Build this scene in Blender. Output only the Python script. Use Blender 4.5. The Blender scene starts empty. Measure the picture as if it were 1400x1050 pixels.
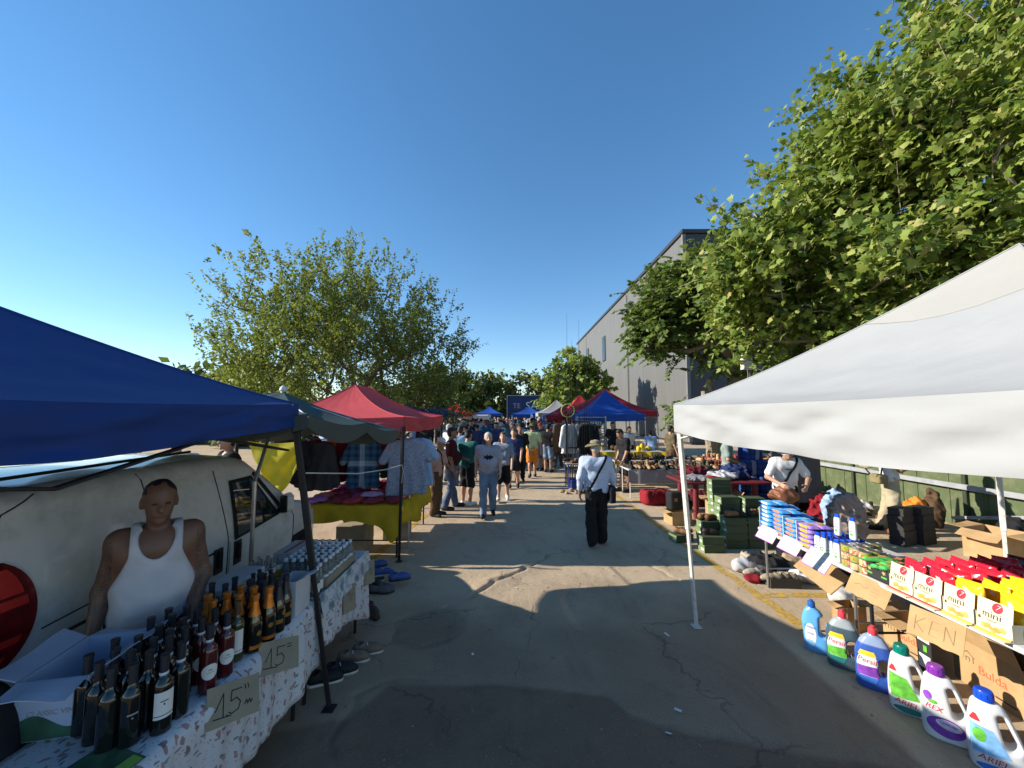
import bpy, bmesh, math, random
import numpy as np
from mathutils import Vector, Matrix
R = math.radians
SC = bpy.context.scene
COL = SC.collection
rng = np.random.default_rng(7)
random.seed(7)

# ------------------------------------------------------------ camera, sky, sun, exposure
CAM_H = 2.15
cam_d = bpy.data.cameras.new('camera')
cam_d.sensor_width = 36.0
cam_d.lens = 526 / 1400 * 36
cam_d.clip_start = 0.05
cam_d.clip_end = 3000
cam = bpy.data.objects.new('camera', cam_d)
COL.objects.link(cam)
cam.location = (0, 0, CAM_H)
cam.rotation_euler = (R(94.3), 0, 0)
SC.camera = cam

SUN_EL = R(24.8)
SUN_AZ_Y = R(2.0)          # sun stands to the left (-X), a hair towards +Y
world = bpy.data.worlds.new('World')
SC.world = world
world.use_nodes = True
wn = world.node_tree.nodes
wl = world.node_tree.links
wn.clear()
w_out = wn.new('ShaderNodeOutputWorld')
w_bg = wn.new('ShaderNodeBackground')
w_sky = wn.new('ShaderNodeTexSky')
w_sky.sky_type = 'NISHITA'
w_sky.sun_disc = False
w_sky.sun_elevation = SUN_EL
w_sky.sun_rotation = R(-90) + SUN_AZ_Y
w_sky.altitude = 1200
w_sky.air_density = 1.0
w_sky.dust_density = 0.0
w_sky.ozone_density = 1.6
w_bg.inputs['Strength'].default_value = 0.15
w_hs = wn.new('ShaderNodeHueSaturation')
w_hs.inputs['Saturation'].default_value = 1.36
w_hs.inputs['Value'].default_value = 1.05
w_gm = wn.new('ShaderNodeGamma')
w_gm.inputs['Gamma'].default_value = 0.82
wl.new(w_sky.outputs[0], w_gm.inputs['Color'])
wl.new(w_gm.outputs[0], w_hs.inputs['Color'])
wl.new(w_hs.outputs[0], w_bg.inputs['Color'])
wl.new(w_bg.outputs[0], w_out.inputs['Surface'])

sun_d = bpy.data.lights.new('sun', 'SUN')
sun_d.energy = 5.0
sun_d.angle = R(0.5)
sun_d.color = (1.0, 0.925, 0.80)
sun = bpy.data.objects.new('sun', sun_d)
COL.objects.link(sun)
_d = Vector((math.cos(SUN_EL) * math.cos(SUN_AZ_Y), -math.cos(SUN_EL) * math.sin(SUN_AZ_Y), -math.sin(SUN_EL)))
sun.rotation_euler = _d.to_track_quat('-Z', 'Y').to_euler()
sun.location = (-30, 5, 20)

SC.view_settings.view_transform = 'Standard'
SC.view_settings.look = 'None'
SC.view_settings.gamma = 1
SC.view_settings.exposure = 0.78
SC.view_settings.use_curve_mapping = False

# ------------------------------------------------------------ materials
MATS = {}
ORD = ['first', 'second', 'third', 'fourth', 'fifth', 'sixth', 'seventh', 'eighth', 'ninth', 'tenth']
def new_mat(name):
    m = bpy.data.materials.new(name)
    m.use_nodes = True
    nt = m.node_tree
    b = nt.nodes['Principled BSDF']
    return m, nt, b

def c4(c):
    return (c[0], c[1], c[2], 1.0)

def coords(nt, kind='Object', scale=(1, 1, 1)):
    tc = nt.nodes.new('ShaderNodeTexCoord')
    mp = nt.nodes.new('ShaderNodeMapping')
    mp.inputs['Scale'].default_value = scale
    nt.links.new(tc.outputs[kind], mp.inputs['Vector'])
    return mp.outputs['Vector']

def noise(nt, vec, scale, detail=4, rough=0.55):
    n = nt.nodes.new('ShaderNodeTexNoise')
    n.inputs['Scale'].default_value = scale
    n.inputs['Detail'].default_value = detail
    n.inputs['Roughness'].default_value = rough
    nt.links.new(vec, n.inputs['Vector'])
    return n.outputs['Fac']

def ramp(nt, fac, stops, interp='LINEAR'):
    r = nt.nodes.new('ShaderNodeValToRGB')
    r.color_ramp.interpolation = interp
    el = r.color_ramp.elements
    while len(el) < len(stops):
        el.new(0.5)
    for e, (p, c) in zip(el, stops):
        e.position = p
        e.color = c4(c) if len(c) == 3 else c
    nt.links.new(fac, r.inputs['Fac'])
    return r.outputs['Color']

def mixc(nt, fac, a, b, mode='MIX'):
    m = nt.nodes.new('ShaderNodeMix')
    m.data_type = 'RGBA'
    m.blend_type = mode
    for s, v in ((m.inputs[0], fac), (m.inputs[6], a), (m.inputs[7], b)):
        if isinstance(v, (int, float)):
            s.default_value = v
        elif isinstance(v, tuple):
            s.default_value = c4(v)
        else:
            nt.links.new(v, s)
    return m.outputs[2]

def mathn(nt, op, a, b=None):
    m = nt.nodes.new('ShaderNodeMath')
    m.operation = op
    for s, v in ((m.inputs[0], a), (m.inputs[1], b)):
        if v is None:
            continue
        if isinstance(v, (int, float)):
            s.default_value = v
        else:
            nt.links.new(v, s)
    return m.outputs[0]

def bump(nt, b, h, strength=0.3, dist=0.01):
    bm_ = nt.nodes.new('ShaderNodeBump')
    bm_.inputs['Strength'].default_value = strength
    bm_.inputs['Distance'].default_value = dist
    nt.links.new(h, bm_.inputs['Height'])
    nt.links.new(bm_.outputs['Normal'], b.inputs['Normal'])

def M(name, col, rough=0.6, metal=0.0, var=0.14, scale=6.0, bmp=0.0, bscale=60.0, spec=0.4, transl=0.0,
      transm=0.0, coat=0.0, alpha=1.0, dirt=None, ior=1.45):
    if name in MATS:
        return MATS[name]
    m, nt, b = new_mat(name)
    v = coords(nt)
    f = noise(nt, v, scale)
    lo = tuple(max(0, x * (1 - var)) for x in col)
    hi = tuple(min(1, x * (1 + var)) for x in col)
    c = ramp(nt, f, [(0.3, lo), (0.7, hi)])
    if dirt:
        f2 = noise(nt, v, dirt[1], 6, 0.7)
        k = ramp(nt, f2, [(0.48, (0, 0, 0)), (0.66, (1, 1, 1))])
        c = mixc(nt, mathn(nt, 'MULTIPLY', k, dirt[2]), c, dirt[0])
    nt.links.new(c, b.inputs['Base Color'])
    b.inputs['Roughness'].default_value = rough
    b.inputs['Metallic'].default_value = metal
    b.inputs['Specular IOR Level'].default_value = spec
    b.inputs['Transmission Weight'].default_value = transm
    b.inputs['Coat Weight'].default_value = coat
    b.inputs['Alpha'].default_value = alpha
    b.inputs['IOR'].default_value = ior
    if bmp:
        bump(nt, b, noise(nt, v, bscale, 3), bmp)
    if transl:
        t = nt.nodes.new('ShaderNodeBsdfTranslucent')
        nt.links.new(c, t.inputs['Color'])
        mx = nt.nodes.new('ShaderNodeMixShader')
        mx.inputs[0].default_value = transl
        nt.links.new(b.outputs[0], mx.inputs[1])
        nt.links.new(t.outputs[0], mx.inputs[2])
        nt.links.new(mx.outputs[0], nt.nodes['Material Output'].inputs['Surface'])
    MATS[name] = m
    return m

def M_objcol(name, rough=0.8, source='Color', stops=None, var=0.2, bmp=0.15):
    """cloth whose colour is the object's own colour, or a pick from its random number"""
    if name in MATS:
        return MATS[name]
    m, nt, b = new_mat(name)
    oi = nt.nodes.new('ShaderNodeObjectInfo')
    v = coords(nt)
    if source == 'Color':
        c = oi.outputs['Color']
    else:
        c = ramp(nt, oi.outputs['Random'], stops, 'CONSTANT')
    f = noise(nt, v, 7)
    k = ramp(nt, f, [(0.3, (1 - var,) * 3), (0.7, (1, 1, 1))])
    c = mixc(nt, 1.0, c, k, 'MULTIPLY')
    nt.links.new(c, b.inputs['Base Color'])
    b.inputs['Roughness'].default_value = rough
    b.inputs['Specular IOR Level'].default_value = 0.25
    if bmp:
        bump(nt, b, noise(nt, v, 40, 3), bmp)
    MATS[name] = m
    return m

# ------------------------------------------------------------ object helpers
def link(o, parent=None):
    COL.objects.link(o)
    if parent is not None:
        o.parent = parent
    return o

def tag(o, label=None, cat=None, group=None, kind=None):
    if label: o['label'] = label
    if cat: o['category'] = cat
    if group: o['group'] = group
    if kind: o['kind'] = kind
    return o

def thing(name, label, cat, loc=(0, 0, 0), rz=0.0, group=None):
    o = bpy.data.objects.new(name, None)
    o.empty_display_size = 0.1
    link(o)
    o.location = loc
    o.rotation_euler = (0, 0, rz)
    return tag(o, label, cat, group)

def copy_tree(o, parent=None):
    c = o.copy()
    COL.objects.link(c)
    c.parent = parent
    for ch in list(KIDS.get(o.name, [])):
        copy_tree(ch, c)
    return c
KIDS = {}

def mesh_obj(name, me, mats=None, parent=None, loc=None, rot=None):
    o = bpy.data.objects.new(name, me)
    link(o, parent)
    if parent is not None:
        KIDS.setdefault(parent.name, []).append(o)
    if mats is not None and len(me.materials) == 0:
        for m in (mats if isinstance(mats, (list, tuple)) else [mats]):
            me.materials.append(m)
    if loc is not None: o.location = loc
    if rot is not None: o.rotation_euler = rot
    return o

def np_mesh(name, verts, quads=None, tris=None, smooth=True, matidx=None, sharp=None):
    """fast mesh from numpy arrays"""
    me = bpy.data.meshes.new(name)
    verts = np.asarray(verts, dtype=np.float32)
    nq = 0 if quads is None else len(quads)
    ntr = 0 if tris is None else len(tris)
    loops = []
    if nq: loops.append(np.asarray(quads, dtype=np.int32).ravel())
    if ntr: loops.append(np.asarray(tris, dtype=np.int32).ravel())
    li = np.concatenate(loops) if loops else np.zeros(0, np.int32)
    starts = np.concatenate([np.arange(nq) * 4, nq * 4 + np.arange(ntr) * 3]).astype(np.int32)
    me.vertices.add(len(verts))
    me.vertices.foreach_set('co', verts.ravel())
    me.loops.add(len(li))
    me.loops.foreach_set('vertex_index', li)
    me.polygons.add(nq + ntr)
    me.polygons.foreach_set('loop_start', starts)
    if matidx is not None:
        me.polygons.foreach_set('material_index', np.asarray(matidx, dtype=np.int32))
    me.polygons.foreach_set('use_smooth', np.full(nq + ntr, smooth, dtype=bool))
    me.update(calc_edges=True)
    me.validate()
    if sharp and smooth:
        me.set_sharp_from_angle(angle=R(sharp))
    return me

class MB:
    """collects shapes into one mesh"""
    def __init__(s):
        s.v = []; s.f = []; s.mi = []; s.mats = []
    def _m(s, mat):
        if mat is None: return 0
        if mat not in s.mats: s.mats.append(mat)
        return s.mats.index(mat)
    def add(s, verts, faces, mat=None):
        n = len(s.v); k = s._m(mat)
        s.v.extend([tuple(p) for p in verts])
        for f in faces:
            s.f.append(tuple(i + n for i in f)); s.mi.append(k)
        return s
    def box(s, c, size, mat=None, rz=0.0, bev=0.0, mtx=None):
        hx, hy, hz = size[0] / 2, size[1] / 2, size[2] / 2
        vs = []; fs = []
        b = min(bev, hx * 0.9, hy * 0.9, hz * 0.9)
        if b <= 0:
            vs = [(x, y, z) for x in (-hx, hx) for y in (-hy, hy) for z in (-hz, hz)]
            fs = [(0, 1, 3, 2), (4, 6, 7, 5), (0, 4, 5, 1), (2, 3, 7, 6), (0, 2, 6, 4), (1, 5, 7, 3)]
        else:
            idx = {}
            for sx in (-1, 1):
                for sy in (-1, 1):
                    for sz in (-1, 1):
                        for a in range(3):
                            d = [b, b, b]; d[a] = 0
                            idx[(sx, sy, sz, a)] = len(vs)
                            vs.append((sx * (hx - d[0]), sy * (hy - d[1]), sz * (hz - d[2])))
            S = (-1, 1)
            for sg in S:
                fs.append(tuple(idx[(sg, p, q, 0)] for p, q in ((-1, -1), (1, -1), (1, 1), (-1, 1))))
                fs.append(tuple(idx[(p, sg, q, 1)] for p, q in ((-1, -1), (1, -1), (1, 1), (-1, 1))))
                fs.append(tuple(idx[(p, q, sg, 2)] for p, q in ((-1, -1), (1, -1), (1, 1), (-1, 1))))
            for p in S:
                for q in S:
                    fs.append((idx[(p, q, -1, 0)], idx[(p, q, 1, 0)], idx[(p, q, 1, 1)], idx[(p, q, -1, 1)]))
                    fs.append((idx[(p, -1, q, 0)], idx[(p, 1, q, 0)], idx[(p, 1, q, 2)], idx[(p, -1, q, 2)]))
                    fs.append((idx[(-1, p, q, 1)], idx[(1, p, q, 1)], idx[(1, p, q, 2)], idx[(-1, p, q, 2)]))
                    for r_ in S:
                        fs.append((idx[(p, q, r_, 0)], idx[(p, q, r_, 1)], idx[(p, q, r_, 2)]))
        if mtx is None:
            mtx = Matrix.Rotation(rz, 3, 'Z')
        c = Vector(c)
        s.add([tuple(c + mtx @ Vector(v)) for v in vs], fs, mat)
        return s
    def tube(s, pts, r, n=8, mat=None, cap=True):
        pts = [Vector(p) for p in pts]
        rs = r if isinstance(r, (list, tuple)) else [r] * len(pts)
        vs = []; fs = []
        t0 = (pts[1] - pts[0]).normalized()
        up = Vector((0, 0, 1)) if abs(t0.z) < 0.9 else Vector((1, 0, 0))
        a = t0.cross(up).normalized()
        for i, p in enumerate(pts):
            t = (pts[min(i + 1, len(pts) - 1)] - pts[max(i - 1, 0)])
            t = t.normalized() if t.length > 1e-9 else t0
            a = (a - t * a.dot(t))
            a = a.normalized() if a.length > 1e-6 else t.orthogonal().normalized()
            b = t.cross(a)
            for k in range(n):
                an = 2 * math.pi * k / n
                vs.append(p + (a * math.cos(an) + b * math.sin(an)) * rs[i])
        for i in range(len(pts) - 1):
            for k in range(n):
                k2 = (k + 1) % n
                fs.append((i * n + k, i * n + k2, (i + 1) * n + k2, (i + 1) * n + k))
        if cap:
            fs.append(tuple(range(n - 1, -1, -1)))
            fs.append(tuple((len(pts) - 1) * n + k for k in range(n)))
        s.add(vs, fs, mat)
        return s
    def lathe(s, prof, n=14, c=(0, 0, 0), mat=None, mats=None):
        vs = []; 
        for r_, z in prof:
            for k in range(n):
                a = 2 * math.pi * k / n
                vs.append((c[0] + r_ * math.cos(a), c[1] + r_ * math.sin(a), c[2] + z))
        for i in range(len(prof) - 1):
            fs = [(i * n + k, i * n + (k + 1) % n, (i + 1) * n + (k + 1) % n, (i + 1) * n + k) for k in range(n)]
            if i == 0:
                s_n = len(s.v); s.v.extend(vs)
            mm = s._m(mats[i] if mats else mat)
            for f in fs:
                s.f.append(tuple(j + s_n for j in f)); s.mi.append(mm)
        mm = s._m(mats[0] if mats else mat)
        s.f.append(tuple(s_n + k for k in range(n - 1, -1, -1))); s.mi.append(mm)
        mm = s._m(mats[-1] if mats else mat)
        s.f.append(tuple(s_n + (len(prof) - 1) * n + k for k in range(n))); s.mi.append(mm)
        return s
    def grid(s, fn, nu, nv, mat=None, wrap=False):
        vs = [fn(i / nu, j / nv) for j in range(nv + 1) for i in range(nu + 1)]
        w = nu + 1
        fs = [(j * w + i, j * w + i + 1, (j + 1) * w + i + 1, (j + 1) * w + i) for j in range(nv) for i in range(nu)]
        s.add(vs, fs, mat)
        return s
    def sheet(s, fn, nu, nv, th, mat=None):
        """a grid with thickness th along its normals (closed)"""
        P = [[Vector(fn(i / nu, j / nv)) for i in range(nu + 1)] for j in range(nv + 1)]
        w = nu + 1
        N = []
        for j in range(nv + 1):
            for i in range(nu + 1):
                du = P[j][min(i + 1, nu)] - P[j][max(i - 1, 0)]
                dv = P[min(j + 1, nv)][i] - P[max(j - 1, 0)][i]
                nn = du.cross(dv)
                N.append(nn.normalized() if nn.length > 1e-9 else Vector((0, 0, 1)))
        fl = [P[j][i] for j in range(nv + 1) for i in range(nu + 1)]
        vs = [p + n_ * th / 2 for p, n_ in zip(fl, N)] + [p - n_ * th / 2 for p, n_ in zip(fl, N)]
        o = w * (nv + 1)
        fs = []
        for j in range(nv):
            for i in range(nu):
                a, b, c, d = j * w + i, j * w + i + 1, (j + 1) * w + i + 1, (j + 1) * w + i
                fs.append((a, b, c, d)); fs.append((o + d, o + c, o + b, o + a))
        for i in range(nu):
            fs.append((i + 1, i, o + i, o + i + 1))
            t = nv * w
            fs.append((t + i, t + i + 1, o + t + i + 1, o + t + i))
        for j in range(nv):
            fs.append((j * w, (j + 1) * w, o + (j + 1) * w, o + j * w))
            e = j * w + nu
            fs.append((e + w, e, o + e, o + e + w))
        s.add(vs, fs, mat)
        return s
    def prism(s, poly, z0, z1, mat=None):
        n = len(poly)
        vs = [(x, y, z0) for x, y in poly] + [(x, y, z1) for x, y in poly]
        fs = [tuple(range(n - 1, -1, -1)), tuple(range(n, 2 * n))] + [(i, (i + 1) % n, n + (i + 1) % n, n + i) for i in range(n)]
        s.add(vs, fs, mat)
        return s
    def mesh(s, name, smooth=True, sharp=35):
        me = bpy.data.meshes.new(name)
        me.from_pydata(s.v, [], s.f)
        for m in s.mats: me.materials.append(m)
        if s.mats: me.polygons.foreach_set('material_index', s.mi)
        if smooth:
            me.polygons.foreach_set('use_smooth', [True] * len(me.polygons))
            me.update()
            me.set_sharp_from_angle(angle=R(sharp))
        me.update()
        return me
    def build(s, name, mat=None, parent=None, loc=None, rot=None, smooth=True, sharp=35):
        return mesh_obj(name, s.mesh(name, smooth, sharp), mat, parent, loc, rot)

def fix_normals(me):
    bm = bmesh.new(); bm.from_mesh(me)
    bmesh.ops.recalc_face_normals(bm, faces=bm.faces)
    bm.to_mesh(me); bm.free()

# ------------------------------------------------------------ implicit surfaces -> mesh (surface nets)
def smin(a, b, k):
    h = np.clip(0.5 + 0.5 * (b - a) / k, 0, 1)
    return b * (1 - h) + a * h - k * h * (1 - h)
def smax(a, b, k):
    return -smin(-a, -b, k)
def s_cap(P, a, b, ra, rb=None):
    rb = ra if rb is None else rb
    a = np.asarray(a, np.float32); b = np.asarray(b, np.float32)
    ab = b - a
    L = float(ab @ ab) + 1e-9
    dx, dy, dz = P[0] - a[0], P[1] - a[1], P[2] - a[2]
    t = np.clip((dx * ab[0] + dy * ab[1] + dz * ab[2]) / L, 0, 1)
    return np.sqrt((dx - t * ab[0]) ** 2 + (dy - t * ab[1]) ** 2 + (dz - t * ab[2]) ** 2) - (ra + t * (rb - ra))
def s_ell(P, c, r):
    k = np.sqrt(((P[0] - c[0]) / r[0]) ** 2 + ((P[1] - c[1]) / r[1]) ** 2 + ((P[2] - c[2]) / r[2]) ** 2)
    return (k - 1) * min(r)
def s_box(P, c, h, r=0.0):
    qx, qy, qz = np.abs(P[0] - c[0]) - h[0] + r, np.abs(P[1] - c[1]) - h[1] + r, np.abs(P[2] - c[2]) - h[2] + r
    return np.sqrt(np.maximum(qx, 0) ** 2 + np.maximum(qy, 0) ** 2 + np.maximum(qz, 0) ** 2) + np.minimum(np.maximum(qx, np.maximum(qy, qz)), 0) - r
def wob(P, f, ph=0.0):
    return np.sin(P[0] * f + ph + 1.7 * np.sin(P[2] * f * 0.6 + ph)) * np.sin(P[1] * f * 1.1 + 2.1 * ph + 1.3) * np.sin(P[2] * f * 0.8 + 0.7 * ph + P[0] * f * 0.5)

def nets(fn, lo, hi, cell):
    lo = np.asarray(lo, float); hi = np.asarray(hi, float)
    n = np.maximum(np.ceil((hi - lo) / cell).astype(int) + 1, 4)
    ax = [(lo[i] + cell * np.arange(n[i])).astype(np.float32) for i in range(3)]
    P = np.meshgrid(*ax, indexing='ij')
    F = np.asarray(fn(P), np.float32)
    F[0] = F[-1] = np.maximum(1e-3, F[0]); F[:, 0] = np.maximum(F[:, 0], 1e-3); F[:, -1] = np.maximum(F[:, -1], 1e-3)
    F[-1] = np.maximum(F[-1], 1e-3)
    F[:, :, 0] = np.maximum(F[:, :, 0], 1e-3); F[:, :, -1] = np.maximum(F[:, :, -1], 1e-3)
    S = F < 0
    nx, ny, nz = F.shape
    cs = (nx - 1, ny - 1, nz - 1)
    cnt = np.zeros(cs, np.int8)
    for dx in (0, 1):
        for dy in (0, 1):
            for dz in (0, 1):
                cnt += S[dx:nx - 1 + dx, dy:ny - 1 + dy, dz:nz - 1 + dz]
    act = (cnt > 0) & (cnt < 8)
    ci = np.argwhere(act)
    idx = np.full(cs, -1, np.int64)
    idx[act] = np.arange(len(ci))
    acc = np.zeros((len(ci), 3)); num = np.zeros(len(ci))
    corners = [(0, 0, 0), (1, 0, 0), (0, 1, 0), (1, 1, 0), (0, 0, 1), (1, 0, 1), (0, 1, 1), (1, 1, 1)]
    edges = [(a, b) for a in range(8) for b in range(a + 1, 8) if sum(abs(corners[a][i] - corners[b][i]) for i in range(3)) == 1]
    for a, b in edges:
        ca, cb = np.array(corners[a]), np.array(corners[b])
        fa = F[tuple((ci + ca).T)]; fb = F[tuple((ci + cb).T)]
        m = (fa < 0) != (fb < 0)
        t = np.where(m, fa / np.where(m, fa - fb, 1), 0)
        p = ca + t[:, None] * (cb - ca)
        acc += np.where(m[:, None], p, 0); num += m
    V = lo + (ci + acc / num[:, None]) * cell
    Q = []
    for axis in range(3):
        sl0 = [slice(None)] * 3; sl1 = [slice(None)] * 3
        sl0[axis] = slice(0, -1); sl1[axis] = slice(1, None)
        A, B = S[tuple(sl0)], S[tuple(sl1)]
        e = np.argwhere(A != B)
        u, v = [(1, 2), (2, 0), (0, 1)][axis]
        ok = (e[:, u] > 0) & (e[:, v] > 0) & (e[:, u] < n[u] - 1) & (e[:, v] < n[v] - 1)
        e = e[ok]
        def at(du, dv):
            q = e.copy(); q[:, u] -= du; q[:, v] -= dv
            return idx[tuple(q.T)]
        q = np.stack([at(1, 1), at(0, 1), at(0, 0), at(1, 0)], 1)
        flip = ~A[tuple(e.T)]
        q[flip] = q[flip][:, ::-1]
        Q.append(q)
    return V, np.concatenate(Q)

def sdf_obj(name, fn, lo, hi, cell, mat, parent=None, loc=None, rot=None):
    V, Q = nets(fn, lo, hi, cell)
    return mesh_obj(name, np_mesh(name, V, Q), mat, parent, loc, rot)

def surf_y(fn, x, z, y0, y1, it=22):
    """first y from y0 towards y1 where fn turns negative, for arrays x, z"""
    ys = np.linspace(y0, y1, 60)
    best = np.full(x.shape, np.nan)
    prev = fn([x, np.full_like(x, ys[0]), z])
    for k in range(1, len(ys)):
        cur = fn([x, np.full_like(x, ys[k]), z])
        hit = np.isnan(best) & (cur < 0)
        best[hit] = ys[k - 1] + (ys[k] - ys[k - 1]) * (prev[hit] / (prev[hit] - cur[hit]))
        prev = cur
    return best

# ------------------------------------------------------------ lettering
def text_mesh(body, size, spacing=1.0, depth=0.0004, shear=0.0):
    cu = bpy.data.curves.new('lettering', 'FONT')
    cu.body = body; cu.size = size; cu.space_character = spacing; cu.extrude = depth; cu.shear = shear
    cu.align_x = 'CENTER'; cu.align_y = 'CENTER'; cu.resolution_u = 3
    o = bpy.data.objects.new('lettering', cu)
    COL.objects.link(o)
    dg = bpy.context.evaluated_depsgraph_get()
    me = bpy.data.meshes.new_from_object(o.evaluated_get(dg))
    bpy.data.objects.remove(o); bpy.data.curves.remove(cu)
    return me
def lettering(body, size, mat, parent, loc, rot, **k):
    me = text_mesh(body, size, **k)
    me.materials.clear(); me.materials.append(mat)
    return mesh_obj('lettering', me, None, parent, loc, rot)
def strokes(lines, w, mat, parent, mtx, name='handwriting', lift=0.0012):
    """hand-drawn lines: polylines in card coordinates (x right, y up) as thin ribbons on the card's face"""
    mb = MB()
    for ln in lines:
        for (x0, y0), (x1, y1) in zip(ln[:-1], ln[1:]):
            dx, dy = x1 - x0, y1 - y0
            L = math.hypot(dx, dy) + 1e-9
            nx_, ny_ = -dy / L * w / 2, dx / L * w / 2
            ex, ey = dx / L * w / 3, dy / L * w / 3
            q = [(x0 - nx_ - ex, y0 - ny_ - ey), (x1 - nx_ + ex, y1 - ny_ + ey), (x1 + nx_ + ex, y1 + ny_ + ey), (x0 + nx_ - ex, y0 + ny_ - ey)]
            lift += 0.00002
            mb.add([tuple(mtx @ Vector((a, b, lift))) for a, b in q], [(0, 1, 2, 3)])
    return mb.build(name, mat, parent, smooth=False)
# ============================================================ GROUND
def _hash(ix, iy, s):
    h = (ix.astype(np.int64) * 374761393 + iy.astype(np.int64) * 668265263 + s * 2147483647) & 0x7fffffff
    h = ((h ^ (h >> 13)) * 1274126177) & 0x7fffffff
    return ((h ^ (h >> 16)) & 0xffff) / 65535.0
def vnoise(x, y, s=0):
    x = np.asarray(x, float); y = np.asarray(y, float)
    ix, iy = np.floor(x), np.floor(y)
    fx, fy = x - ix, y - iy
    fx = fx * fx * (3 - 2 * fx); fy = fy * fy * (3 - 2 * fy)
    a = _hash(ix, iy, s); b = _hash(ix + 1, iy, s); c = _hash(ix, iy + 1, s); d = _hash(ix + 1, iy + 1, s)
    return (a * (1 - fx) + b * fx) * (1 - fy) + (c * (1 - fx) + d * fx) * fy
def fbm(x, y, s=0, o=4):
    return sum(vnoise(x * 2 ** k, y * 2 ** k, s + k) / 2 ** k for k in range(o)) / 1.9

def seg_dist(x, y, pl):
    d = np.full(np.shape(x), 1e9)
    for (ax, ay), (bx, by) in zip(pl[:-1], pl[1:]):
        ux, uy = bx - ax, by - ay
        L = ux * ux + uy * uy + 1e-9
        t = np.clip(((x - ax) * ux + (y - ay) * uy) / L, 0, 1)
        d = np.minimum(d, np.hypot(x - ax - t * ux, y - ay - t * uy))
    return d
CRACK_BIG = [(-0.48, 4.62), (-0.3, 4.95), (-0.1, 5.21), (0.12, 5.42), (0.31, 5.64), (0.5, 5.9), (0.67, 6.07), (0.88, 6.12), (1.06, 6.07), (1.12, 5.88)]
CRACKS = [[(2.45, 4.4), (2.42, 3.9), (2.49, 3.62), (2.46, 3.3), (2.52, 2.94), (2.5, 2.7), (2.58, 2.5), (2.55, 2.0)],
          [(-1.15, 2.6), (-1.2, 3.1), (-0.96, 3.28), (-0.4, 3.22), (0, 3.24), (0.31, 3.2), (0.74, 3.13), (0.84, 2.95), (1.2, 2.76), (1.7, 2.66)],
          [(-1.15, 3.75), (-1.2, 4.1), (-1.1, 4.28), (-0.68, 4.43)], [(-1.13, 3.8), (-0.75, 3.75), (-0.6, 3.9)], [(0.1, 5.0), (0.6, 5.05), (0.9, 4.95)],
          [(1.9, 5.7), (2.1, 5.3), (2.15, 4.9)], [(2.3, 6.0), (2.2, 5.6)], [(-0.7, 6.7), (0.1, 6.8), (0.5, 6.5)], [(1.3, 4.0), (1.8, 3.5), (1.9, 3.0)]]
def gh(x, y):
    """height of the paving"""
    x = np.asarray(x, float); y = np.asarray(y, float)
    near = np.clip((14 - np.abs(y - 5)) / 6, 0, 1)
    h = (fbm(x * 0.9, y * 0.9, 3, 3) - 0.5) * 0.016 * near
    h = h + (fbm(x * 9, y * 9, 11, 3) - 0.5) * 0.005 * near
    wx = x + (vnoise(x * 7, y * 7, 5) - 0.5) * 0.10; wy = y + (vnoise(x * 7, y * 7, 6) - 0.5) * 0.10
    d = seg_dist(wx, wy, CRACK_BIG)
    h = h + 0.022 * np.exp(-(d / 0.16) ** 2) - 0.045 * np.exp(-(d / 0.030) ** 2)
    for c in CRACKS:
        d = seg_dist(wx, wy, c)
        h = h - 0.012 * np.exp(-(d / 0.022) ** 2)
    return h
def lines_of(segs):
    out = []
    for a, b, st in segs:
        n = max(1, int(round((b - a) / st)))
        out += list(a + (b - a) * np.arange(n) / n)
    out.append(segs[-1][1])
    return np.array(out)
gx = lines_of([(-900, -100, 160), (-100, -20, 10), (-20, -6, 1), (-6, -2.2, .1), (-2.2, 3.6, .024), (3.6, 6, .06), (6, 14, .4), (14, 100, 8), (100, 900, 160)])
gy = lines_of([(-60, -4, 8), (-4, 1.6, .3), (1.6, 7.2, .024), (7.2, 11, .08), (11, 20, .4), (20, 100, 5), (100, 1500, 140)])
GX, GY = np.meshgrid(gx, gy, indexing='ij')
GZ = gh(GX, GY)
nxg, nyg = GX.shape
ids = np.arange(nxg * nyg).reshape(nxg, nyg)
gq = np.stack([ids[:-1, :-1], ids[1:, :-1], ids[1:, 1:], ids[:-1, 1:]], -1).reshape(-1, 4)
gme = np_mesh('ground', np.stack([GX, GY, GZ], -1).reshape(-1, 3), gq)
# what the surface is made of: new dark asphalt, old worn asphalt, dusty concrete beside the street
wob_ = (fbm(GX * 1.6, GY * 1.6, 21, 4) - 0.5)
bx_ = np.interp(GX, [-3, -1.15, -0.96, 0, .74, .84, 1.2, 2.45, 3], [2.5, 2.9, 3.28, 3.24, 3.13, 2.95, 2.76, 2.5, 2.4])
newer = np.clip((bx_ - GY + wob_ * 0.10) / 0.05, 0, 1) * (GX < 2.5)
blob = np.clip((0.36 - np.hypot((GX + 0.82) / 1.0, (GY - 4.05) / 1.05) + wob_ * 0.16) / 0.04, 0, 1)
newer = np.maximum(newer, blob * 0.4)
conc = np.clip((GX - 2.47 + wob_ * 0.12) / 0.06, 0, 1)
lit_dust = np.clip((GY - 3.9) / 1.2 + wob_ * 1.2, 0, 1)  # dusty lane, coloured paler to brighten its sunlit band
a1 = gme.attributes.new('newer', 'FLOAT', 'POINT'); a1.data.foreach_set('value', newer.ravel().astype(np.float32))
a2 = gme.attributes.new('concrete', 'FLOAT', 'POINT'); a2.data.foreach_set('value', np.maximum(conc, lit_dust * 0.9).ravel().astype(np.float32))

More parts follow.
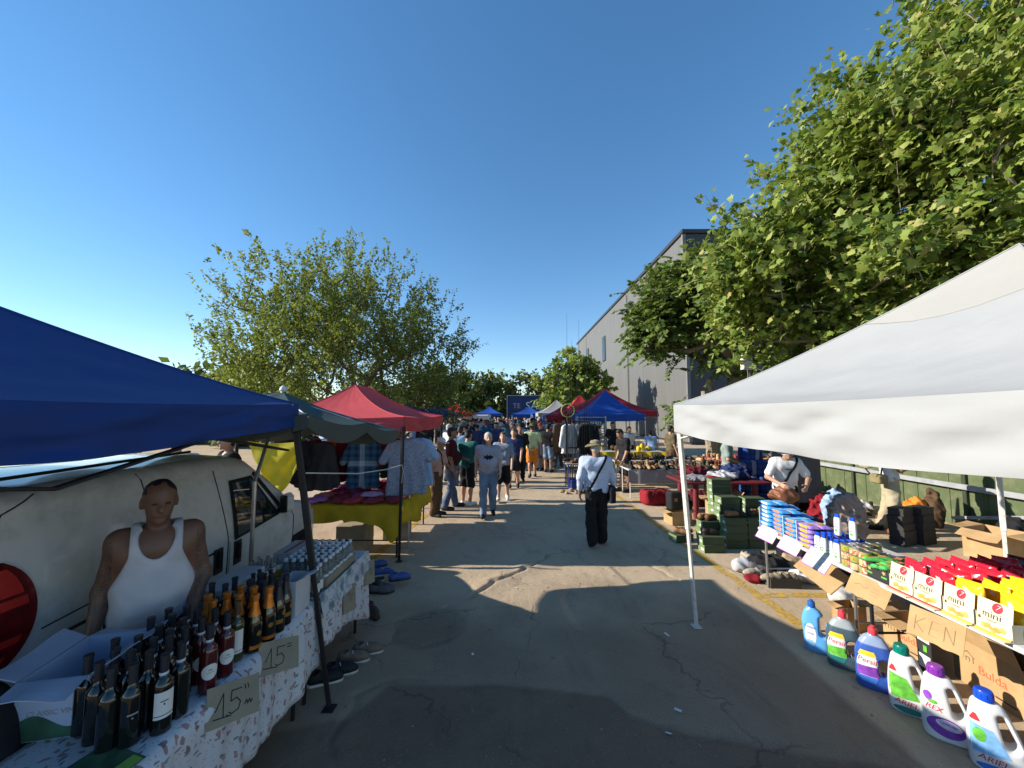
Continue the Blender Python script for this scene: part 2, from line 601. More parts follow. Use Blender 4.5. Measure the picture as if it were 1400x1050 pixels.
def ground_mat():
    m, nt, b = new_mat('worn_asphalt')
    v = coords(nt)
    def attr(n):
        a = nt.nodes.new('ShaderNodeAttribute'); a.attribute_name = n
        return a.outputs['Fac']
    big = noise(nt, v, 0.8, 5, 0.6)
    fine = noise(nt, v, 170, 3, 0.7)
    mid = noise(nt, v, 14, 5, 0.65)
    old = ramp(nt, big, [(0.3, (0.285, 0.21, 0.142)), (0.72, (0.405, 0.305, 0.21))])
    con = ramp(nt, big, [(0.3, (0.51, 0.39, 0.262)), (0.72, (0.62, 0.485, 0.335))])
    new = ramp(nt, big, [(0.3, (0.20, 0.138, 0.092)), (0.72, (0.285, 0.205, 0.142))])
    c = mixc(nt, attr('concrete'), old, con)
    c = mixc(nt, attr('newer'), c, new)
    sp = ramp(nt, fine, [(0.28, (0.38, 0.38, 0.38)), (0.48, (0.9, 0.9, 0.9)), (0.7, (1.0, 1.0, 1.0))])
    c = mixc(nt, 0.9, c, sp, 'MULTIPLY')
    # pale stones in the mix
    vo = nt.nodes.new('ShaderNodeTexVoronoi'); vo.inputs['Scale'].default_value = 42
    nt.links.new(v, vo.inputs['Vector'])
    st = mathn(nt, 'LESS_THAN', vo.outputs['Distance'], 0.16)
    rnd = nt.nodes.new('ShaderNodeSeparateColor'); nt.links.new(vo.outputs['Color'], rnd.inputs[0])
    st = mathn(nt, 'MULTIPLY', st, mathn(nt, 'GREATER_THAN', rnd.outputs[0], 0.72))
    c = mixc(nt, mathn(nt, 'MULTIPLY', st, 0.55), c, (0.42, 0.39, 0.35))
    # oil stains and old chewing gum
    k = ramp(nt, noise(nt, v, 2.3, 6, 0.7), [(0.55, (1, 1, 1)), (0.74, (0.78, 0.77, 0.76))])
    c = mixc(nt, 1.0, c, k, 'MULTIPLY')
    v2 = nt.nodes.new('ShaderNodeTexVoronoi'); v2.inputs['Scale'].default_value = 3.1
    nt.links.new(v, v2.inputs['Vector'])
    gum = mathn(nt, 'LESS_THAN', v2.outputs['Distance'], 0.075)
    c = mixc(nt, mathn(nt, 'MULTIPLY', gum, 0.25), c, (0.05, 0.05, 0.05))
    # net of old hairline cracks, broken up by noise
    dn = nt.nodes.new('ShaderNodeTexNoise'); dn.inputs['Scale'].default_value = 3.0; dn.inputs['Detail'].default_value = 6
    nt.links.new(v, dn.inputs['Vector'])
    va = nt.nodes.new('ShaderNodeVectorMath'); va.operation = 'MULTIPLY_ADD'
    nt.links.new(dn.outputs['Color'], va.inputs[0]); va.inputs[1].default_value = (0.55, 0.55, 0); nt.links.new(v, va.inputs[2])
    vc = nt.nodes.new('ShaderNodeTexVoronoi'); vc.feature = 'DISTANCE_TO_EDGE'; vc.inputs['Scale'].default_value = 0.62; vc.voronoi_dimensions = '2D'
    nt.links.new(va.outputs[0], vc.inputs['Vector'])
    ck = ramp(nt, vc.outputs['Distance'], [(0.0, (1, 1, 1)), (0.003, (1, 1, 1)), (0.008, (0, 0, 0))])
    ck = mathn(nt, 'MULTIPLY', ck, ramp(nt, noise(nt, v, 0.9, 3), [(0.46, (0, 0, 0)), (0.56, (1, 1, 1))]))
    c = mixc(nt, mathn(nt, 'MULTIPLY', ck, 0.35), c, (0.035, 0.032, 0.028))
    # tyre-polished and tarry blotches
    tb_ = ramp(nt, noise(nt, coords(nt, 'Object', (1.0, 0.35, 1)), 2.6, 5, 0.6), [(0.56, (1, 1, 1)), (0.68, (0.84, 0.83, 0.82))])
    c = mixc(nt, 1.0, c, tb_, 'MULTIPLY')
    nt.links.new(c, b.inputs['Base Color'])
    b.inputs['Roughness'].default_value = 0.85
    b.inputs['Specular IOR Level'].default_value = 0.25
    h = mathn(nt, 'ADD', mathn(nt, 'MULTIPLY', fine, 0.6), mathn(nt, 'MULTIPLY', mid, 0.9))
    h = mathn(nt, 'SUBTRACT', h, mathn(nt, 'MULTIPLY', ck, 0.8))
    bump(nt, b, h, 0.8, 0.014)
    return m
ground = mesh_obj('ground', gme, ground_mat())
tag(ground, kind='structure')

def paint_mat():
    m, nt, b = new_mat('worn_yellow_paint')
    v = coords(nt)
    f = noise(nt, v, 9, 6, 0.75)
    c = ramp(nt, noise(nt, v, 3), [(0.3, (0.50, 0.31, 0.04)), (0.7, (0.62, 0.40, 0.07))])
    nt.links.new(c, b.inputs['Base Color'])
    b.inputs['Roughness'].default_value = 0.7
    al = ramp(nt, f, [(0.40, (0.05, 0.05, 0.05)), (0.56, (0.9, 0.9, 0.9))])
    nt.links.new(al, b.inputs['Alpha'])
    return m
PAINT = paint_mat()
def road_line(x0, y0, x1, y1, w):
    L = math.hypot(x1 - x0, y1 - y0); n = max(2, int(L / 0.03))
    ux, uy = (x1 - x0) / L, (y1 - y0) / L
    xs = np.linspace(0, L, n); ws = np.linspace(-w / 2, w / 2, 7)
    A, B = np.meshgrid(xs, ws, indexing='ij')
    X_ = x0 + ux * A - uy * B; Y_ = y0 + uy * A + ux * B
    V = np.stack([X_, Y_, gh(X_, Y_) + 0.005], -1).reshape(-1, 3)
    i = np.arange(n * 7).reshape(n, 7)
    q = np.stack([i[:-1, :-1], i[1:, :-1], i[1:, 1:], i[:-1, 1:]], -1).reshape(-1, 4)
    o = mesh_obj('road_marking', np_mesh('road_marking', V, q), PAINT)
    tag(o, kind='structure')
road_line(2.95, 3.2, 2.68, 11.5, 0.13)
road_line(2.98, 4.72, 4.9, 4.72, 0.12)
road_line(3.0, 7.25, 5.4, 7.3, 0.12)
road_line(2.95, 9.6, 5.0, 9.65, 0.12)
road_line(-2.25, 4.4, -1.8, 8.4, 0.12)

# ============================================================ GREY HALL on the right
def panel_mat(name, col, streak=0.12, scale=(1.5, 1.5, 0.12)):
    m, nt, b = new_mat(name)
    v = coords(nt, 'Object', scale)
    f = noise(nt, v, 2.2, 6, 0.6)
    c = ramp(nt, f, [(0.25, tuple(x * (1 - streak) for x in col)), (0.75, tuple(x * (1 + streak) for x in col))])
    nt.links.new(c, b.inputs['Base Color'])
    b.inputs['Roughness'].default_value = 0.55
    v2 = coords(nt, 'Object', (30, 30, 0.3))
    bump(nt, b, noise(nt, v2, 1.0, 2), 0.25, 0.004)
    return m
HALL = panel_mat('grey_cladding', (0.125, 0.123, 0.118))
HALL_END = panel_mat('navy_cladding', (0.03, 0.034, 0.048))
HALL_TRIM = M('dark_trim', (0.035, 0.037, 0.042), 0.5)
GLASS_DK = M('dark_window', (0.02, 0.024, 0.03), 0.08, spec=0.6)
bx0, by0, by1, bz = 12.0, 26.1, 70.0, 14.8
hall = thing('hall_building', 'tall grey windowless hall with navy end wall behind the stalls', 'building', (bx0, by0, 0))
n_p = 5
pw = (by1 - by0) / n_p
wall_long = MB().box((20.06, (by1 - by0) / 2, bz / 2 - 0.1), (39.9, by1 - by0 - 0.1, bz - 0.2)).build('wall', HALL_TRIM, hall, smooth=False)
pm = MB().box((0, pw / 2, bz / 2), (0.12, pw - 0.035, bz - 0.3), bev=0.012).mesh('panel')
pm.materials.append(HALL)
for k in range(n_p):
    mesh_obj('panel', pm, None, wall_long, (0.05, k * pw, -0.0))
em = MB().box((0, 0, bz / 2), (4.4, 0.1, bz - 0.3), bev=0.01).mesh('end_panel')
em.materials.append(HALL_END)
for k in range(9):
    mesh_obj('panel', em, None, wall_long, (2.2 + 4.44 * k, 0.02, 0))
MB().box((20, (by1 - by0) / 2, bz + 0.02), (40.3, by1 - by0 + 0.3, 0.28), bev=0.02).build('roof_edge', HALL_TRIM, hall)
MB().box((0.0, 0.0, bz / 2), (0.22, 0.22, bz - 0.4)).build('corner_trim', M('trim_grey', (0.16, 0.16, 0.16)), hall)
for (y, z, hh) in ((49.5, 10.45, 3.2), (60.2, 10.8, 2.9)):
    wd = MB().box((-0.03, y - by0, z), (0.16, 1.5, hh), bev=0.01).build('window', HALL_TRIM, hall)
    MB().box((-0.04, y - by0, z), (0.16, 1.24, hh - 0.26)).build('pane', GLASS_DK, wd, smooth=False)
MB().tube([(-0.12, 13.2, 0), (-0.12, 13.2, bz - 0.4)], 0.06, 8).build('downpipe', M('trim_grey', (0.16, 0.16, 0.16)), hall)

# ============================================================ FOLIAGE
def leaf_mat(name, dark, mid, light, odd=None, transl=0.3):
    m, nt, b = new_mat(name)
    a = nt.nodes.new('ShaderNodeAttribute'); a.attribute_name = 'rnd'
    st = [(0.0, dark), (0.5, mid), (0.93, light)]
    if odd: st.append((0.985, odd))
    c = ramp(nt, a.outputs['Fac'], st)
    nt.links.new(c, b.inputs['Base Color'])
    b.inputs['Roughness'].default_value = 0.55
    b.inputs['Specular IOR Level'].default_value = 0.3
    t = nt.nodes.new('ShaderNodeBsdfTranslucent')
    c2 = mixc(nt, 0.5, c, (0.25, 0.32, 0.03))
    nt.links.new(c2, t.inputs['Color'])
    mx = nt.nodes.new('ShaderNodeMixShader'); mx.inputs[0].default_value = transl
    nt.links.new(b.outputs[0], mx.inputs[1]); nt.links.new(t.outputs[0], mx.inputs[2])
    nt.links.new(mx.outputs[0], nt.nodes['Material Output'].inputs['Surface'])
    return m
BARK = M('bark', (0.115, 0.09, 0.066), 0.9, var=0.35, scale=14, bmp=0.6, bscale=30)
BARK_PALE = M('bark_pale', (0.27, 0.22, 0.15), 0.85, var=0.3, scale=9, bmp=0.4, bscale=25)
L_ELM = leaf_mat('leaf_elm', (0.075, 0.105, 0.022), (0.16, 0.20, 0.04), (0.27, 0.29, 0.075), (0.30, 0.25, 0.09), transl=0.38)
L_PLANE = leaf_mat('leaf_plane', (0.07, 0.12, 0.02), (0.19, 0.26, 0.04), (0.36, 0.40, 0.11), (0.40, 0.33, 0.12), transl=0.38)
L_AIL = leaf_mat('leaf_compound', (0.05, 0.09, 0.02), (0.11, 0.175, 0.032), (0.19, 0.25, 0.06))
L_FAR = leaf_mat('leaf_far', (0.05, 0.075, 0.02), (0.10, 0.135, 0.035), (0.17, 0.20, 0.06), transl=0.2)

SH_SMALL = np.array([(0, 0), (0.32, 0.45), (0, 1.0), (-0.32, 0.45)]), [(0, 1, 2, 3)]
_pl = [(0, 0), (0.16, 0.12), (0.46, 0.05), (0.36, 0.26), (0.62, 0.52), (0.33, 0.52), (0.26, 0.72), (0, 1.05),
       (-0.26, 0.72), (-0.33, 0.52), (-0.62, 0.52), (-0.36, 0.26), (-0.46, 0.05), (-0.16, 0.12)]
SH_PLANE = np.array(_pl + [(0, 0.4)]), [(14, i, (i + 1) % 14) for i in range(14)]

def unit(v):
    return v / (np.linalg.norm(v, axis=-1, keepdims=True) + 1e-9)
def leaf_mesh(name, pos, axis, size, shape, up_bias=0.8, fold=0.18, light=(-0.75, -0.1, 0.65)):
    """many leaf-sized faces; axis = direction the leaf points"""
    n = len(pos)
    axis = unit(axis)
    nrm = rng.normal(size=(n, 3)) * 0.75 + np.array([0, 0, 1.0]) * up_bias + np.array(light) * 0.9
    side = unit(np.cross(axis, nrm))
    nn = np.cross(side, axis)
    S2, F = shape
    k = len(S2)
    droop = -np.abs(S2[:, 0]) * fold - S2[:, 1] ** 2 * 0.12
    V = pos[:, None, :] + size[:, None, None] * (side[:, None, :] * S2[None, :, 0:1] + axis[:, None, :] * S2[None, :, 1:2] + nn[:, None, :] * droop[None, :, None])
    base = (np.arange(n) * k)[:, None, None]
    Fa = np.array(F)[None] + base
    Fa = Fa.reshape(-1, Fa.shape[-1])
    me = np_mesh(name, V.reshape(-1, 3), quads=Fa if Fa.shape[1] == 4 else None, tris=Fa if Fa.shape[1] == 3 else None, smooth=False)
    at = me.attributes.new('rnd', 'FLOAT', 'POINT')
    at.data.foreach_set('value', np.repeat(rng.random(n), k).astype(np.float32)[:len(me.vertices)])
    return me

def skeleton(base, fork, targets, curve=0.18):
    """limbs from the fork to every target, each joining the nearest limb already there; returns list of (points, radii)"""
    nodes = [np.array(fork, float)]; par = [-1]
    tg = sorted([np.array(t, float) for t in targets], key=lambda t: np.linalg.norm(t - nodes[0]))
    tips = []
    for t in tg:
        A = np.array(nodes)
        d = np.linalg.norm(A - t, axis=1)
        # prefer nodes that lie below and nearer the fork
        w = d + 0.35 * np.maximum(0, A[:, 2] - t[2]) + 0.25 * np.linalg.norm(A - nodes[0], axis=1)
        j = int(np.argmin(w))
        a = nodes[j]
        m = max(2, int(d[j] / 0.7))
        off = rng.normal(size=3) * d[j] * curve * 0.5 + np.array([0, 0, -d[j] * curve * 0.5])
        pj = j
        for i in range(1, m + 1):
            s = i / m
            p = a + (t - a) * s + off * (4 * s * (1 - s)) * 0.5 + rng.normal(size=3) * 0.03
            nodes.append(p); par.append(pj); pj = len(nodes) - 1
        tips.append(pj)
    cnt = np.zeros(len(nodes))
    for t in tips: cnt[t] += 1
    for i in range(len(nodes) - 1, 0, -1):
        cnt[par[i]] += cnt[i]
    return nodes, par, cnt, tips

def limb_mesh(mb, nodes, par, cnt, r_tip, r_pow=0.42):
    kids = {}
    for i, p in enumerate(par):
        kids.setdefault(p, []).append(i)
    def rad(i): return r_tip * max(cnt[i], 1) ** r_pow
    for i in range(1, len(nodes)):
        # start a tube at each node whose parent continues elsewhere
        p = par[i]
        main = max(kids[p], key=lambda k: cnt[k])
        if p > 0 and main == i:
            continue
        pts = [nodes[p], nodes[i]]; rs = [min(rad(p), rad(i) * 1.3), rad(i)]
        c = i
        while c in kids:
            c = max(kids[c], key=lambda k: cnt[k])
            pts.append(nodes[c]); rs.append(rad(c))
        mb.tube(pts, rs, 6 if rs[0] > 0.04 else 4, cap=False)

def make_tree(name, label, cat, base, fork_h, targets, bark, leaf, shape, lsize, twigs, twig_len, per_twig, r_tip=0.02,
              up=0.6, out=0.8, trunk_r=None, group=None, lean=(0, 0), centre=None, up_bias=0.8, stems=1, leaf_spread=0.05):
    base = np.array(base, float)
    t = thing(name, label, cat, tuple(base), 0, group)
    fork = np.array([lean[0], lean[1], fork_h])
    nodes, par, cnt, tips = skeleton(base, fork, targets)
    mb = MB()
    tr = trunk_r or r_tip * len(targets) ** 0.42
    for s_ in range(stems):
        o = np.array([(s_ - (stems - 1) / 2) * tr * 2.6, 0, 0])
        mb.tube([(o[0] * .3, 0, -0.1), (o[0] * .6 + lean[0] * .1, lean[1] * .1, fork_h * 0.15), (o[0] + lean[0] * 0.5, lean[1] * 0.5, fork_h * 0.6), tuple(fork)],
                [tr * 1.45, tr * 1.1, tr * 0.95, tr * 0.85], 9)
    limb_mesh(mb, nodes, par, cnt, r_tip)
    P = []; A = []
    ctr = np.array(centre if centre is not None else (0, 0, fork_h + 1.0))
    twp = []
    for ti in tips:
        tp = nodes[ti]
        rad = unit(tp - ctr)
        for k in range(twigs):
            st = tp + rng.normal(size=3) * twig_len * 0.28
            d = unit(rad * out + np.array([0, 0, up]) + rng.normal(size=3) * 0.55)
            L = twig_len * rng.uniform(0.5, 1.15)
            en = st + d * L
            twp.append((st, st + d * L * 0.5 + np.array([0, 0, 0.03]), en))
            s = rng.random(per_twig) ** 0.8
            p = st + d * (L * s)[:, None] + rng.normal(size=(per_twig, 3)) * leaf_spread
            P.append(p)
            A.append(d * 0.5 + rng.normal(size=(per_twig, 3)) * 0.75 + np.array([0, 0, -0.15]))
    for a, b, c in twp[::2]:
        mb.tube([a, b, c], [0.010, 0.007, 0.003], 3, cap=False)
    mb.build('trunk', bark, t)
    P = np.concatenate(P); A = np.concatenate(A)
    sz = lsize * rng.uniform(0.45, 1.4, len(P))
    mesh_obj('crown', leaf_mesh('crown', P, A, sz, shape, up_bias), leaf, t)
    return t

def dome(n, rx, ry, z0, z1, skew=0.0, inner=0.45, low=-0.1, bumps=0.0):
    out = []
    while len(out) < n:
        d = unit(rng.normal(size=3))
        if d[2] < low: continue
        r_ = rng.uniform(inner, 1.0) ** 0.6
        az = math.atan2(d[1], d[0])
        k = 1 + bumps * math.sin(az * 3 + 1.0) * math.sin(d[2] * 5 + az)
        p = np.array([d[0] * rx, d[1] * ry, z0 + d[2] * (z1 - z0)]) * np.array([r_ * k, r_ * k, 1])
        p[2] = z0 + (p[2] - z0) * r_ * k
        out.append(p)
    return out

# broad tree behind the left stalls
make_tree('broad_tree', 'wide spreading open-crowned tree behind the red canopy on the left', 'tree', (-8.8, 20.5, 0), 2.2,
          dome(270, 6.3, 5.6, 2.9, 10.6, inner=0.3, low=-0.16, bumps=0.10), BARK, L_ELM, SH_SMALL, 0.145, 9, 1.4, 35, r_tip=0.022, up=0.7, out=0.85,
          trunk_r=0.34, centre=(0, 0, 1.0), leaf_spread=0.055)
# big plane tree on the right, near
tg = []
for cx, cy, cz, rx, ry, rz, n in ((0.2, 0, 6.6, 3.9, 2.9, 3.2, 85), (-3.0, -0.6, 4.6, 2.1, 2.0, 1.5, 40), (0.6, -1.0, 9.6, 3.0, 2.4, 2.6, 50), (2.5, -1.5, 6.5, 2.5, 2.0, 3.5, 40), (-1.6, -1.6, 6.6, 1.9, 1.4, 1.9, 34), (0.2, -2.2, 4.6, 2.4, 1.3, 1.3, 36), (-4.3, -0.2, 4.3, 0.9, 1.0, 0.9, 10), (3.4, -2.4, 4.9, 1.8, 1.2, 1.5, 22), (-2.2, -1.2, 3.6, 1.6, 1.2, 0.7, 22), (-4.6, -0.4, 4.9, 1.0, 0.9, 0.8, 22), (-3.2, -0.6, 6.8, 1.1, 1.0, 1.2, 26), (0.5, -0.3, 8.2, 3.6, 2.4, 3.0, 40)):
    for k in range(n):
        d = unit(rng.normal(size=3)) * rng.uniform(0.35, 1.0) ** 0.6
        tg.append(np.array([cx + d[0] * rx, cy + d[1] * ry, cz + d[2] * rz]))
make_tree('plane_tree', 'large broad-leaved plane tree towering over the white canopy on the right', 'tree', (9.8, 8.0, 0), 3.0, tg, BARK_PALE, L_PLANE, SH_PLANE,
          0.132, 9, 0.85, 22, r_tip=0.02, up=0.35, out=0.8, trunk_r=0.3, centre=(0, 0, 4), up_bias=0.55, leaf_spread=0.10)

# multi-stemmed tree with feathered leaves in front of the hall
def feather_tree(base, targets, label):
    t = thing('feather_leaved_tree', label, 'tree', base)
    fork = np.array([0.0, 0, 2.6])
    nodes, par, cnt, tips = skeleton(base, fork, targets, 0.3)
    mb = MB()
    mb.tube([(0, 0, -0.1), (0.02, 0, 0.9), (-0.10, 0, 1.8), tuple(fork + np.array([-0.15, 0, 0.3]))], [0.2, 0.17, 0.12, 0.10], 9)
    mb.tube([(0.05, 0, 0.8), (0.25, 0, 1.7), (0.15, 0, 2.5), tuple(fork + np.array([0.05, 0.05, 0.7]))], [0.15, 0.12, 0.10, 0.08], 9)
    mb.tube([(0.1, 0, 0.7), (0.6, 0.1, 1.5), (0.95, 0.1, 2.3), (1.3, 0.2, 3.3)], [0.14, 0.11, 0.09, 0.06], 9)
    limb_mesh(mb, nodes, par, cnt, 0.022)
    P = []; A = []; 
    ctr = np.array([0, 0, 3.2])
    for ti in tips:
        tp = nodes[ti]
        for k in range(10):
            d = unit(unit(tp - ctr) * 0.8 + rng.normal(size=3) * 0.75 + np.array([0, 0, 0.1]))
            L = rng.uniform(0.45, 0.8)
            st = tp + rng.normal(size=3) * 0.22
            side = unit(np.cross(d, np.array([0, 0, 1.0]) + rng.normal(size=3) * 0.3))
            m = 10
            s = np.linspace(0.15, 1, m)
            mid = st + d * (L * s)[:, None] + np.array([0, 0, -1.0]) * (0.32 * L * s ** 2)[:, None]
            for sg in (-1, 1):
                P.append(mid); A.append(side * sg + d * 0.45 + np.array([0, 0, -0.35]) + np.zeros((m, 3)))
            mb.tube([st, mid[m // 2], mid[-1]], [0.006, 0.005, 0.003], 3, cap=False)
    mb.build('trunk', BARK_PALE, t)
    P = np.concatenate(P); A = np.concatenate(A)
    mesh_obj('crown', leaf_mesh('crown', P, A, 0.17 * rng.uniform(0.75, 1.2, len(P)), SH_SMALL, 0.9), L_AIL, t)
tg = []
for cx, cy, cz, rx, ry, rz, n in ((-0.6, 0, 5.0, 2.0, 1.5, 1.0, 42), (-0.2, 0, 6.2, 1.2, 1.2, 1.0, 24), (1.4, 0.2, 4.4, 1.1, 1.0, 0.9, 14), (-1.9, -0.3, 4.7, 0.9, 0.8, 0.7, 14), (-0.4, 0, 6.9, 1.3, 1.0, 0.7, 20), (-1.2, 0, 5.9, 1.4, 1.2, 0.9, 26)):
    for k in range(n):
        d = unit(rng.normal(size=3)) * rng.uniform(0.3, 1.0) ** 0.6
        tg.append(np.array([cx + d[0] * rx, cy + d[1] * ry, cz + d[2] * rz]))
tg += [np.array([0.5, -0.3, 2.9]), np.array([-0.9, -0.2, 2.4]), np.array([0.9, -0.2, 3.2])]
feather_tree((6.75, 13.2, 0), tg, 'multi-stemmed tree with feathered leaves in front of the grey hall')

# bright young plane beside the hall's far end
make_tree('leafy_tree', 'bright green leafy tree by the far end of the grey hall', 'tree', (5.7, 35, 0), 1.6,
          dome(120, 3.0, 2.6, 3.4, 7.9, inner=0.2, low=-0.8, bumps=0.2), BARK, L_PLANE, SH_PLANE, 0.36, 6, 0.8, 9, r_tip=0.03, up=0.5, trunk_r=0.2, centre=(0, 0, 3), leaf_spread=0.12)
# the row of trees that closes the view
far = [(-34, 42, 6.5, 6.0, 'low pale green tree at the far left behind the blue canopy'), (-26, 38, 7.0, 5.4, 'rounded tree left of the wide spreading tree, in the distance'),
       (-15.5, 60, 9.5, 6.5, 'far tree showing just right of the wide tree crown'), (-11.0, 62, 10.2, 5.0, 'taller far tree behind the distant red canopy'),
       (-6.8, 58, 8.6, 4.4, 'dark far tree left of the navy lettered board'), (-2.6, 60, 9.4, 4.5, 'far tree rising over the left edge of the navy lettered board'),
       (2.2, 63, 10.4, 4.8, 'far tree standing behind the navy lettered board'), (6.5, 60, 9.4, 4.4, 'far tree behind the bright leafy tree near the hall'),
       (10.5, 66, 8.6, 4.0, 'dark far tree tucked against the end of the grey hall'), (-22.5, 29, 5.4, 4.2, 'low bushy tree at the left foot of the wide spreading tree'), (-17.5, 27, 4.6, 3.2, 'low green bush under the left side of the wide spreading tree'), (-21, 58, 8.0, 5.5, 'far tree behind the trunk of the wide spreading tree')]
for (x, y, hh, rr, lab) in far:
    make_tree('far_tree', lab, 'tree', (x, y, 0), 1.2, dome(46, rr * 0.85, rr * 0.7, hh * 0.36, hh * 0.93, inner=0.25, low=-0.9, bumps=0.12), BARK, L_FAR, SH_SMALL, 0.62, 6, 1.3, 15,
              r_tip=0.03, up=0.5, trunk_r=0.22, group='trees closing the view', centre=(0, 0, 3), leaf_spread=0.28)
# undergrowth at the feet of the far trees
n = 5200
px_ = np.stack([rng.uniform(-40, 13, n), rng.uniform(55, 64, n), rng.random(n) ** 1.4 * 4.0], 1)
hd = mesh_obj('hedge_growth', leaf_mesh('hedge_growth', px_, rng.normal(size=(n, 3)), 1.0 * rng.uniform(0.6, 1.2, n), SH_SMALL), L_FAR)
tag(hd, 'mass of dark undergrowth below the far trees', 'undergrowth', kind='stuff')

# ============================================================ navy lettered board (side of a box trailer) at the end of the lane
NAVY = M('navy_panel', (0.018, 0.045, 0.15), 0.5, var=0.12, scale=0.8)
WHITE_INK = M('white_ink', (0.75, 0.76, 0.78), 0.6, var=0.04)
PINK_INK = M('pink_ink', (0.62, 0.36, 0.36), 0.6, var=0.04)
tb = thing('lettered_board', 'navy blue lettered board standing above the far crowd', 'sign', (-0.6, 45, 0))
MB().box((3.6, 1.0, 2.3), (7.2, 1.9, 3.7), bev=0.03).build('panel', NAVY, tb)
MB().box((3.6, 0.0, 4.18), (7.3, 0.12, 0.08)).build('top_rail', M('pale_rail', (0.4, 0.42, 0.45), 0.5), tb)
MB().box((0.03, 0.0, 2.2), (0.09, 0.13, 3.9)).build('side_rail', MATS['pale_rail'], tb)
for x in (0.6, 6.6):
    MB().box((x, 1.0, 0.23), (0.3, 0.3, 0.46)).build('foot', HALL_TRIM, tb)
lettering('SAL', 1.25, WHITE_INK, tb, (3.2, 0.035, 2.95), (R(90), 0, 0))
lettering('TE', 0.8, PINK_INK, tb, (1.15, 0.035, 2.95), (R(90), 0, 0))
# ============================================================ PEOPLE
SKIN_A = M('skin_tan', (0.40, 0.22, 0.145), 0.55, var=0.10, scale=9)
SKIN_B = M('skin_brown', (0.27, 0.145, 0.09), 0.55, var=0.10, scale=9)
SKIN_C = M('skin_fair', (0.52, 0.31, 0.22), 0.55, var=0.10, scale=9)
HAIR_DK = M('hair_dark', (0.018, 0.014, 0.011), 0.6, var=0.3, scale=30, bmp=0.5, bscale=120)
HAIR_GR = M('hair_grey', (0.42, 0.39, 0.35), 0.7, var=0.25, scale=30, bmp=0.5, bscale=120)
HAIR_BR = M('hair_brown', (0.10, 0.06, 0.035), 0.6, var=0.3, scale=30, bmp=0.5, bscale=120)
SHOE_BLK = M('shoe_black', (0.015, 0.015, 0.017), 0.5)
SHOE_WHT = M('shoe_white', (0.6, 0.6, 0.58), 0.55)
DENIM = M('denim', (0.065, 0.10, 0.17), 0.85, var=0.35, scale=5, bmp=0.2, bscale=90)
DENIM_LT = M('denim_light', (0.16, 0.22, 0.31), 0.85, var=0.3, scale=5, bmp=0.2, bscale=90)
BLACK_CL = M('black_cloth', (0.014, 0.014, 0.017), 0.9, var=0.3, bmp=0.2)
def cloth(name, col, var=0.14):
    return M('cloth_' + name, col, 0.9, var=var, scale=5, bmp=0.25, bscale=50, spec=0.2)

def check_mat(name, base, line, scale=34, bold=0.5, line2=None):
    m, nt, b = new_mat(name)
    v = coords(nt)
    sp = nt.nodes.new('ShaderNodeSeparateXYZ'); nt.links.new(v, sp.inputs[0])
    def stripe(o, sc, th):
        return mathn(nt, 'GREATER_THAN', mathn(nt, 'FRACT', mathn(nt, 'MULTIPLY', o, sc)), th)
    sx = mathn(nt, 'ADD', sp.outputs[0], mathn(nt, 'MULTIPLY', sp.outputs[1], 0.6))
    a = stripe(sx, scale, bold); d = stripe(sp.outputs[2], scale, bold)
    k = mathn(nt, 'MULTIPLY', mathn(nt, 'ADD', a, d), 0.5)
    c = mixc(nt, k, base, line)
    if line2:
        a2 = stripe(sx, scale / 4.0, 0.82); d2 = stripe(sp.outputs[2], scale / 4.0, 0.82)
        c = mixc(nt, mathn(nt, 'MULTIPLY', mathn(nt, 'ADD', a2, d2), 0.45), c, line2)
    nt.links.new(c, b.inputs['Base Color']); b.inputs['Roughness'].default_value = 0.9
    b.inputs['Specular IOR Level'].default_value = 0.2
    bump(nt, b, noise(nt, v, 40), 0.2)
    MATS[name] = m
    return m
CHECK_BLUE = check_mat('blue_white_check', (0.54, 0.60, 0.72), (0.30, 0.38, 0.56), 46, 0.6)

J0 = dict(hip=(0.088, 0, 0.90), kn=(0.098, -0.015, 0.49), an=(0.10, 0.025, 0.085), toe=(0.125, -0.15, 0.035),
          sh=(0.185, 0.0, 1.405), el=(0.245, 0.03, 1.13), wr=(0.255, -0.05, 0.885))

class Pose:
    """joints in metres for a 1.75 m body that faces -Y; L is +X"""
    def __init__(s, lean=0.0, head=(0, 0), belly=0.0, broad=1.0, **jt):
        s.j = {}
        for sg, n in ((1, 'L'), (-1, 'R')):
            for k, p in J0.items():
                p = (p[0] * sg * (broad if k in ('sh', 'el', 'wr') else 1), p[1], p[2])
                s.j[k + n] = np.array(jt.get(k + n, p), float)
            if 'an' + n in jt and 'toe' + n not in jt:
                a = s.j['an' + n]
                s.j['toe' + n] = a + np.array([0.02 * sg, -0.17, -0.05])
        s.belly = belly; s.head = head; s.broad = broad
        s.lean = lean
        c, q = math.cos(lean), math.sin(lean)
        def rot(p):
            p = np.asarray(p, float)
            y, z = p[1], p[2] - 0.95
            return np.array([p[0], c * y - q * z, 0.95 + q * y + c * z])
        s.rot = rot
        for n in 'LR':
            s.j['sh' + n] = rot(s.j['sh' + n])
            for k in ('el', 'wr'):
                if k + n not in jt: s.j[k + n] = rot(s.j[k + n])
        s.neck = rot((0, 0.012, 1.47)); s.hc = rot((0, -0.02 - 0.06 * head[1], 1.625 - 0.02 * abs(head[1])))

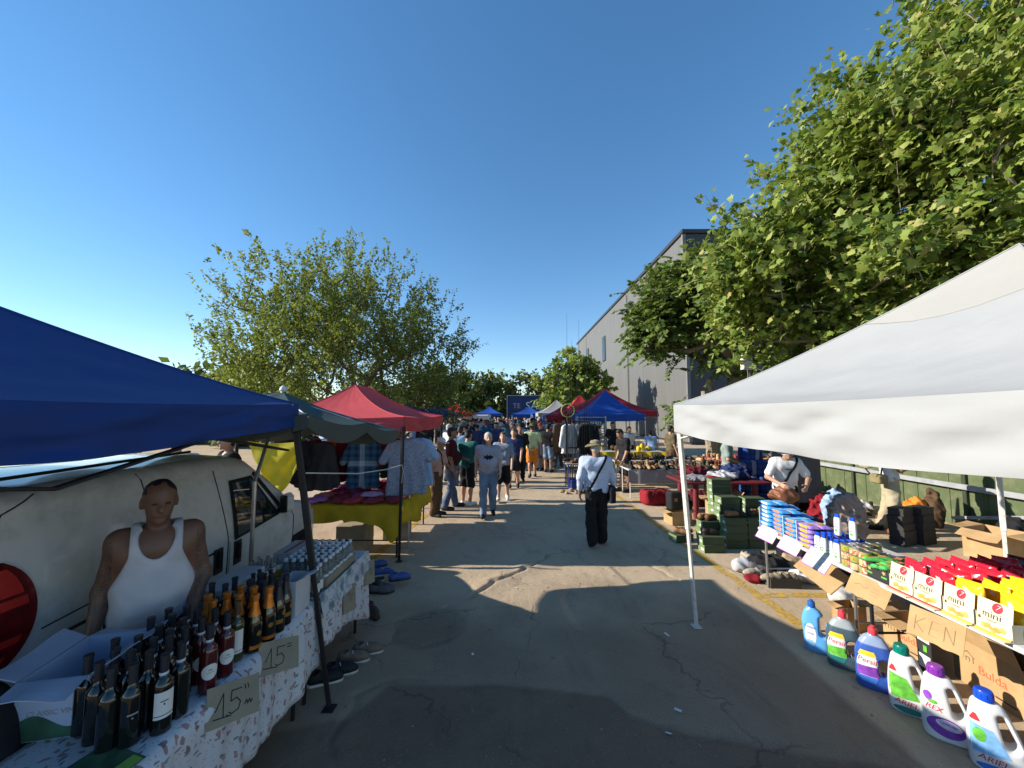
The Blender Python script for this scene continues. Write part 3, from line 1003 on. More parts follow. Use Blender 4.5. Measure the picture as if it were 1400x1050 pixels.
def sd_torso(P, po, inf=0.0):
    b = po.broad; r = po.rot
    f = s_cap(P, r((-0.105 * b, 0.0, 1.335)), r((0.105 * b, 0.0, 1.335)), 0.112 + inf)
    f = smin(f, s_cap(P, r((-0.07 * b, 0, 1.14)), r((0.07 * b, 0, 1.14)), 0.105 + inf + po.belly * 0.3), 0.09)
    f = smin(f, s_cap(P, (-0.08, 0.005, 0.955), (0.08, 0.005, 0.955), 0.105 + inf + po.belly * 0.15), 0.08)
    f = smin(f, s_cap(P, po.j['shL'], po.j['shR'], 0.060 + inf), 0.06)
    if po.belly:
        f = smin(f, s_ell(P, r((0, -0.06, 1.09)), (0.15 + po.belly, 0.11 + po.belly + inf, 0.15)), 0.08)
    return f
def sd_arm(P, po, n, inf=0.0, upto=1.0):
    sh, el, wr = po.j['sh' + n], po.j['el' + n], po.j['wr' + n]
    if upto <= 0.5:
        e = sh + (el - sh) * (upto * 2)
        return s_cap(P, sh, e, 0.056 + inf, 0.047 + inf + 0.008)
    f = s_cap(P, sh, el, 0.055 + inf, 0.041 + inf)
    e = el + (wr - el) * ((upto - 0.5) * 2)
    return smin(f, s_cap(P, el, e, 0.043 + inf, 0.029 + inf), 0.03)
def sd_leg(P, po, n, inf=0.0, upto=1.0, flare=0.0):
    hp, kn, an = po.j['hip' + n], po.j['kn' + n], po.j['an' + n]
    if upto <= 0.5:
        e = hp + (kn - hp) * (upto * 2)
        return s_cap(P, hp, e, 0.092 + inf, 0.070 + inf + flare)
    f = s_cap(P, hp, kn, 0.090 + inf, 0.058 + inf + flare * 0.5)
    e = kn + (an - kn) * ((upto - 0.5) * 2)
    f = smin(f, s_cap(P, kn, e, 0.057 + inf + flare * 0.5, 0.042 + inf + flare), 0.03)
    if inf < 0.004:
        f = smin(f, s_ell(P, kn + (an - kn) * 0.32 + np.array([0, 0.02, 0]), (0.056, 0.060, 0.12)), 0.03)
    return f
def head_frame(P, po):
    yaw, nod = po.head
    c, q = math.cos(-yaw), math.sin(-yaw)
    x, y, z = P[0] - po.hc[0], P[1] - po.hc[1], P[2] - po.hc[2]
    x, y = c * x - q * y, q * x + c * y
    a = -(po.lean * 0.6 + nod * 0.5)
    c, q = math.cos(a), math.sin(a)
    y, z = c * y - q * z, q * y + c * z
    return [x, y, z]
def sd_head(P, po):
    H = head_frame(P, po)
    f = s_ell(H, (0, 0.015, 0.035), (0.077, 0.095, 0.088))
    f = smin(f, s_ell(H, (0, -0.022, -0.045), (0.058, 0.066, 0.072)), 0.04)
    f = smin(f, s_cap(H, (0, -0.085, 0.012), (0, -0.108, -0.026), 0.010, 0.015), 0.014)     # nose
    f = smin(f, s_cap(H, (-0.02, -0.082, -0.060), (0.02, -0.082, -0.060), 0.010), 0.012)     # mouth
    f = smin(f, s_ell(H, (0, -0.075, -0.100), (0.026, 0.02, 0.02)), 0.02)                    # chin
    for sg in (-1, 1):
        f = smax(f, -s_ell(H, (sg * 0.031, -0.096, 0.008), (0.018, 0.016, 0.011)), 0.012)    # eye sockets
        f = smin(f, s_ell(H, (sg * 0.080, 0.012, -0.012), (0.010, 0.020, 0.032)), 0.008)     # ears
    f = smin(f, s_cap(P, po.neck - np.array([0, 0, 0.04]), po.hc + np.array([0, 0.015, -0.06]), 0.056, 0.052), 0.025)
    return f
def hand_mesh(wr, d, palm_n, side, curl=0.5, cell=0.0055):
    """palm, four unequal fingers and a thumb that leaves the side of the palm"""
    d = unit(np.asarray(d, float)); nrm = np.asarray(palm_n, float)
    nrm = unit(nrm - d * (nrm @ d)); sd = np.cross(d, nrm) * side
    wr = np.asarray(wr, float)
    segs = []
    kn0 = wr + d * 0.088
    for i, (o, L) in enumerate(((0.030, 0.078), (0.010, 0.086), (-0.010, 0.080), (-0.029, 0.062))):
        a = kn0 + sd * o - d * abs(o) * 0.25
        th = 0.35 * curl
        p = [a]
        for k, fr in enumerate((0.42, 0.32, 0.26)):
            th += curl * (0.55 if k else 0.2)
            p.append(p[-1] + (d * math.cos(th) + nrm * math.sin(th)) * L * fr)
        for k in range(3):
            segs.append((p[k], p[k + 1], 0.0092 - 0.0008 * k, 0.0086 - 0.0009 * k))
    t0 = wr + d * 0.022 + sd * 0.028
    t1 = t0 + unit(d * 0.55 + sd * 0.75 + nrm * 0.35) * 0.042
    t2 = t1 + unit(d * 0.85 + sd * 0.25 + nrm * 0.35 * (1 + curl)) * 0.032
    segs += [(t0, t1, 0.013, 0.0105), (t1, t2, 0.0105, 0.0085)]
    def fn(P):
        f = s_cap(P, wr - d * 0.05, wr, 0.031, 0.027)
        for o in (-0.026, -0.009, 0.009, 0.026):
            f = smin(f, s_cap(P, wr + sd * o * 0.6, kn0 + sd * o, 0.015, 0.0125), 0.014)
        g = None
        for a, b, r0, r1 in segs:
            h = s_cap(P, a, b, r0, r1)
            g = h if g is None else np.minimum(g, h)
        return smin(f, g, 0.006)
    pts = np.array([wr - d * 0.05] + [s[1] for s in segs] + [s[0] for s in segs])
    return nets(fn, pts.min(0) - 0.04, pts.max(0) + 0.04, cell)

def surf_loop(fn, c, u, v, off=0.008, n=44, rmax=0.5):
    """closed loop where the plane through c spanned by u, v meets the body surface"""
    th = np.linspace(0, 2 * math.pi, n, endpoint=False)
    dirs = np.cos(th)[:, None] * np.asarray(u) + np.sin(th)[:, None] * np.asarray(v)
    lo = np.zeros(n); hi = np.full(n, rmax)
    for _ in range(24):
        m = (lo + hi) / 2
        p = np.asarray(c) + dirs * m[:, None]
        ins = fn([p[:, 0], p[:, 1], p[:, 2]]) < off
        lo = np.where(ins, m, lo); hi = np.where(ins, hi, m)
    return np.asarray(c) + dirs * lo[:, None], dirs

def person(label, loc, yaw, h=1.72, pose=None, skin=None, shirt=None, sleeve=0.33, hem=0.86, neck=0.065, pants=None, plen=1.0, flare=0.012,
           shoes=None, hair=HAIR_DK, crop=0.0, long_hair=False, hat=None, hatm=None, cell=0.02, hands=False, hand_n=None, strap=None, straps_m=None, group=None,
           vest=False, curl=0.5, chest=None, bag=None, beard=None, pocket=None):
    po = pose or Pose()
    skin = skin or SKIN_A
    s = h / 1.75
    pad = 0.2
    allp = np.array([p for p in po.j.values()] + [po.hc])
    lo = allp.min(0) - pad; hi = allp.max(0) + pad
    def body(P):
        f = sd_torso(P, po)
        for n in 'LR':
            f = smin(f, sd_arm(P, po, n), 0.035)
            f = smin(f, sd_leg(P, po, n), 0.04)
            f = smin(f, s_cap(P, po.j['an' + n] + np.array([0, 0.01, -0.03]), po.j['toe' + n], 0.04, 0.03), 0.03)
            if not hands:
                wr = po.j['wr' + n]; d = unit(wr - po.j['el' + n])
                f = smin(f, s_cap(P, wr, wr + d * 0.085, 0.028, 0.034), 0.02)
                f = smin(f, s_cap(P, wr + d * 0.09, wr + d * 0.165, 0.028, 0.016), 0.015)
        return smin(f, sd_head(P, po), 0.02)
    V, Q = nets(body, lo, hi, cell)
    Vs, Qs = [V], [Q]
    # finer head (and hands) replace the coarse ones
    if cell > 0.010:
        hv, hq = nets(lambda P: sd_head(P, po) - 0.0015, po.hc - 0.17, po.hc + 0.17, 0.0105 if cell < 0.03 else 0.018)
        Qs.append(hq + sum(len(v) for v in Vs)); Vs.append(hv)
    if hands:
        for n, sd in (('L', -1), ('R', 1)):
            wr = po.j['wr' + n]; d = wr - po.j['el' + n]
            pn = (hand_n or {}).get(n, (-sd * -1.0, 0, 0) if n == 'R' else (-1.0, 0, 0))
            hv, hq = hand_mesh(wr, (hand_n or {}).get('d' + n, d), pn, sd, curl)
            Qs.append(hq + sum(len(v) for v in Vs)); Vs.append(hv)
    o = mesh_obj('person', np_mesh('person', np.concatenate(Vs) * s, np.concatenate(Qs)), skin)
    o.location = loc; o.rotation_euler = (0, 0, yaw)
    tag(o, label, 'person', group)
    ph = rng.uniform(0, 6)
    def part(name, fn, m, lo_, hi_, c=cell):
        V, Q = nets(fn, lo_, hi_, c)
        return mesh_obj(name, np_mesh(name, V * s, Q), m, o)
    fshirt = None
    if shirt is not None:
        def fshirt(P):
            f = sd_torso(P, po, 0.016 if not vest else 0.021)
            if not vest:
                for n in 'LR':
                    f = smin(f, sd_arm(P, po, n, 0.014, sleeve), 0.03)
            f = f + (0.010 if not vest else 0.004) * wob(P, 17, ph) + (0.004 if not vest else 0.003) * wob(P, 41, ph)
            f = np.maximum(f, hem - P[2] + 0.012 * np.sin(P[0] * 21 + ph))
            nk = po.neck
            f = np.maximum(f, -(s_ell(P, nk + np.array([0, -0.03, 0.03]), (neck + 0.012, neck + 0.03, 0.085))))
            if vest:
                f = smax(f, np.abs(P[0]) - 0.118 - 0.55 * np.maximum(0, 1.33 - P[2]) ** 1.2, 0.012)
                f = np.maximum(f, -s_ell(P, nk + np.array([0, -0.11, -0.02]), (0.085, 0.085, 0.16)))
            return f
        so = part('shirt', fshirt, shirt, lo, hi)
        if chest:
            cm, cz, cw, chh = chest
            U, W_ = np.meshgrid(np.linspace(-1, 1, 22), np.linspace(-1, 1, 14), indexing='ij')
            xx, zz = U * cw, cz + W_ * chh
            yy = surf_y(fshirt, xx, zz, -0.4, 0.0)
            keep = ~np.isnan(yy) & (np.abs(W_) < 1.0 - 0.55 * np.abs(U) ** 0.7 + 0.45 * np.sin(U * 9 + 1) * np.cos(W_ * 4))
            yy = np.where(np.isnan(yy), 0, yy) - 0.004
            ii = np.arange(22 * 14).reshape(22, 14)
            q = np.stack([ii[:-1, :-1], ii[1:, :-1], ii[1:, 1:], ii[:-1, 1:]], -1).reshape(-1, 4)
            q = q[keep.ravel()[q].all(1)]
            mesh_obj('print', np_mesh('print', np.stack([xx, yy, zz], -1).reshape(-1, 3) * s, q), cm, so)
    if pants is not None:
        def fp(P):
            f = s_cap(P, (-0.08, 0.005, 0.955), (0.08, 0.005, 0.955), 0.118 + po.belly * 0.15)
            for n in 'LR':
                f = smin(f, sd_leg(P, po, n, 0.019, plen, flare), 0.025)
            f = f + 0.016 * wob(P, 19, ph + 2) + 0.006 * wob(P, 43, ph)
            return np.maximum(f, P[2] - 1.0)
        part('trousers' if plen > 0.7 else 'shorts', fp, pants, lo, (hi[0], hi[1], 1.1))
    if shoes is not None:
        for n in 'LR':
            a, t_ = po.j['an' + n], po.j['toe' + n]
            d = unit((t_ - a) * np.array([1, 1, 0.25]))
            def fs(P):
                f = s_cap(P, a + np.array([0, 0.0, -0.035]) - d * 0.02, t_ + d * 0.01, 0.050, 0.042)
                f = smin(f, s_cap(P, a + np.array([0, 0, 0.0]), a - np.array([0, 0, 0.03]), 0.048), 0.02)
                base = min(a[2] - 0.085, t_[2] - 0.04)
                return np.maximum(f, base - P[2])
            part('shoe', fs, shoes, np.minimum(a, t_) - 0.12, np.maximum(a, t_) + 0.12, min(cell, 0.014))
    if hair is not None:
        def fh(P):
            H = head_frame(P, po)
            f = s_ell(H, (0, 0.020, 0.040), (0.085 - crop, 0.100 - crop, 0.094 - crop)) + 0.003 * wob(P, 60, ph)
            if long_hair:
                f = smin(f, s_cap(H, (0, 0.06, 0.0), (0, 0.075, -0.17), 0.07, 0.055), 0.03)
                return np.maximum(f, -(s_box(H, (0, -0.12, -0.06), (0.065, 0.09, 0.11), 0.03)))
            f = smin(f, s_ell(H, (0, 0.05, -0.02), (0.075 - crop, 0.065, 0.07)), 0.02)
            return np.maximum(f, -(s_box(H, (0, -0.13, -0.075), (0.12, 0.145, 0.115), 0.03)))
        part('hair', fh, hair, po.hc - 0.24, po.hc + 0.16, min(cell, 0.012) if cell < 0.03 else 0.02)
    if hat == 'bush':
        def fhat(P):
            H = head_frame(P, po)
            f = s_ell(H, (0, 0.015, 0.075), (0.092, 0.108, 0.075))
            f = np.maximum(f, H[2] - 0.125 + 0.8 * np.maximum(0, 0.05 - np.hypot(H[0], H[1])))
            rr = np.hypot(H[0], (H[1] - 0.01) / 1.08)
            br = np.maximum(np.abs(H[2] - 0.042 + 0.10 * np.maximum(rr - 0.09, 0) + 0.02 * np.cos(2 * np.arctan2(H[1], H[0]))) - 0.006, rr - 0.175)
            return smin(f, br, 0.012)
        part('hat', fhat, hatm, po.hc - 0.26, po.hc + 0.26, 0.009)
        def fband(P):
            H = head_frame(P, po)
            f = s_ell(H, (0, 0.015, 0.075), (0.096, 0.112, 0.079))
            return np.maximum(f, np.abs(H[2] - 0.066) - 0.012)
        part('hat_band', fband, BLACK_CL, po.hc - 0.2, po.hc + 0.2, 0.009)
    if hat == 'cap':
        def fcap(P):
            H = head_frame(P, po)
            f = s_ell(H, (0, 0.018, 0.045), (0.090, 0.105, 0.098))
            f = np.maximum(f, 0.040 - H[2])
            vis = np.maximum(np.abs(H[2] - 0.045 + 0.25 * np.minimum(0, H[1] + 0.08)) - 0.007, np.hypot(H[0], (H[1] + 0.09) * 0.95) - 0.085)
            vis = np.maximum(vis, H[1] + 0.06)
            return smin(f, vis, 0.008)
        part('cap', fcap, hatm, po.hc - 0.24, po.hc + 0.24, 0.009 if cell < 0.03 else 0.016)
    if strap is not None:
        # strap from one shoulder to the other hip; sign gives the side of the bag
        sg = strap
        cpt = po.rot((0, 0, 1.18))
        u = unit(np.array([-sg * 0.55, 0, 1.0])); v = np.array([0, 1.0, 0])
        pts, dirs = surf_loop(fshirt or body, cpt, u, v, 0.007)
        ax = np.cross(u, v)
        mb = MB(); n_ = len(pts); W = 0.019
        vs = []
        for p, d in zip(pts, dirs):
            vs += [p - ax * W - d * 0.004, p + ax * W - d * 0.004, p + ax * W + d * 0.004, p - ax * W + d * 0.004]
        fs = []
        for i in range(n_):
            a, b = i * 4, ((i + 1) % n_) * 4
            for k in range(4):
                fs.append((a + k, a + (k + 1) % 4, b + (k + 1) % 4, b + k))
        mb.add([tuple(np.array(q) * s) for q in vs], fs)
        mb.build('strap', straps_m or BLACK_CL, o)
        if bag:
            bc = np.array(bag)
            part('shoulder_bag', lambda P: s_box(P, bc, (0.055, 0.12, 0.14), 0.03) + 0.006 * wob(P, 30), straps_m or BLACK_CL, bc - 0.2, bc + 0.2, 0.014)
    for sg in (-1, 1):      # eyes and brows, drawn as small solids
        if cell > 0.025 : break
        def fe(P):
            H = head_frame(P, po)
            return s_ell(H, (sg * 0.031, -0.083, 0.008), (0.013, 0.009, 0.0075))
        V, Q = nets(fe, po.hc - 0.14, po.hc + 0.14, 0.005)
        if len(Q):
            mesh_obj('eye', np_mesh('eye', V * s, Q), M('eye_dark', (0.05, 0.04, 0.035), 0.2), o)
    if beard is not None:
        def fb(P):
            H = head_frame(P, po)
            f = s_ell(H, (0, -0.03, -0.062), (0.064, 0.066, 0.062))
            return np.maximum(f, H[2] + 0.040)
        part('beard', fb, beard, po.hc - 0.2, po.hc + 0.1, 0.010)
    return o

def walk(a=0.16, head=(0, 0), **k):
    """mid-stride: right leg forward, left leg pushing off behind"""
    j = dict(knR=(-0.095, -0.10 * a / 0.16, 0.50), anR=(-0.10, -0.17 * a / 0.16, 0.095), toeR=(-0.115, -0.34 * a / 0.16, 0.06),
             knL=(0.095, 0.02, 0.495), anL=(0.10, 0.22 * a / 0.16, 0.125), toeL=(0.115, 0.07 * a / 0.16 + 0.01, 0.04),
             elL=(0.245, -0.04, 1.14), wrL=(0.245, -0.20, 0.93), elR=(-0.245, 0.11, 1.14), wrR=(-0.26, 0.10, 0.885))
    j.update(k)
    return Pose(head=head, **j)

# ---- far crowd: one mesh per stance, coloured by each object's own colour
CROWD_SHIRT = M_objcol('crowd_shirt')
CROWD_PANTS = M_objcol('crowd_pants', source='Random', stops=[(0.0, (0.02, 0.022, 0.03)), (0.22, (0.06, 0.085, 0.15)), (0.45, (0.10, 0.09, 0.075)), (0.6, (0.03, 0.03, 0.032)), (0.75, (0.25, 0.22, 0.17)), (0.88, (0.09, 0.13, 0.2))])
CROWD_HAIR = M_objcol('crowd_hair', source='Random', stops=[(0.0, (0.02, 0.016, 0.013)), (0.4, (0.38, 0.35, 0.31)), (0.52, (0.07, 0.045, 0.028)), (0.7, (0.02, 0.017, 0.014)), (0.85, (0.55, 0.53, 0.48)), (0.93, (0.25, 0.05, 0.04))])
def crowd_proto(po, plen, sleeve, cell=0.036):
    allp = np.array(list(po.j.values()) + [po.hc])
    lo = allp.min(0) - 0.2; hi = allp.max(0) + 0.2
    def skin(P):
        f = sd_head(P, po)
        for n in 'LR':
            f = np.minimum(f, sd_arm(P, po, n)); wr = po.j['wr' + n]
            f = np.minimum(f, s_cap(P, wr, wr + unit(wr - po.j['el' + n]) * 0.13, 0.034, 0.026))
            f = np.minimum(f, sd_leg(P, po, n, 0.002))
        return f
    def shirt(P):
        f = sd_torso(P, po, 0.02)
        for n in 'LR': f = smin(f, sd_arm(P, po, n, 0.02, sleeve), 0.03)
        return np.maximum(f, 0.86 - P[2])
    def pants(P):
        f = s_cap(P, (-0.08, 0.005, 0.955), (0.08, 0.005, 0.955), 0.12)
        for n in 'LR': f = smin(f, sd_leg(P, po, n, 0.02, plen, 0.01), 0.025)
        return np.maximum(f, P[2] - 0.98)
    def hair(P):
        H = head_frame(P, po)
        f = s_ell(H, (0, 0.02, 0.04), (0.092, 0.105, 0.098))
        return np.maximum(f, -(s_box(H, (0, -0.13, -0.075), (0.12, 0.145, 0.115), 0.03)))
    def shoe(P):
        f = None
        for n in 'LR':
            g = s_cap(P, po.j['an' + n] - np.array([0, 0, 0.03]), po.j['toe' + n], 0.055, 0.045)
            f = g if f is None else np.minimum(f, g)
        return f
    Vs = []; Qs = []; mi = []; k = 0
    for i, fn in enumerate((skin, shirt, pants, hair, shoe)):
        V, Q = nets(fn, lo, hi, cell if i != 3 else 0.024)
        Vs.append(V); Qs.append(Q + k); mi.append(np.full(len(Q), i)); k += len(V)
    me = np_mesh('person', np.concatenate(Vs), np.concatenate(Qs), matidx=np.concatenate(mi))
    for m in (SKIN_A, CROWD_SHIRT, CROWD_PANTS, CROWD_HAIR, SHOE_BLK): me.materials.append(m)
    return me
PROTO = [crowd_proto(Pose(), 1.0, 0.36), crowd_proto(walk(), 1.0, 0.36), crowd_proto(walk(0.13), 0.46, 0.36),
         crowd_proto(Pose(elL=(0.23, -0.05, 1.13), wrL=(0.06, -0.24, 1.10), elR=(-0.23, -0.04, 1.13), wrR=(-0.05, -0.25, 1.08), head=(0, 0.5)), 1.0, 0.36),
         crowd_proto(Pose(elR=(-0.27, 0.06, 1.12), wrR=(-0.15, -0.14, 1.05), head=(0.6, 0.2)), 0.46, 0.9)]
# ============================================================ POP-UP CANOPIES
def fabric(name, col, transl=0.25, rough=0.6, var=0.06):
    return M('fabric_' + name, col, rough, var=var, scale=1.5, bmp=0.45, bscale=7, spec=0.3, transl=transl)
F_BLUE = fabric('royal_blue', (0.012, 0.045, 0.20), 0.12)
F_BLUE2 = fabric('bright_blue', (0.03, 0.11, 0.46), 0.3)
F_RED = fabric('coral_red', (0.72, 0.125, 0.135), 0.45)
F_RED2 = fabric('deep_red', (0.50, 0.035, 0.045), 0.3)
F_WHITE = fabric('white', (0.385, 0.39, 0.39), 0.15, var=0.04)
F_CREAM = fabric('cream', (0.40, 0.39, 0.36), 0.15, var=0.04)
F_GREEN = fabric('sage_green', (0.062, 0.10, 0.088), 0.3)
F_GREY = fabric('pale_grey', (0.45, 0.44, 0.40), 0.25)
POLE_BLK = M('pole_black', (0.02, 0.02, 0.022), 0.45, 0.3)
POLE_WHT = M('pole_white', (0.62, 0.61, 0.58), 0.4, 0.0, var=0.08, scale=12, dirt=((0.3, 0.27, 0.22), 20, 0.5))
STEEL = M('steel', (0.45, 0.45, 0.46), 0.35, 0.9)
PLASTIC_BLK = M('black_plastic', (0.02, 0.02, 0.022), 0.4)

def canopy_tent(name, label, cx, cy, w, d, eave, drop, peak, mats, leg_m, rz=0.0, ridge=0.0, feet=None, sag=0.05, group=None, res=26, vm=None, power=1.8, cap=None, truss=True):
    t = thing(name, label, 'canopy', (cx, cy, 0), rz, group)
    C = [(-w / 2, -d / 2), (w / 2, -d / 2), (w / 2, d / 2), (-w / 2, d / 2)]
    Pk = [(0, -ridge), (0, -ridge), (0, ridge), (0, ridge)]
    ph = rng.uniform(0, 6)
    def roof_z(v): return eave + (peak - eave) * (0.25 * v + 0.75 * v ** power)
    for k in range(4):
        a, b = C[k], C[(k + 1) % 4]
        pa, pb = Pk[k], Pk[(k + 1) % 4]
        def fn(u, v):
            x = (a[0] + (b[0] - a[0]) * u) * (1 - v) + (pa[0] + (pb[0] - pa[0]) * u) * v
            y = (a[1] + (b[1] - a[1]) * u) * (1 - v) + (pa[1] + (pb[1] - pa[1]) * u) * v
            e = math.sin(math.pi * u)
            z = roof_z(v) - sag * e * math.sin(math.pi * min(1, v * 0.9 + 0.1)) - 0.02 * e * (1 - v)
            # folds pulled out of the two corners, slack over the middle
            z += min(1, v * 5) * 0.4 * (0.016 * e * (1 - v) * math.sin(24 * v + 9 * abs(u - 0.5) + ph) + 0.007 * e * math.sin(34 * u + 9 * v + ph) * (1 - v * 0.6) + 0.006 * e * math.sin(61 * v + 14 * u * (1 - u) * 4 + ph) * (1 - v) ** 2)
            return (x, y, z)
        mb = MB()
        if cap and cap[0] == k:
            mb.sheet(lambda u, v: fn(u, v * cap[2]), res, res, 0.004)
            p = mb.build('roof_panel', mats[k], t, sharp=80)
            MB().sheet(lambda u, v: fn(u, cap[2] + 0.003 + v * (0.997 - cap[2])), res, res // 2, 0.005).build('crown_panel', cap[1], t, sharp=80)
        else:
            mb.sheet(fn, res, res, 0.004).build('roof_panel', mats[k], t, sharp=80)
        def vf(u, v):
            x = a[0] + (b[0] - a[0]) * u; y = a[1] + (b[1] - a[1]) * u
            e = math.sin(math.pi * u)
            nx_, ny_ = (b[1] - a[1]), -(b[0] - a[0]); L = math.hypot(nx_, ny_); nx_ /= L; ny_ /= L
            o = 0.018 * v * math.sin(19 * u + ph) * e ** 0.5 + 0.012 * math.sin(47 * u + 5 * v + ph) * v * e + 0.6 * (0.020 * math.sin(8 * v + 17 * abs(u - 0.5) + ph) + 0.012 * math.sin(17 * v - 23 * u + 2 * ph) + 0.010 * math.sin(13 * v + 41 * u)) * e ** 0.5 * v * (1.15 - v) * 3 + 0.004
            swag = 0.03 * e + 0.02 * e * abs(math.sin(3.1 * u * 2 + ph)) * v
            return (x + nx_ * o, y + ny_ * o, eave - 0.004 - 0.02 * e - drop * v - swag * v)
        MB().sheet(vf, max(12, res * 2), 8, 0.004).build('valance', (vm or mats)[k], t, sharp=80)
    for k in range(4):
        hp = [(C[k][0] * (1 - v) + Pk[k][0] * v, C[k][1] * (1 - v) + Pk[k][1] * v, roof_z(v) + 0.004) for v in np.linspace(0, 1, 14)]
        MB().tube(hp, 0.006, 5).build('hip_seam', mats[k], t)
        a, b = C[k], C[(k + 1) % 4]
    for k in range(4):
        fx, fy = (feet or {}).get(k, C[k])
        top = Vector((C[k][0] * 0.985, C[k][1] * 0.985, eave - 0.02)); bot = Vector((fx, fy, 0.0))
        ax = (top - bot).normalized()
        q = ax.to_track_quat('Z', 'Y').to_matrix()
        L = (top - bot).length
        leg = MB().box(bot + ax * (L * 0.72), (0.042, 0.042, L * 0.56), mtx=q, bev=0.004).build('leg', leg_m, t)
        MB().box(bot + ax * (L * 0.24), (0.030, 0.030, L * 0.46), mtx=q, bev=0.003).build('inner_leg', leg_m, leg)
        MB().box(bot + Vector((0, 0, 0.005)), (0.085, 0.085, 0.008), bev=0.002).build('foot_plate', leg_m, leg)
        MB().box(bot + ax * (L - 0.16), (0.062, 0.062, 0.07), mtx=q, bev=0.008).build('bracket', leg_m, leg)
    if truss:
        for k in range(4):
            a, b = Vector((*C[k], 0)), Vector((*C[(k + 1) % 4], 0))
            inn = Vector((-(b - a).y, (b - a).x, 0)).normalized() * 0.04
            zt, zb = eave - 0.07, eave - 0.34
            for s0, s1 in ((0.015, 0.5), (0.5, 0.985)):
                for za, zz in ((zt, zb), (zb, zt)):
                    p, q_ = a.lerp(b, s0) + inn + Vector((0, 0, za)), a.lerp(b, s1) + inn * (1.0 if za > zz else 1.7) + Vector((0, 0, zz))
                    dr = (q_ - p)
                    MB().box((p + q_) / 2, (0.014, 0.028, dr.length), mtx=dr.to_track_quat('Z', 'X').to_matrix(), bev=0.003).build('truss_bar', leg_m, t)
    return t

# near blue canopy, over the drinks table (left)
canopy_tent('pop_up_canopy', 'royal blue pop-up canopy over the drinks table, nearest on the left', -3.12, 1.42, 3.0, 3.0, 2.215, 0.165, 2.98,
            [F_BLUE] * 4, POLE_BLK, feet={2: (1.79, 1.55)}, power=1.25, sag=0.03, res=34)
_bt = bpy.data.objects['pop_up_canopy']
MB().sheet(lambda u, v: (-1.5 + 0.02 * math.sin(u * 18), -1.49 + 1.95 * u, 2.2 - 1.9 * v), 30, 14, 0.004).build('side_wall', F_BLUE, _bt, sharp=80)  # unseen wall, added to keep low sun off the drinks table
# near white canopy (right)
canopy_tent('pop_up_canopy', 'white pop-up canopy over the detergent and snack tables on the right', 3.29, 2.42, 3.26, 3.06, 2.235, 0.27, 3.24,
            [F_WHITE] * 4, POLE_WHT, feet={3: (-1.43, 1.63)}, sag=0.07, res=34, power=1.35, cap=(3, F_CREAM, 0.66))

# ============================================================ green parasol
def parasol(label, foot, top, rim, mat, inner, pole_m, drop=0.16):
    """square market parasol: rim = its four corners; ribs run to the corners and the edge middles"""
    t = thing('parasol', label, 'parasol', (foot[0], foot[1], 0))
    o = Vector((foot[0], foot[1], 0))
    top = Vector(top) - o
    cs = [Vector(p) - o for p in rim]
    pts = []
    for k in range(4):
        pts += [cs[k], cs[k].lerp(cs[(k + 1) % 4], 0.5) + Vector((0, 0, 0.015))]
    for k in range(8):
        A, B = pts[k], pts[(k + 1) % 8]
        def fn(u, v):
            p = A.lerp(B, u).lerp(top, v)
            return tuple(p - Vector((0, 0, 0.05 * math.sin(math.pi * u) * (1 - v) + 0.05 * math.sin(math.pi * v))))
        MB().sheet(fn, 8, 8, 0.003).build('roof_panel', mat, t, sharp=80)
        def vf(u, v):
            return tuple(A.lerp(B, u) + Vector((0, 0, -0.05 * math.sin(math.pi * u) - drop * v * (0.6 + 0.4 * math.sin(math.pi * u)) - 0.003)))
        MB().sheet(vf, 10, 4, 0.003).build('valance', inner, t, sharp=80)
        MB().tube([top - Vector((0, 0, 0.06)), A - Vector((0, 0, 0.02))], 0.007, 5).build('rib', pole_m, t)
    jt = Vector((0.0, 0.0, 1.5))
    MB().tube([(0, 0, 0), jt], 0.019, 10).build('pole', pole_m, t)
    MB().tube([jt, top + Vector((0, 0, 0.02))], 0.017, 10).build('upper_pole', pole_m, t)
    MB().lathe([(0.03, 0), (0.04, 0.02), (0.03, 0.05), (0.008, 0.07)], 10, tuple(top)).build('finial', M('off_white', (0.6, 0.6, 0.56)), t)
    MB().lathe([(0.2, 0), (0.2, 0.03), (0.06, 0.05), (0.03, 0.25)], 16).build('base', POLE_BLK, t)
    return t
parasol('sage green parasol with scalloped rim between the blue and red canopies', (-2.46, 3.74), (-2.50, 4.2, 2.38), [(-1.52, 2.88, 2.14), (-1.55, 5.3, 1.92), (-3.72, 4.95, 2.0), (-3.65, 2.7, 2.16)], F_GREEN, fabric('grey_lining', (0.085, 0.10, 0.09), 0.2), STEEL)
canopy_tent('pop_up_canopy', 'coral red ridge canopy over the clothes table on the left', -2.86, 7.36, 2.5, 3.2, 2.09, 0.2, 2.66, [F_RED] * 4, POLE_BLK, ridge=0.38,
            feet={1: (1.22, -1.6)}, sag=0.03, power=2.2)

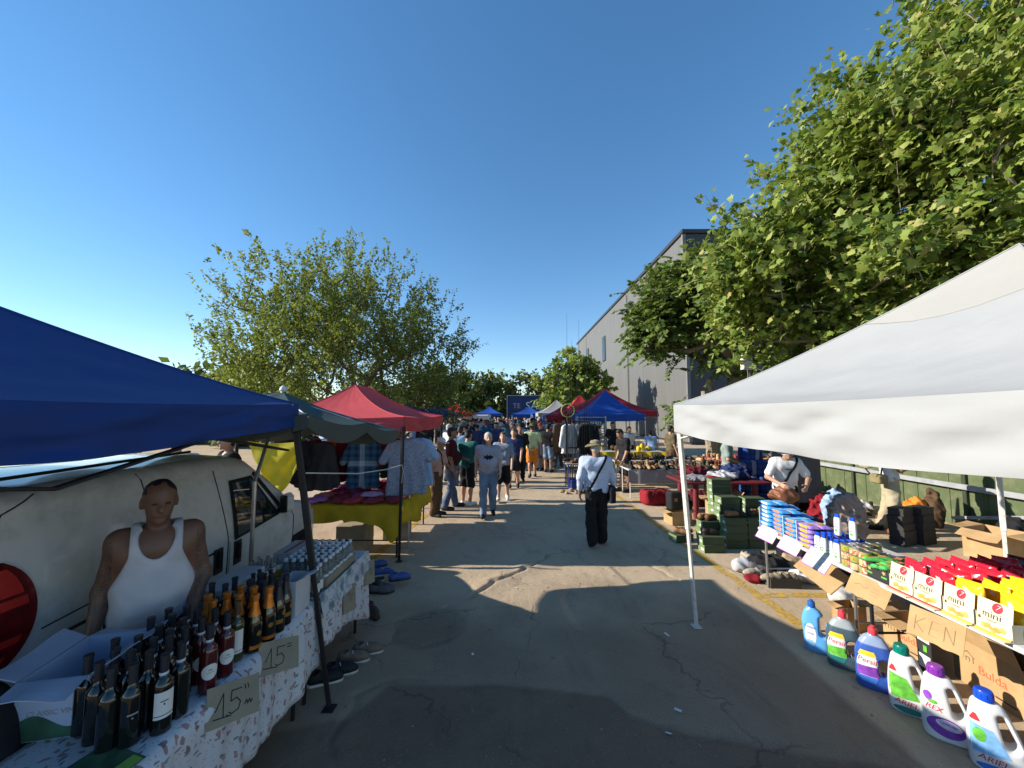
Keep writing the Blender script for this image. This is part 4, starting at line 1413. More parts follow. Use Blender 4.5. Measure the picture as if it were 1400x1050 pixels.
# ============================================================ white van
VAN_P = M('van_white', (0.62, 0.63, 0.63), 0.25, var=0.06, scale=1.6, coat=0.5, dirt=((0.30, 0.29, 0.25), 3.5, 0.45))
VAN_GL = M('van_glass', (0.012, 0.02, 0.02), 0.04, spec=0.9, coat=1.0)
RUBBER = M('rubber', (0.014, 0.014, 0.014), 0.75)
SEAM = M('seam', (0.03, 0.03, 0.03), 0.7)
RIM = M('rim', (0.30, 0.30, 0.31), 0.4, 0.8)
van = thing('van', 'small white delivery van parked behind the drinks table', 'van', (-3.50, 1.92, 0))
VL, VW = 3.78, 0.84
def v_roof(y):
    return float(np.interp(y, [0, 0.06, 0.25, 0.8, 1.9, 2.15, 2.5, 2.9, 3.05, 3.4, 3.62, 3.74, 3.78], [1.62, 1.69, 1.74, 1.76, 1.755, 1.70, 1.46, 1.15, 1.09, 1.0, 0.86, 0.66, 0.5]))
def v_half(y):
    return float(np.interp(y, [0, 0.05, 0.3, 2.8, 3.3, 3.6, 3.74, 3.78], [0.955, 0.985, 1.0, 1.0, 0.965, 0.88, 0.76, 0.66])) * VW
def v_pt(y, a):
    """a in 0..1: sill to roof centre on the street side"""
    zr = v_roof(y); W = v_half(y)
    zs = min(0.98, zr - 0.10)
    Ht = zr - zs
    lean = 0.075 * min(1, Ht / 0.7); rz = min(0.12, Ht * 0.6); rx = 0.15
    if a < 0.36:
        s = a / 0.36
        return W - 0.05 * (1 - s) ** 2 - 0.012 * s * s, zs * s + 0.24 * (1 - s)
    if a < 0.66:
        s = (a - 0.36) / 0.30
        return W - 0.012 - lean * s ** 1.5, zs + (Ht - rz - 0.025) * s
    x1 = W - 0.012 - lean
    if a < 0.88:
        th = (a - 0.66) / 0.22 * math.pi / 2
        return x1 - rx * (1 - math.cos(th)), zr - 0.025 - rz + rz * math.sin(th)
    s = (a - 0.88) / 0.12
    return (x1 - rx) * (1 - s), zr - 0.025 * (1 - s) ** 2
ys = list(np.concatenate([np.linspace(0, 0.3, 7), np.linspace(0.45, 1.9, 12), np.linspace(2.0, VL, 34)]))
As = list(np.concatenate([np.linspace(0, 0.36, 10), np.linspace(0.39, 0.66, 9), np.linspace(0.68, 0.88, 10), np.linspace(0.91, 1, 5)]))
mb = MB(); vs = []
for y in ys:
    h = [v_pt(y, a) for a in As]
    vs += [(x, y, z) for x, z in h] + [(-x, y, z) for x, z in h[-2::-1]]
w_ = 2 * len(As) - 1
fs = [(j * w_ + i, j * w_ + i + 1, (j + 1) * w_ + i + 1, (j + 1) * w_ + i) for j in range(len(ys) - 1) for i in range(w_ - 1)]
fs += [tuple(range(w_)), tuple((len(ys) - 1) * w_ + i for i in range(w_ - 1, -1, -1))]
fs += [(j * w_, (j + 1) * w_, (j + 1) * w_ + w_ - 1, j * w_ + w_ - 1) for j in range(len(ys) - 1)]
mb.add(vs, fs)
me = mb.mesh('body', sharp=50); fix_normals(me)
van_body = mesh_obj('body', me, VAN_P, van)
def v_x(y, z):
    """x of the street side at height z"""
    a0, a1 = 0.0, 1.0
    for _ in range(30):
        m = (a0 + a1) / 2
        if v_pt(y, m)[1] < z: a0 = m
        else: a1 = m
    return v_pt(y, (a0 + a1) / 2)[0]
def v_patch(name, corners, mat, off=0.004, nu=14, nv=10, parent=None, th=0.006):
    """a panel laid on the side of the van between four (y, z) corners: bottom rear, bottom front, top front, top rear"""
    c = [Vector((a, b, 0)) for a, b in corners]
    def fn(u, v):
        p = c[0].lerp(c[1], u).lerp(c[3].lerp(c[2], u), v)
        return (v_x(p.x, p.y) + off, p.x, p.y)
    return MB().sheet(fn, nu, nv, th).build(name, mat, parent or van, sharp=60)
def v_line(name, pts, r, mat, off=0.0, parent=None):
    P = []
    for (a, b), (c, d) in zip(pts[:-1], pts[1:]):
        n = max(2, int(math.hypot(c - a, d - b) / 0.05))
        for i in range(n): P.append((a + (c - a) * i / n, b + (d - b) * i / n))
    P.append(pts[-1])
    return MB().tube([(v_x(a, b) + off, a, b) for a, b in P], r, 5).build(name, mat, parent or van)
door = v_patch('door', [(1.82, 0.32), (2.86, 0.32), (2.86, 0.94), (1.82, 0.94)], VAN_P, 0.006, 18, 10)
for pts in ([(1.80, 0.30), (1.80, 0.98), (1.74, 1.25), (1.66, 1.62)], [(2.90, 0.45), (2.90, 0.9), (2.78, 1.05)], [(1.80, 0.30), (2.88, 0.32)],
            [(0.97, 1.70), (1.00, 1.55)], [(0.36, 0.93), (0.98, 0.98)], [(0.30, 0.80), (0.38, 0.81)], [(0.10, 1.10), (0.10, 1.42), (0.20, 1.60), (0.36, 1.68)]):
    v_line('seam', pts, 0.005, SEAM, 0.001)
v_line('slide_rail', [(0.40, 0.845), (1.72, 0.90)], 0.011, SEAM, 0.002)
win = v_patch('window', [(1.88, 0.93), (2.58, 1.0), (2.16, 1.50), (1.83, 1.50)], RUBBER, 0.010, 16, 12)
v_patch('pane', [(1.91, 0.96), (2.50, 1.03), (2.14, 1.47), (1.86, 1.47)], VAN_GL, 0.016, 16, 12, parent=win)
v_line('pillar_trim', [(2.66, 1.03), (2.20, 1.52)], 0.024, RUBBER, 0.0)
mir = MB().box((0, 0, 0), (0.10, 0.16, 0.22), bev=0.04).build('mirror', VAN_P, van, (v_x(2.55, 1.08) + 0.12, 2.56, 1.13))
MB().box((0, -0.075, 0), (0.085, 0.02, 0.19), bev=0.008).build('mirror_glass', VAN_GL, mir)
MB().box((-0.06, 0.03, -0.09), (0.12, 0.09, 0.06), bev=0.02).build('mirror_arm', RUBBER, mir)
for y in (1.68, 1.92):
    h = v_patch('handle_recess', [(y - 0.05, 0.70), (y + 0.05, 0.70), (y + 0.045, 0.92), (y - 0.055, 0.92)], PLASTIC_BLK, 0.012, 4, 6)
    MB().box((v_x(y, 0.85) + 0.028, y, 0.82), (0.018, 0.05, 0.15), bev=0.008).build('handle', RUBBER, h)
# tail light wrapping the rear corner
TL_RED = M('lamp_red', (0.11, 0.004, 0.007), 0.25, var=0.5, scale=9, coat=0.3, bmp=0.3, bscale=60)
TL_BR = M('lamp_bright_red', (0.45, 0.02, 0.018), 0.2, coat=0.4, bmp=0.4, bscale=90)
TL_CL = M('lamp_clear', (0.38, 0.39, 0.40), 0.12, coat=1.0)
def tl(u, v):
    z = 0.78 + 0.60 * v
    bulge = math.sin(math.pi * min(1, max(0, v))) ** 0.28
    y = -0.012 + 0.335 * u * bulge
    return (v_x(max(y, 0.001), z) + 0.008 + 0.006 * math.sin(math.pi * u) * bulge, y, z)
lamp = MB().sheet(tl, 14, 20, 0.02).build('tail_light', TL_RED, van, sharp=60)
def tl_part(u0, u1, v0, v1, name, m):
    def f(u, v):
        p = tl(u0 + (u1 - u0) * u, v0 + (v1 - v0) * v)
        return (p[0] + 0.011, p[1], p[2])
    MB().sheet(f, 8, 8, 0.003).build(name, m, lamp, sharp=60)
tl_part(0.55, 0.85, 0.66, 0.90, 'lens', TL_BR); tl_part(0.45, 0.88, 0.55, 0.63, 'lens', TL_BR); tl_part(0.1, 0.42, 0.40, 0.52, 'reversing_lens', TL_CL)
tl_part(0.3, 0.85, 0.24, 0.30, 'lens', TL_BR); tl_part(0.3, 0.75, 0.12, 0.16, 'lens', TL_BR)
MB().box((0, -0.05, 0.42), (1.58, 0.16, 0.30), bev=0.05).build('rear_bumper', RUBBER, van)
MB().box((0, 3.74, 0.40), (1.26, 0.16, 0.26), bev=0.05).build('front_bumper', RUBBER, van)
for y in (0.68, 3.12):
    v_patch('arch', [(y - 0.36, 0.25), (y + 0.36, 0.25), (y + 0.22, 0.66), (y - 0.22, 0.66)], RUBBER, 0.009, 12, 8)
    for sx in (-1, 1):
        wh = MB()
        wh.lathe([(0.20, -0.09), (0.27, -0.095), (0.295, -0.07), (0.30, 0), (0.295, 0.07), (0.27, 0.095), (0.20, 0.09)], 28)
        o = wh.build('wheel', RUBBER, van, (sx * 0.775, y, 0.30), (0, R(90), 0))
        MB().lathe([(0.195, -0.092), (0.195, 0.095), (0.15, 0.10), (0.05, 0.108)], 24).build('rim', RIM, o)
MB().tube([(0.5, 0.3, 1.76), (0.5, 1.7, 1.79)], 0.012, 6).build('roof_rail', RUBBER, van)
MB().tube([(-0.5, 0.3, 1.76), (-0.5, 1.7, 1.79)], 0.012, 6).build('roof_rail', RUBBER, van)

# ============================================================ seller behind the drinks table
def tattoo_skin():
    m, nt, b = new_mat('skin_tattooed')
    v = coords(nt)
    c = ramp(nt, noise(nt, v, 9), [(0.3, (0.14, 0.07, 0.045)), (0.7, (0.19, 0.095, 0.06))])
    sp = nt.nodes.new('ShaderNodeSeparateXYZ'); nt.links.new(v, sp.inputs[0])
    side = mathn(nt, 'GREATER_THAN', mathn(nt, 'ABSOLUTE', sp.outputs[0]), 0.185)
    zz = mathn(nt, 'MULTIPLY', mathn(nt, 'GREATER_THAN', sp.outputs[2], 1.02), mathn(nt, 'LESS_THAN', sp.outputs[2], 1.42))
    n2 = nt.nodes.new('ShaderNodeTexNoise'); n2.inputs['Scale'].default_value = 17; n2.inputs['Distortion'].default_value = 2.2; n2.inputs['Detail'].default_value = 2
    nt.links.new(v, n2.inputs['Vector'])
    lin = ramp(nt, n2.outputs['Fac'], [(0.40, (0, 0, 0)), (0.46, (1, 1, 1)), (0.52, (0.1, 0.1, 0.1)), (0.60, (0.75, 0.75, 0.75)), (0.66, (0, 0, 0))])
    k = mathn(nt, 'MULTIPLY', mathn(nt, 'MULTIPLY', side, zz), mathn(nt, 'MULTIPLY', lin, 0.8))
    c = mixc(nt, k, c, (0.02, 0.025, 0.03))
    nt.links.new(c, b.inputs['Base Color']); b.inputs['Roughness'].default_value = 0.5
    return m
seller_pose = Pose(belly=0.008, broad=0.88, lean=0.06, head=(0.1, 0.25), elL=(0.235, -0.02, 1.12), wrL=(0.17, -0.20, 0.94), elR=(-0.225, 0.03, 1.12), wrR=(-0.25, -0.06, 0.88))
person('bald man in a white vest leaning on the drinks table, arms tattooed', (-2.19, 2.44, 0), R(42), 1.75, seller_pose, tattoo_skin(), cloth('vest_white', (0.5, 0.5, 0.54)), hem=0.90,
       pants=cloth('dark_shorts', (0.025, 0.027, 0.032)), plen=0.48, shoes=SHOE_BLK, hair=HAIR_DK, crop=0.0055, cell=0.0115, hands=True, vest=True, curl=0.35,
       hand_n={'L': (0.2, 0.3, -1.0), 'dL': (-0.35, -0.75, -0.42)})

# ============================================================ drinks table
WOOD_TOP = M('table_top', (0.5, 0.49, 0.47), 0.5)
def trestle(name, label, x0, x1, y0, y1, z, leg_m, top_m=None, inset=0.06, brace=True, cat='table', group=None, bars=True):
    t = thing(name, label, cat, ((x0 + x1) / 2, (y0 + y1) / 2, 0), 0, group)
    w, d = x1 - x0, y1 - y0
    MB().box((0, 0, z - 0.018), (w, d, 0.036), bev=0.008).build('tabletop', top_m or WOOD_TOP, t)
    for sx in (-1, 1):
        for sy in (-1, 1):
            MB().tube([(sx * (w / 2 - inset), sy * (d / 2 - inset), z - 0.036), (sx * (w / 2 - inset), sy * (d / 2 - inset), 0.0)], 0.014, 8).build('leg', leg_m, t)
    if bars:
        for sy in (-1, 1):
            MB().tube([(-(w / 2 - inset), sy * (d / 2 - inset), z * 0.32), ((w / 2 - inset), sy * (d / 2 - inset), z * 0.32)], 0.010, 8).build('crossbar', leg_m, t)
    return t
trestle('folding_table', 'drinks table nearest the camera under a leaf-print cloth', -2.06, -1.48, 1.25, 2.93, 0.745, POLE_BLK)
trestle('folding_table', 'second drinks table carrying the white-capped bottles', -2.06, -1.48, 2.96, 4.0, 0.745, POLE_BLK)

def leafprint():
    m, nt, b = new_mat('leaf_print_cloth')
    v = coords(nt, 'UV')
    base = ramp(nt, noise(nt, v, 1.5), [(0.3, (0.50, 0.50, 0.53)), (0.7, (0.60, 0.60, 0.62))])
    vd = nt.nodes.new('ShaderNodeTexNoise'); vd.inputs['Scale'].default_value = 16; nt.links.new(v, vd.inputs['Vector'])
    va = nt.nodes.new('ShaderNodeVectorMath'); va.operation = 'MULTIPLY_ADD'
    nt.links.new(vd.outputs['Color'], va.inputs[0]); va.inputs[1].default_value = (0.06, 0.06, 0); nt.links.new(v, va.inputs[2])
    c = base
    for sc, th, col, sx, gate in ((24, 0.22, (0.20, 0.10, 0.085), (1, 0.48, 1), 0.45), (30, 0.22, (0.10, 0.10, 0.12), (0.45, 1, 1), 0.5), (48, 0.20, (0.30, 0.22, 0.20), (1, 1, 1), 0.5)):
        mp = nt.nodes.new('ShaderNodeMapping'); mp.inputs['Scale'].default_value = sx; mp.inputs['Rotation'].default_value = (0, 0, sc * 0.05)
        nt.links.new(va.outputs[0], mp.inputs['Vector'])
        vo = nt.nodes.new('ShaderNodeTexVoronoi'); vo.inputs['Scale'].default_value = sc; vo.voronoi_dimensions = '2D'
        nt.links.new(mp.outputs[0], vo.inputs['Vector'])
        sp = nt.nodes.new('ShaderNodeSeparateColor'); nt.links.new(vo.outputs['Color'], sp.inputs[0])
        k = mathn(nt, 'MULTIPLY', mathn(nt, 'LESS_THAN', vo.outputs['Distance'], th), mathn(nt, 'GREATER_THAN', sp.outputs[0], gate))
        c = mixc(nt, mathn(nt, 'MULTIPLY', k, 0.85), c, mixc(nt, sp.outputs[1], col, tuple(min(1, x * 1.9) for x in col)))
    nt.links.new(c, b.inputs['Base Color']); b.inputs['Roughness'].default_value = 0.75
    bump(nt, b, noise(nt, v, 5), 0.3, 0.02)
    return m
LEAFPRINT = leafprint()
def draped_cloth(name, label, x_back, x_front, y0, y1, z, hem_fn, mat, nu=110, fold=0.02, ends=False, cat='tablecloth', ph=0.0, ret=False):
    """cloth lying on a table and hanging down its street side; hem_fn(s) = height of the hem"""
    prof = [(x_back, z)] + [(x_back + (x_front - x_back) * k / 6, z) for k in range(1, 6)]
    nv = 26
    sgn = 1 if x_front > x_back else -1
    W = abs(x_front - x_back)
    def fn(u, v):
        y = y0 + (y1 - y0) * u
        hem = hem_fn(u)
        total = W + (z - hem)
        s = v * total
        if s < W:
            r_ = 0.004 * math.sin(y * 9 + s * 13 + ph)
            return (x_back + sgn * s, y, z + 0.004 + abs(r_))
        k = s - W
        kk = min(1, k / 0.15)
        f = fold * kk * (math.sin(y * 15 + 2.2 * math.sin(y * 4 + ph) + ph) + 0.4 * math.sin(y * 41 + k * 6 + ph)) + 0.016 * (1 - math.exp(-k / 0.02)) + 0.03 * (k / 0.6)
        return (x_front + sgn * (f + 0.012), y, z - k + 0.004 * math.exp(-k / 0.01))
    mb = MB().grid(fn, nu, nv)
    me = mb.mesh(name, sharp=80)
    uv = me.uv_layers.new(name='UVMap')
    arr = np.zeros((len(me.loops), 2), np.float32)
    li = np.zeros(len(me.loops), np.int32); me.loops.foreach_get('vertex_index', li)
    ii = li % (nu + 1); jj = li // (nu + 1)
    arr[:, 0] = ii / nu * (y1 - y0)
    arr[:, 1] = jj / nv * (W + z - 0.3)
    uv.data.foreach_set('uv', arr.ravel())
    o = mesh_obj(name, me, mat)
    sm = o.modifiers.new('thickness', 'SOLIDIFY'); sm.thickness = 0.003; sm.offset = 1
    tag(o, label, cat)
    return o
draped_cloth('tablecloth', 'white leaf-print cloth hanging off the near drinks table', -2.05, -1.475, 1.2, 2.98, 0.75, lambda s: 0.40 - 0.14 * s + 0.05 * math.sin(s * 7), LEAFPRINT, ph=0.4)
draped_cloth('tablecloth', 'white leaf-print cloth on the table with white-capped bottles', -2.05, -1.475, 3.0, 4.02, 0.75, lambda s: 0.36 - 0.22 * s * s + 0.03 * math.sin(s * 5), LEAFPRINT, nu=70, ph=2.0)

# ---- bottles
GL_DARK = M('glass_black', (0.006, 0.007, 0.006), 0.07, spec=0.6, coat=0.6)
GL_ROSE = M('glass_rose', (0.07, 0.010, 0.012), 0.07, spec=0.6, coat=0.6)
GL_OLIVE = M('glass_olive', (0.035, 0.045, 0.010), 0.07, spec=0.6, coat=0.6)
GL_GOLD = M('glass_gold', (0.10, 0.05, 0.008), 0.08, spec=0.6, coat=0.6)
GL_CLEAR = M('glass_clear', (0.55, 0.58, 0.58), 0.06, spec=0.6, transm=0.85, ior=1.3, var=0.02)
BEER = M('beer_amber', (0.62, 0.32, 0.04), 0.1, spec=0.6, transm=0.25, var=0.1)
CAPS_BLK = M('capsule_black', (0.02, 0.022, 0.03), 0.4, spec=0.5)
FOIL_OR = M('foil_orange', (0.62, 0.20, 0.03), 0.32, 0.55, var=0.25, scale=30, bmp=0.3, bscale=70)
FOIL_GD = M('foil_gold', (0.48, 0.26, 0.06), 0.3, 0.7, var=0.2, scale=30)
PAPER = M('paper_white', (0.66, 0.66, 0.64), 0.7, var=0.05)
PAPER_BL = M('ring_white', (0.55, 0.60, 0.68), 0.5, var=0.05)
INK = M('ink_black', (0.02, 0.02, 0.022), 0.8)
CARD = M('cardboard', (0.42, 0.27, 0.135), 0.85, var=0.12, scale=7, bmp=0.25, bscale=30, spec=0.15)
CARD_DK = M('cardboard_grey', (0.27, 0.235, 0.17), 0.85, var=0.12, scale=7, bmp=0.25, bscale=30, spec=0.15)
CARTON = M('carton_white', (0.50, 0.51, 0.54), 0.7, var=0.06, scale=5)

def curved_label(r, z0, z1, half, mat, parent, face=0.0, name='label', n=10, z_fn=None):
    def fn(u, v):
        a = face + (u * 2 - 1) * half
        z = z0 + (z1 - z0) * v
        return (math.cos(a) * (r + 0.0012), math.sin(a) * (r + 0.0012), z)
    return MB().sheet(fn, n, 3, 0.0008).build(name, mat, parent, sharp=60)
def round_label(r, zc, rad, mat, parent, face=0.0, name='label'):
    def fn(u, v):
        an = u * 2 * math.pi; q = rad * v
        a = face + math.cos(an) * q / r
        return (math.cos(a) * (r + 0.0014), math.sin(a) * (r + 0.0014), zc + math.sin(an) * q)
    return MB().grid(fn, 24, 3).build(name, mat, parent, sharp=60)
def wine_bottle(name, glass, caps, ring=False, h=0.32, r=0.038, style='bordeaux'):
    t = thing(name, 'bottle', 'bottle')
    if style == 'bordeaux':
        prof = [(0.001, 0.004), (r * 0.8, 0.0), (r, 0.006), (r, h * 0.60), (r * 0.93, h * 0.66), (r * 0.55, h * 0.72), (r * 0.40, h * 0.76), (0.0145, h * 0.97), (0.0165, h * 0.972), (0.0165, h), (0.001, h)]
        cz0 = h * 0.77
        cp = [(r * 0.40 + 0.0008, cz0), (0.0160, h * 0.96), (0.0178, h * 0.965), (0.0178, h + 0.002), (0.001, h + 0.003)]
    else:
        prof = [(0.001, 0.004), (r * 0.8, 0.0), (r, 0.006), (r, h * 0.45), (r * 0.90, h * 0.55), (r * 0.62, h * 0.68), (r * 0.44, h * 0.78), (0.0150, h * 0.95), (0.0150, h), (0.001, h)]
        cz0 = h * 0.64
        cp = [(r * 0.70 + 0.002, cz0), (r * 0.50 + 0.001, h * 0.76), (0.0175, h * 0.90), (0.021, h * 0.915), (0.021, h * 0.955), (0.0225, h * 0.96), (0.0225, h * 1.0), (0.018, h * 1.015), (0.001, h * 1.02)]
    MB().lathe(prof, 18).build('glass', glass, t)
    c = MB().lathe(cp, 16).build('capsule', caps, t)
    if ring:
        rr = r * 0.40
        MB().lathe([(rr + 0.0016, cz0 - 0.012), (rr + 0.0022, cz0 + 0.001), (rr + 0.0012, cz0 + 0.004)], 16).build('neck_ring', PAPER_BL, t)
    return t
FACE = R(-38)        # labels look towards the lane and the camera
def put(proto, x, y, z, rz, label, group=None, first=[set()], sc=1.0):
    if proto.name not in first[0]:
        first[0].add(proto.name); o = proto
    else:
        o = copy_tree(proto)
    o.location = (x, y, z); o.rotation_euler = (0, 0, rz)
    if sc != 1.0: o.scale = (sc, sc, sc)
    tag(o, label, None, group)
    return o
TZ = 0.757
# black wine bottles, nearest the camera
pb = wine_bottle('wine_bottle', GL_DARK, CAPS_BLK)
pr_ = wine_bottle('wine_bottle', GL_DARK, CAPS_BLK, ring=True)
pl_ = wine_bottle('wine_bottle', GL_DARK, CAPS_BLK, ring=True)
lb = curved_label(0.038, 0.07, 0.18, 0.95, PAPER, pl_, FACE)
curved_label(0.0388, 0.082, 0.085, 0.93, INK, lb, FACE, 'print'); curved_label(0.0388, 0.140, 0.144, 0.35, INK, lb, FACE, 'print'); curved_label(0.0388, 0.125, 0.134, 0.06, INK, lb, FACE, 'print')
put(pl_, -1.545, 1.80, TZ, 0, 'black wine bottle with large white rectangular label at the cluster corner')
pg_ = wine_bottle('wine_bottle', GL_DARK, CAPS_BLK)
lb = curved_label(0.038, 0.13, 0.136, 0.45, M('print_grey', (0.3, 0.3, 0.3)), pg_, FACE, 'print'); curved_label(0.038, 0.115, 0.120, 0.08, MATS['print_grey'], pg_, FACE, 'print')
put(pg_, -1.62, 1.735, TZ, 0, 'plain black wine bottle with a small pale word, foremost of the cluster')
grp = 'black wine bottles by the carton'
for (x, y, ring) in ((-1.70, 1.72, 0), (-1.78, 1.74, 0), (-1.71, 1.815, 0), (-1.63, 1.83, 0), (-1.80, 1.84, 0), (-1.72, 1.91, 1), (-1.64, 1.925, 1), (-1.555, 1.895, 1), (-1.80, 1.94, 0), (-1.72, 2.005, 1), (-1.64, 2.02, 1), (-1.80, 2.04, 1), (-1.88, 1.80, 0), (-1.88, 1.92, 0), (-1.81, 2.14, 1), (-1.81, 2.24, 1), (-1.89, 2.10, 0), (-1.89, 2.20, 0), (-1.80, 2.50, 0), (-1.80, 2.60, 0), (-1.89, 2.52, 0)):
    put(pr_ if ring else pb, x + rng.normal() * 0.006, y + rng.normal() * 0.006, TZ, rng.uniform(0, 6) if not ring else 0,
        ('ringed black wine bottle in the near cluster, %s from the edge, %s row' if ring else 'plain black wine bottle in the near cluster, %s from the table edge, %s row') % (ORD[int((-1.5 - x) / 0.085)], ORD[int((y - 1.70) / 0.095)]), grp)
# rose
pro = wine_bottle('rose_bottle', GL_ROSE, CAPS_BLK, ring=True)
lb = round_label(0.038, 0.105, 0.037, PAPER, pro, FACE)
curved_label(0.0392, 0.100, 0.103, 0.40, MATS['print_grey'], lb, FACE, 'print'); curved_label(0.0392, 0.112, 0.118, 0.2, MATS['print_grey'], lb, FACE, 'print')
put(pro, -1.535, 2.045, TZ, 0, 'dark rose bottle with round white label, nearer of the two at the table edge')
put(pro, -1.535, 2.165, TZ, 0, 'dark rose bottle with round white label, farther of the two at the table edge')
for x, y, w_r in ((-1.63, 2.11, 'second in, nearer'), (-1.72, 2.10, 'third in, nearer'), (-1.63, 2.20, 'second in, farther'), (-1.72, 2.19, 'third in, farther')):
    put(pro, x, y, TZ, 0, 'dark rose bottle behind the table edge pair, ' + w_r, 'rose bottles in the second row')
# olive bottle with long white label
pol = wine_bottle('white_wine_bottle', GL_OLIVE, M('capsule_brown', (0.10, 0.06, 0.03), 0.4))
lb = curved_label(0.038, 0.05, 0.175, 0.62, PAPER, pol, FACE); curved_label(0.0388, 0.062, 0.065, 0.6, INK, lb, FACE, 'print')
put(pol, -1.565, 2.285, TZ, 0, 'olive green bottle with a tall white label before the orange foils')
# orange foil sparkling wine
por = wine_bottle('sparkling_bottle', GL_DARK, FOIL_OR, h=0.315, r=0.044, style='champagne')
round_label(0.044, 0.105, 0.014, FOIL_GD, por, FACE + 0.2); curved_label(0.044, 0.025, 0.045, 0.9, FOIL_OR, por, FACE, 'label')
for i, (x, y) in enumerate(((-1.525, 2.375), (-1.505, 2.475), (-1.625, 2.38), (-1.60, 2.475), (-1.72, 2.30), (-1.71, 2.40), (-1.69, 2.49), (-1.80, 2.37))):
    put(por, x, y, TZ, rng.uniform(-0.3, 0.3), ['orange-foil sparkling bottle at the table edge, nearer one', 'orange-foil sparkling bottle at the table edge, farther one'][i] if i < 2 else 'orange-foil sparkling bottle standing behind the edge pair',
        None if i < 2 else 'orange-foil bottles behind the edge pair')
# gold-labelled bottles
pgo = wine_bottle('sparkling_bottle', GL_DARK, CAPS_BLK, h=0.31, r=0.042, style='champagne')
curved_label(0.042, 0.06, 0.085, 0.6, FOIL_GD, pgo, FACE - 0.3); round_label(0.042, 0.12, 0.017, FOIL_GD, pgo, FACE + 0.5)
for kk, (x, y) in enumerate(((-1.505, 2.575), (-1.60, 2.575), (-1.51, 2.66), (-1.61, 2.67), (-1.70, 2.59), (-1.70, 2.69))):
    put(pgo, x, y, TZ, rng.uniform(-0.5, 0.5), 'black sparkling bottle with gold labels beside the white box, ' + ['edge near', 'second in, near', 'edge far', 'second in, far', 'third in, near', 'third in, far'][kk], 'black and gold sparkling bottles')

def open_box(name, label, cat, c, size, mat, rz=0.0, th=0.006, flaps=(30, 120, 60, 100), inner=None, lid=False):
    """a box of five thin boards with four flaps; flaps in degrees from straight up, outwards"""
    t = thing(name, label, cat, c, rz)
    w, d, h = size
    if lid:
        MB().box((0, 0, h / 2), (w, d, h), bev=0.004).build('carton_body', mat, t)
        return t
    m = inner or mat
    MB().box((0, 0, th / 2), (w - 2 * th, d - 2 * th, th)).build('floor', m, t, smooth=False)
    for sg in (-1, 1):
        MB().box((0, sg * (d / 2 - th / 2), h / 2), (w, th, h), bev=0.001).build('side', mat, t, smooth=False)
        MB().box((sg * (w / 2 - th / 2), 0, h / 2), (th, d - 2 * th - 0.001, h), bev=0.001).build('side', mat, t, smooth=False)
    for i, (sx, sy) in enumerate(((0, -1), (1, 0), (0, 1), (-1, 0))):
        if flaps[i] is None: continue
        a = R(flaps[i]); L = min(w, d) * 0.42
        ox, oy = sx * w / 2, sy * d / 2
        dx, dz = math.sin(a), math.cos(a)
        wid = (w if sx == 0 else d) - 0.01
        def fn(u, v):
            s = (u - 0.5) * wid
            q = 0.004 + L * v
            x = ox + sx * dx * q + (s if sx == 0 else 0)
            y = oy + sy * dx * q + (s if sy == 0 else 0)
            return (x, y, h + dz * q + 0.012 * v * math.sin(u * 5 + i))
        MB().sheet(fn, 6, 4, th * 0.7).build('flap', mat, t, smooth=False)
    return t
wb = open_box('wine_carton', 'blue-white wine carton behind the near black bottles', 'carton', (-2.02, 1.93, TZ), (0.26, 0.36, 0.245), M('carton_blue', (0.36, 0.43, 0.58), 0.7, var=0.08), rz=R(12), flaps=(100, 62, 105, 70))
lettering('CLASSIC VIN', 0.03, MATS['print_grey'], wb, (-0.0, -0.1812, 0.11), (R(90), 0, 0))
GREEN_PR = M('print_green', (0.03, 0.10, 0.06), 0.6, var=0.5, scale=8)
MB().sheet(lambda u, v: (-0.125 + 0.25 * u, -0.1822, 0.004 + (0.07 + 0.03 * math.sin(u * 6)) * v), 12, 3, 0.001).build('printed_landscape', GREEN_PR, wb)
bx = open_box('bottle_box', 'white upright bottle box with an open grey flap at the table edge', 'box', (-1.545, 2.83, TZ), (0.13, 0.19, 0.235), CARTON, rz=R(0), flaps=(None, 70, None, 160))
bx2 = open_box('long_carton', 'long white carton lying at the back of the drinks tables', 'carton', (-1.96, 2.80, TZ), (0.18, 0.42, 0.24), CARTON, lid=True)
lettering('AS 16-21', 0.05, INK, bx2, (-0.0, -0.2115, 0.19), (R(90), 0, 0))
tr = thing('bottle_tray', 'low black tray holding dark bottles beside the white box', 'tray', (-1.76, 2.80, TZ))
MB().box((0, 0, 0.01), (0.22, 0.16, 0.02)).box((-0.105, 0, 0.07), (0.01, 0.16, 0.14)).box((0.105, 0, 0.07), (0.01, 0.16, 0.14)).box((0, -0.075, 0.07), (0.20, 0.008, 0.14)).box((0, 0.075, 0.07), (0.20, 0.008, 0.14)).build('tray_body', PLASTIC_BLK, tr, smooth=False)
for x, y in ((-1.80, 2.77), (-1.72, 2.77), (-1.80, 2.835), (-1.72, 2.835)):
    put(pb, x, y, TZ + 0.021, rng.uniform(0, 6), 'plain black bottle standing in the low black tray', 'bottles in the black tray', sc=0.8)
def card_sheet(name, label, cat, mtx, w, h, mat, th=0.003, notch=False, parent=None, curl=0.0):
    """flat card: local x right, y up, z out of the face"""
    t = thing(name, label, cat)
    t.matrix_world = mtx
    if parent: t.parent = parent
    n = 12
    def fn(u, v):
        x, y = (u - 0.5) * w, (v - 0.5) * h
        if notch and v < 0.001:
            y += 0.012 * abs(math.sin(u * 9))
        return (x, y, -th / 2 - curl * (u - 0.5) ** 2 * w)
    MB().sheet(fn, n, 6, th).build('card', mat, t, smooth=False)
    return t
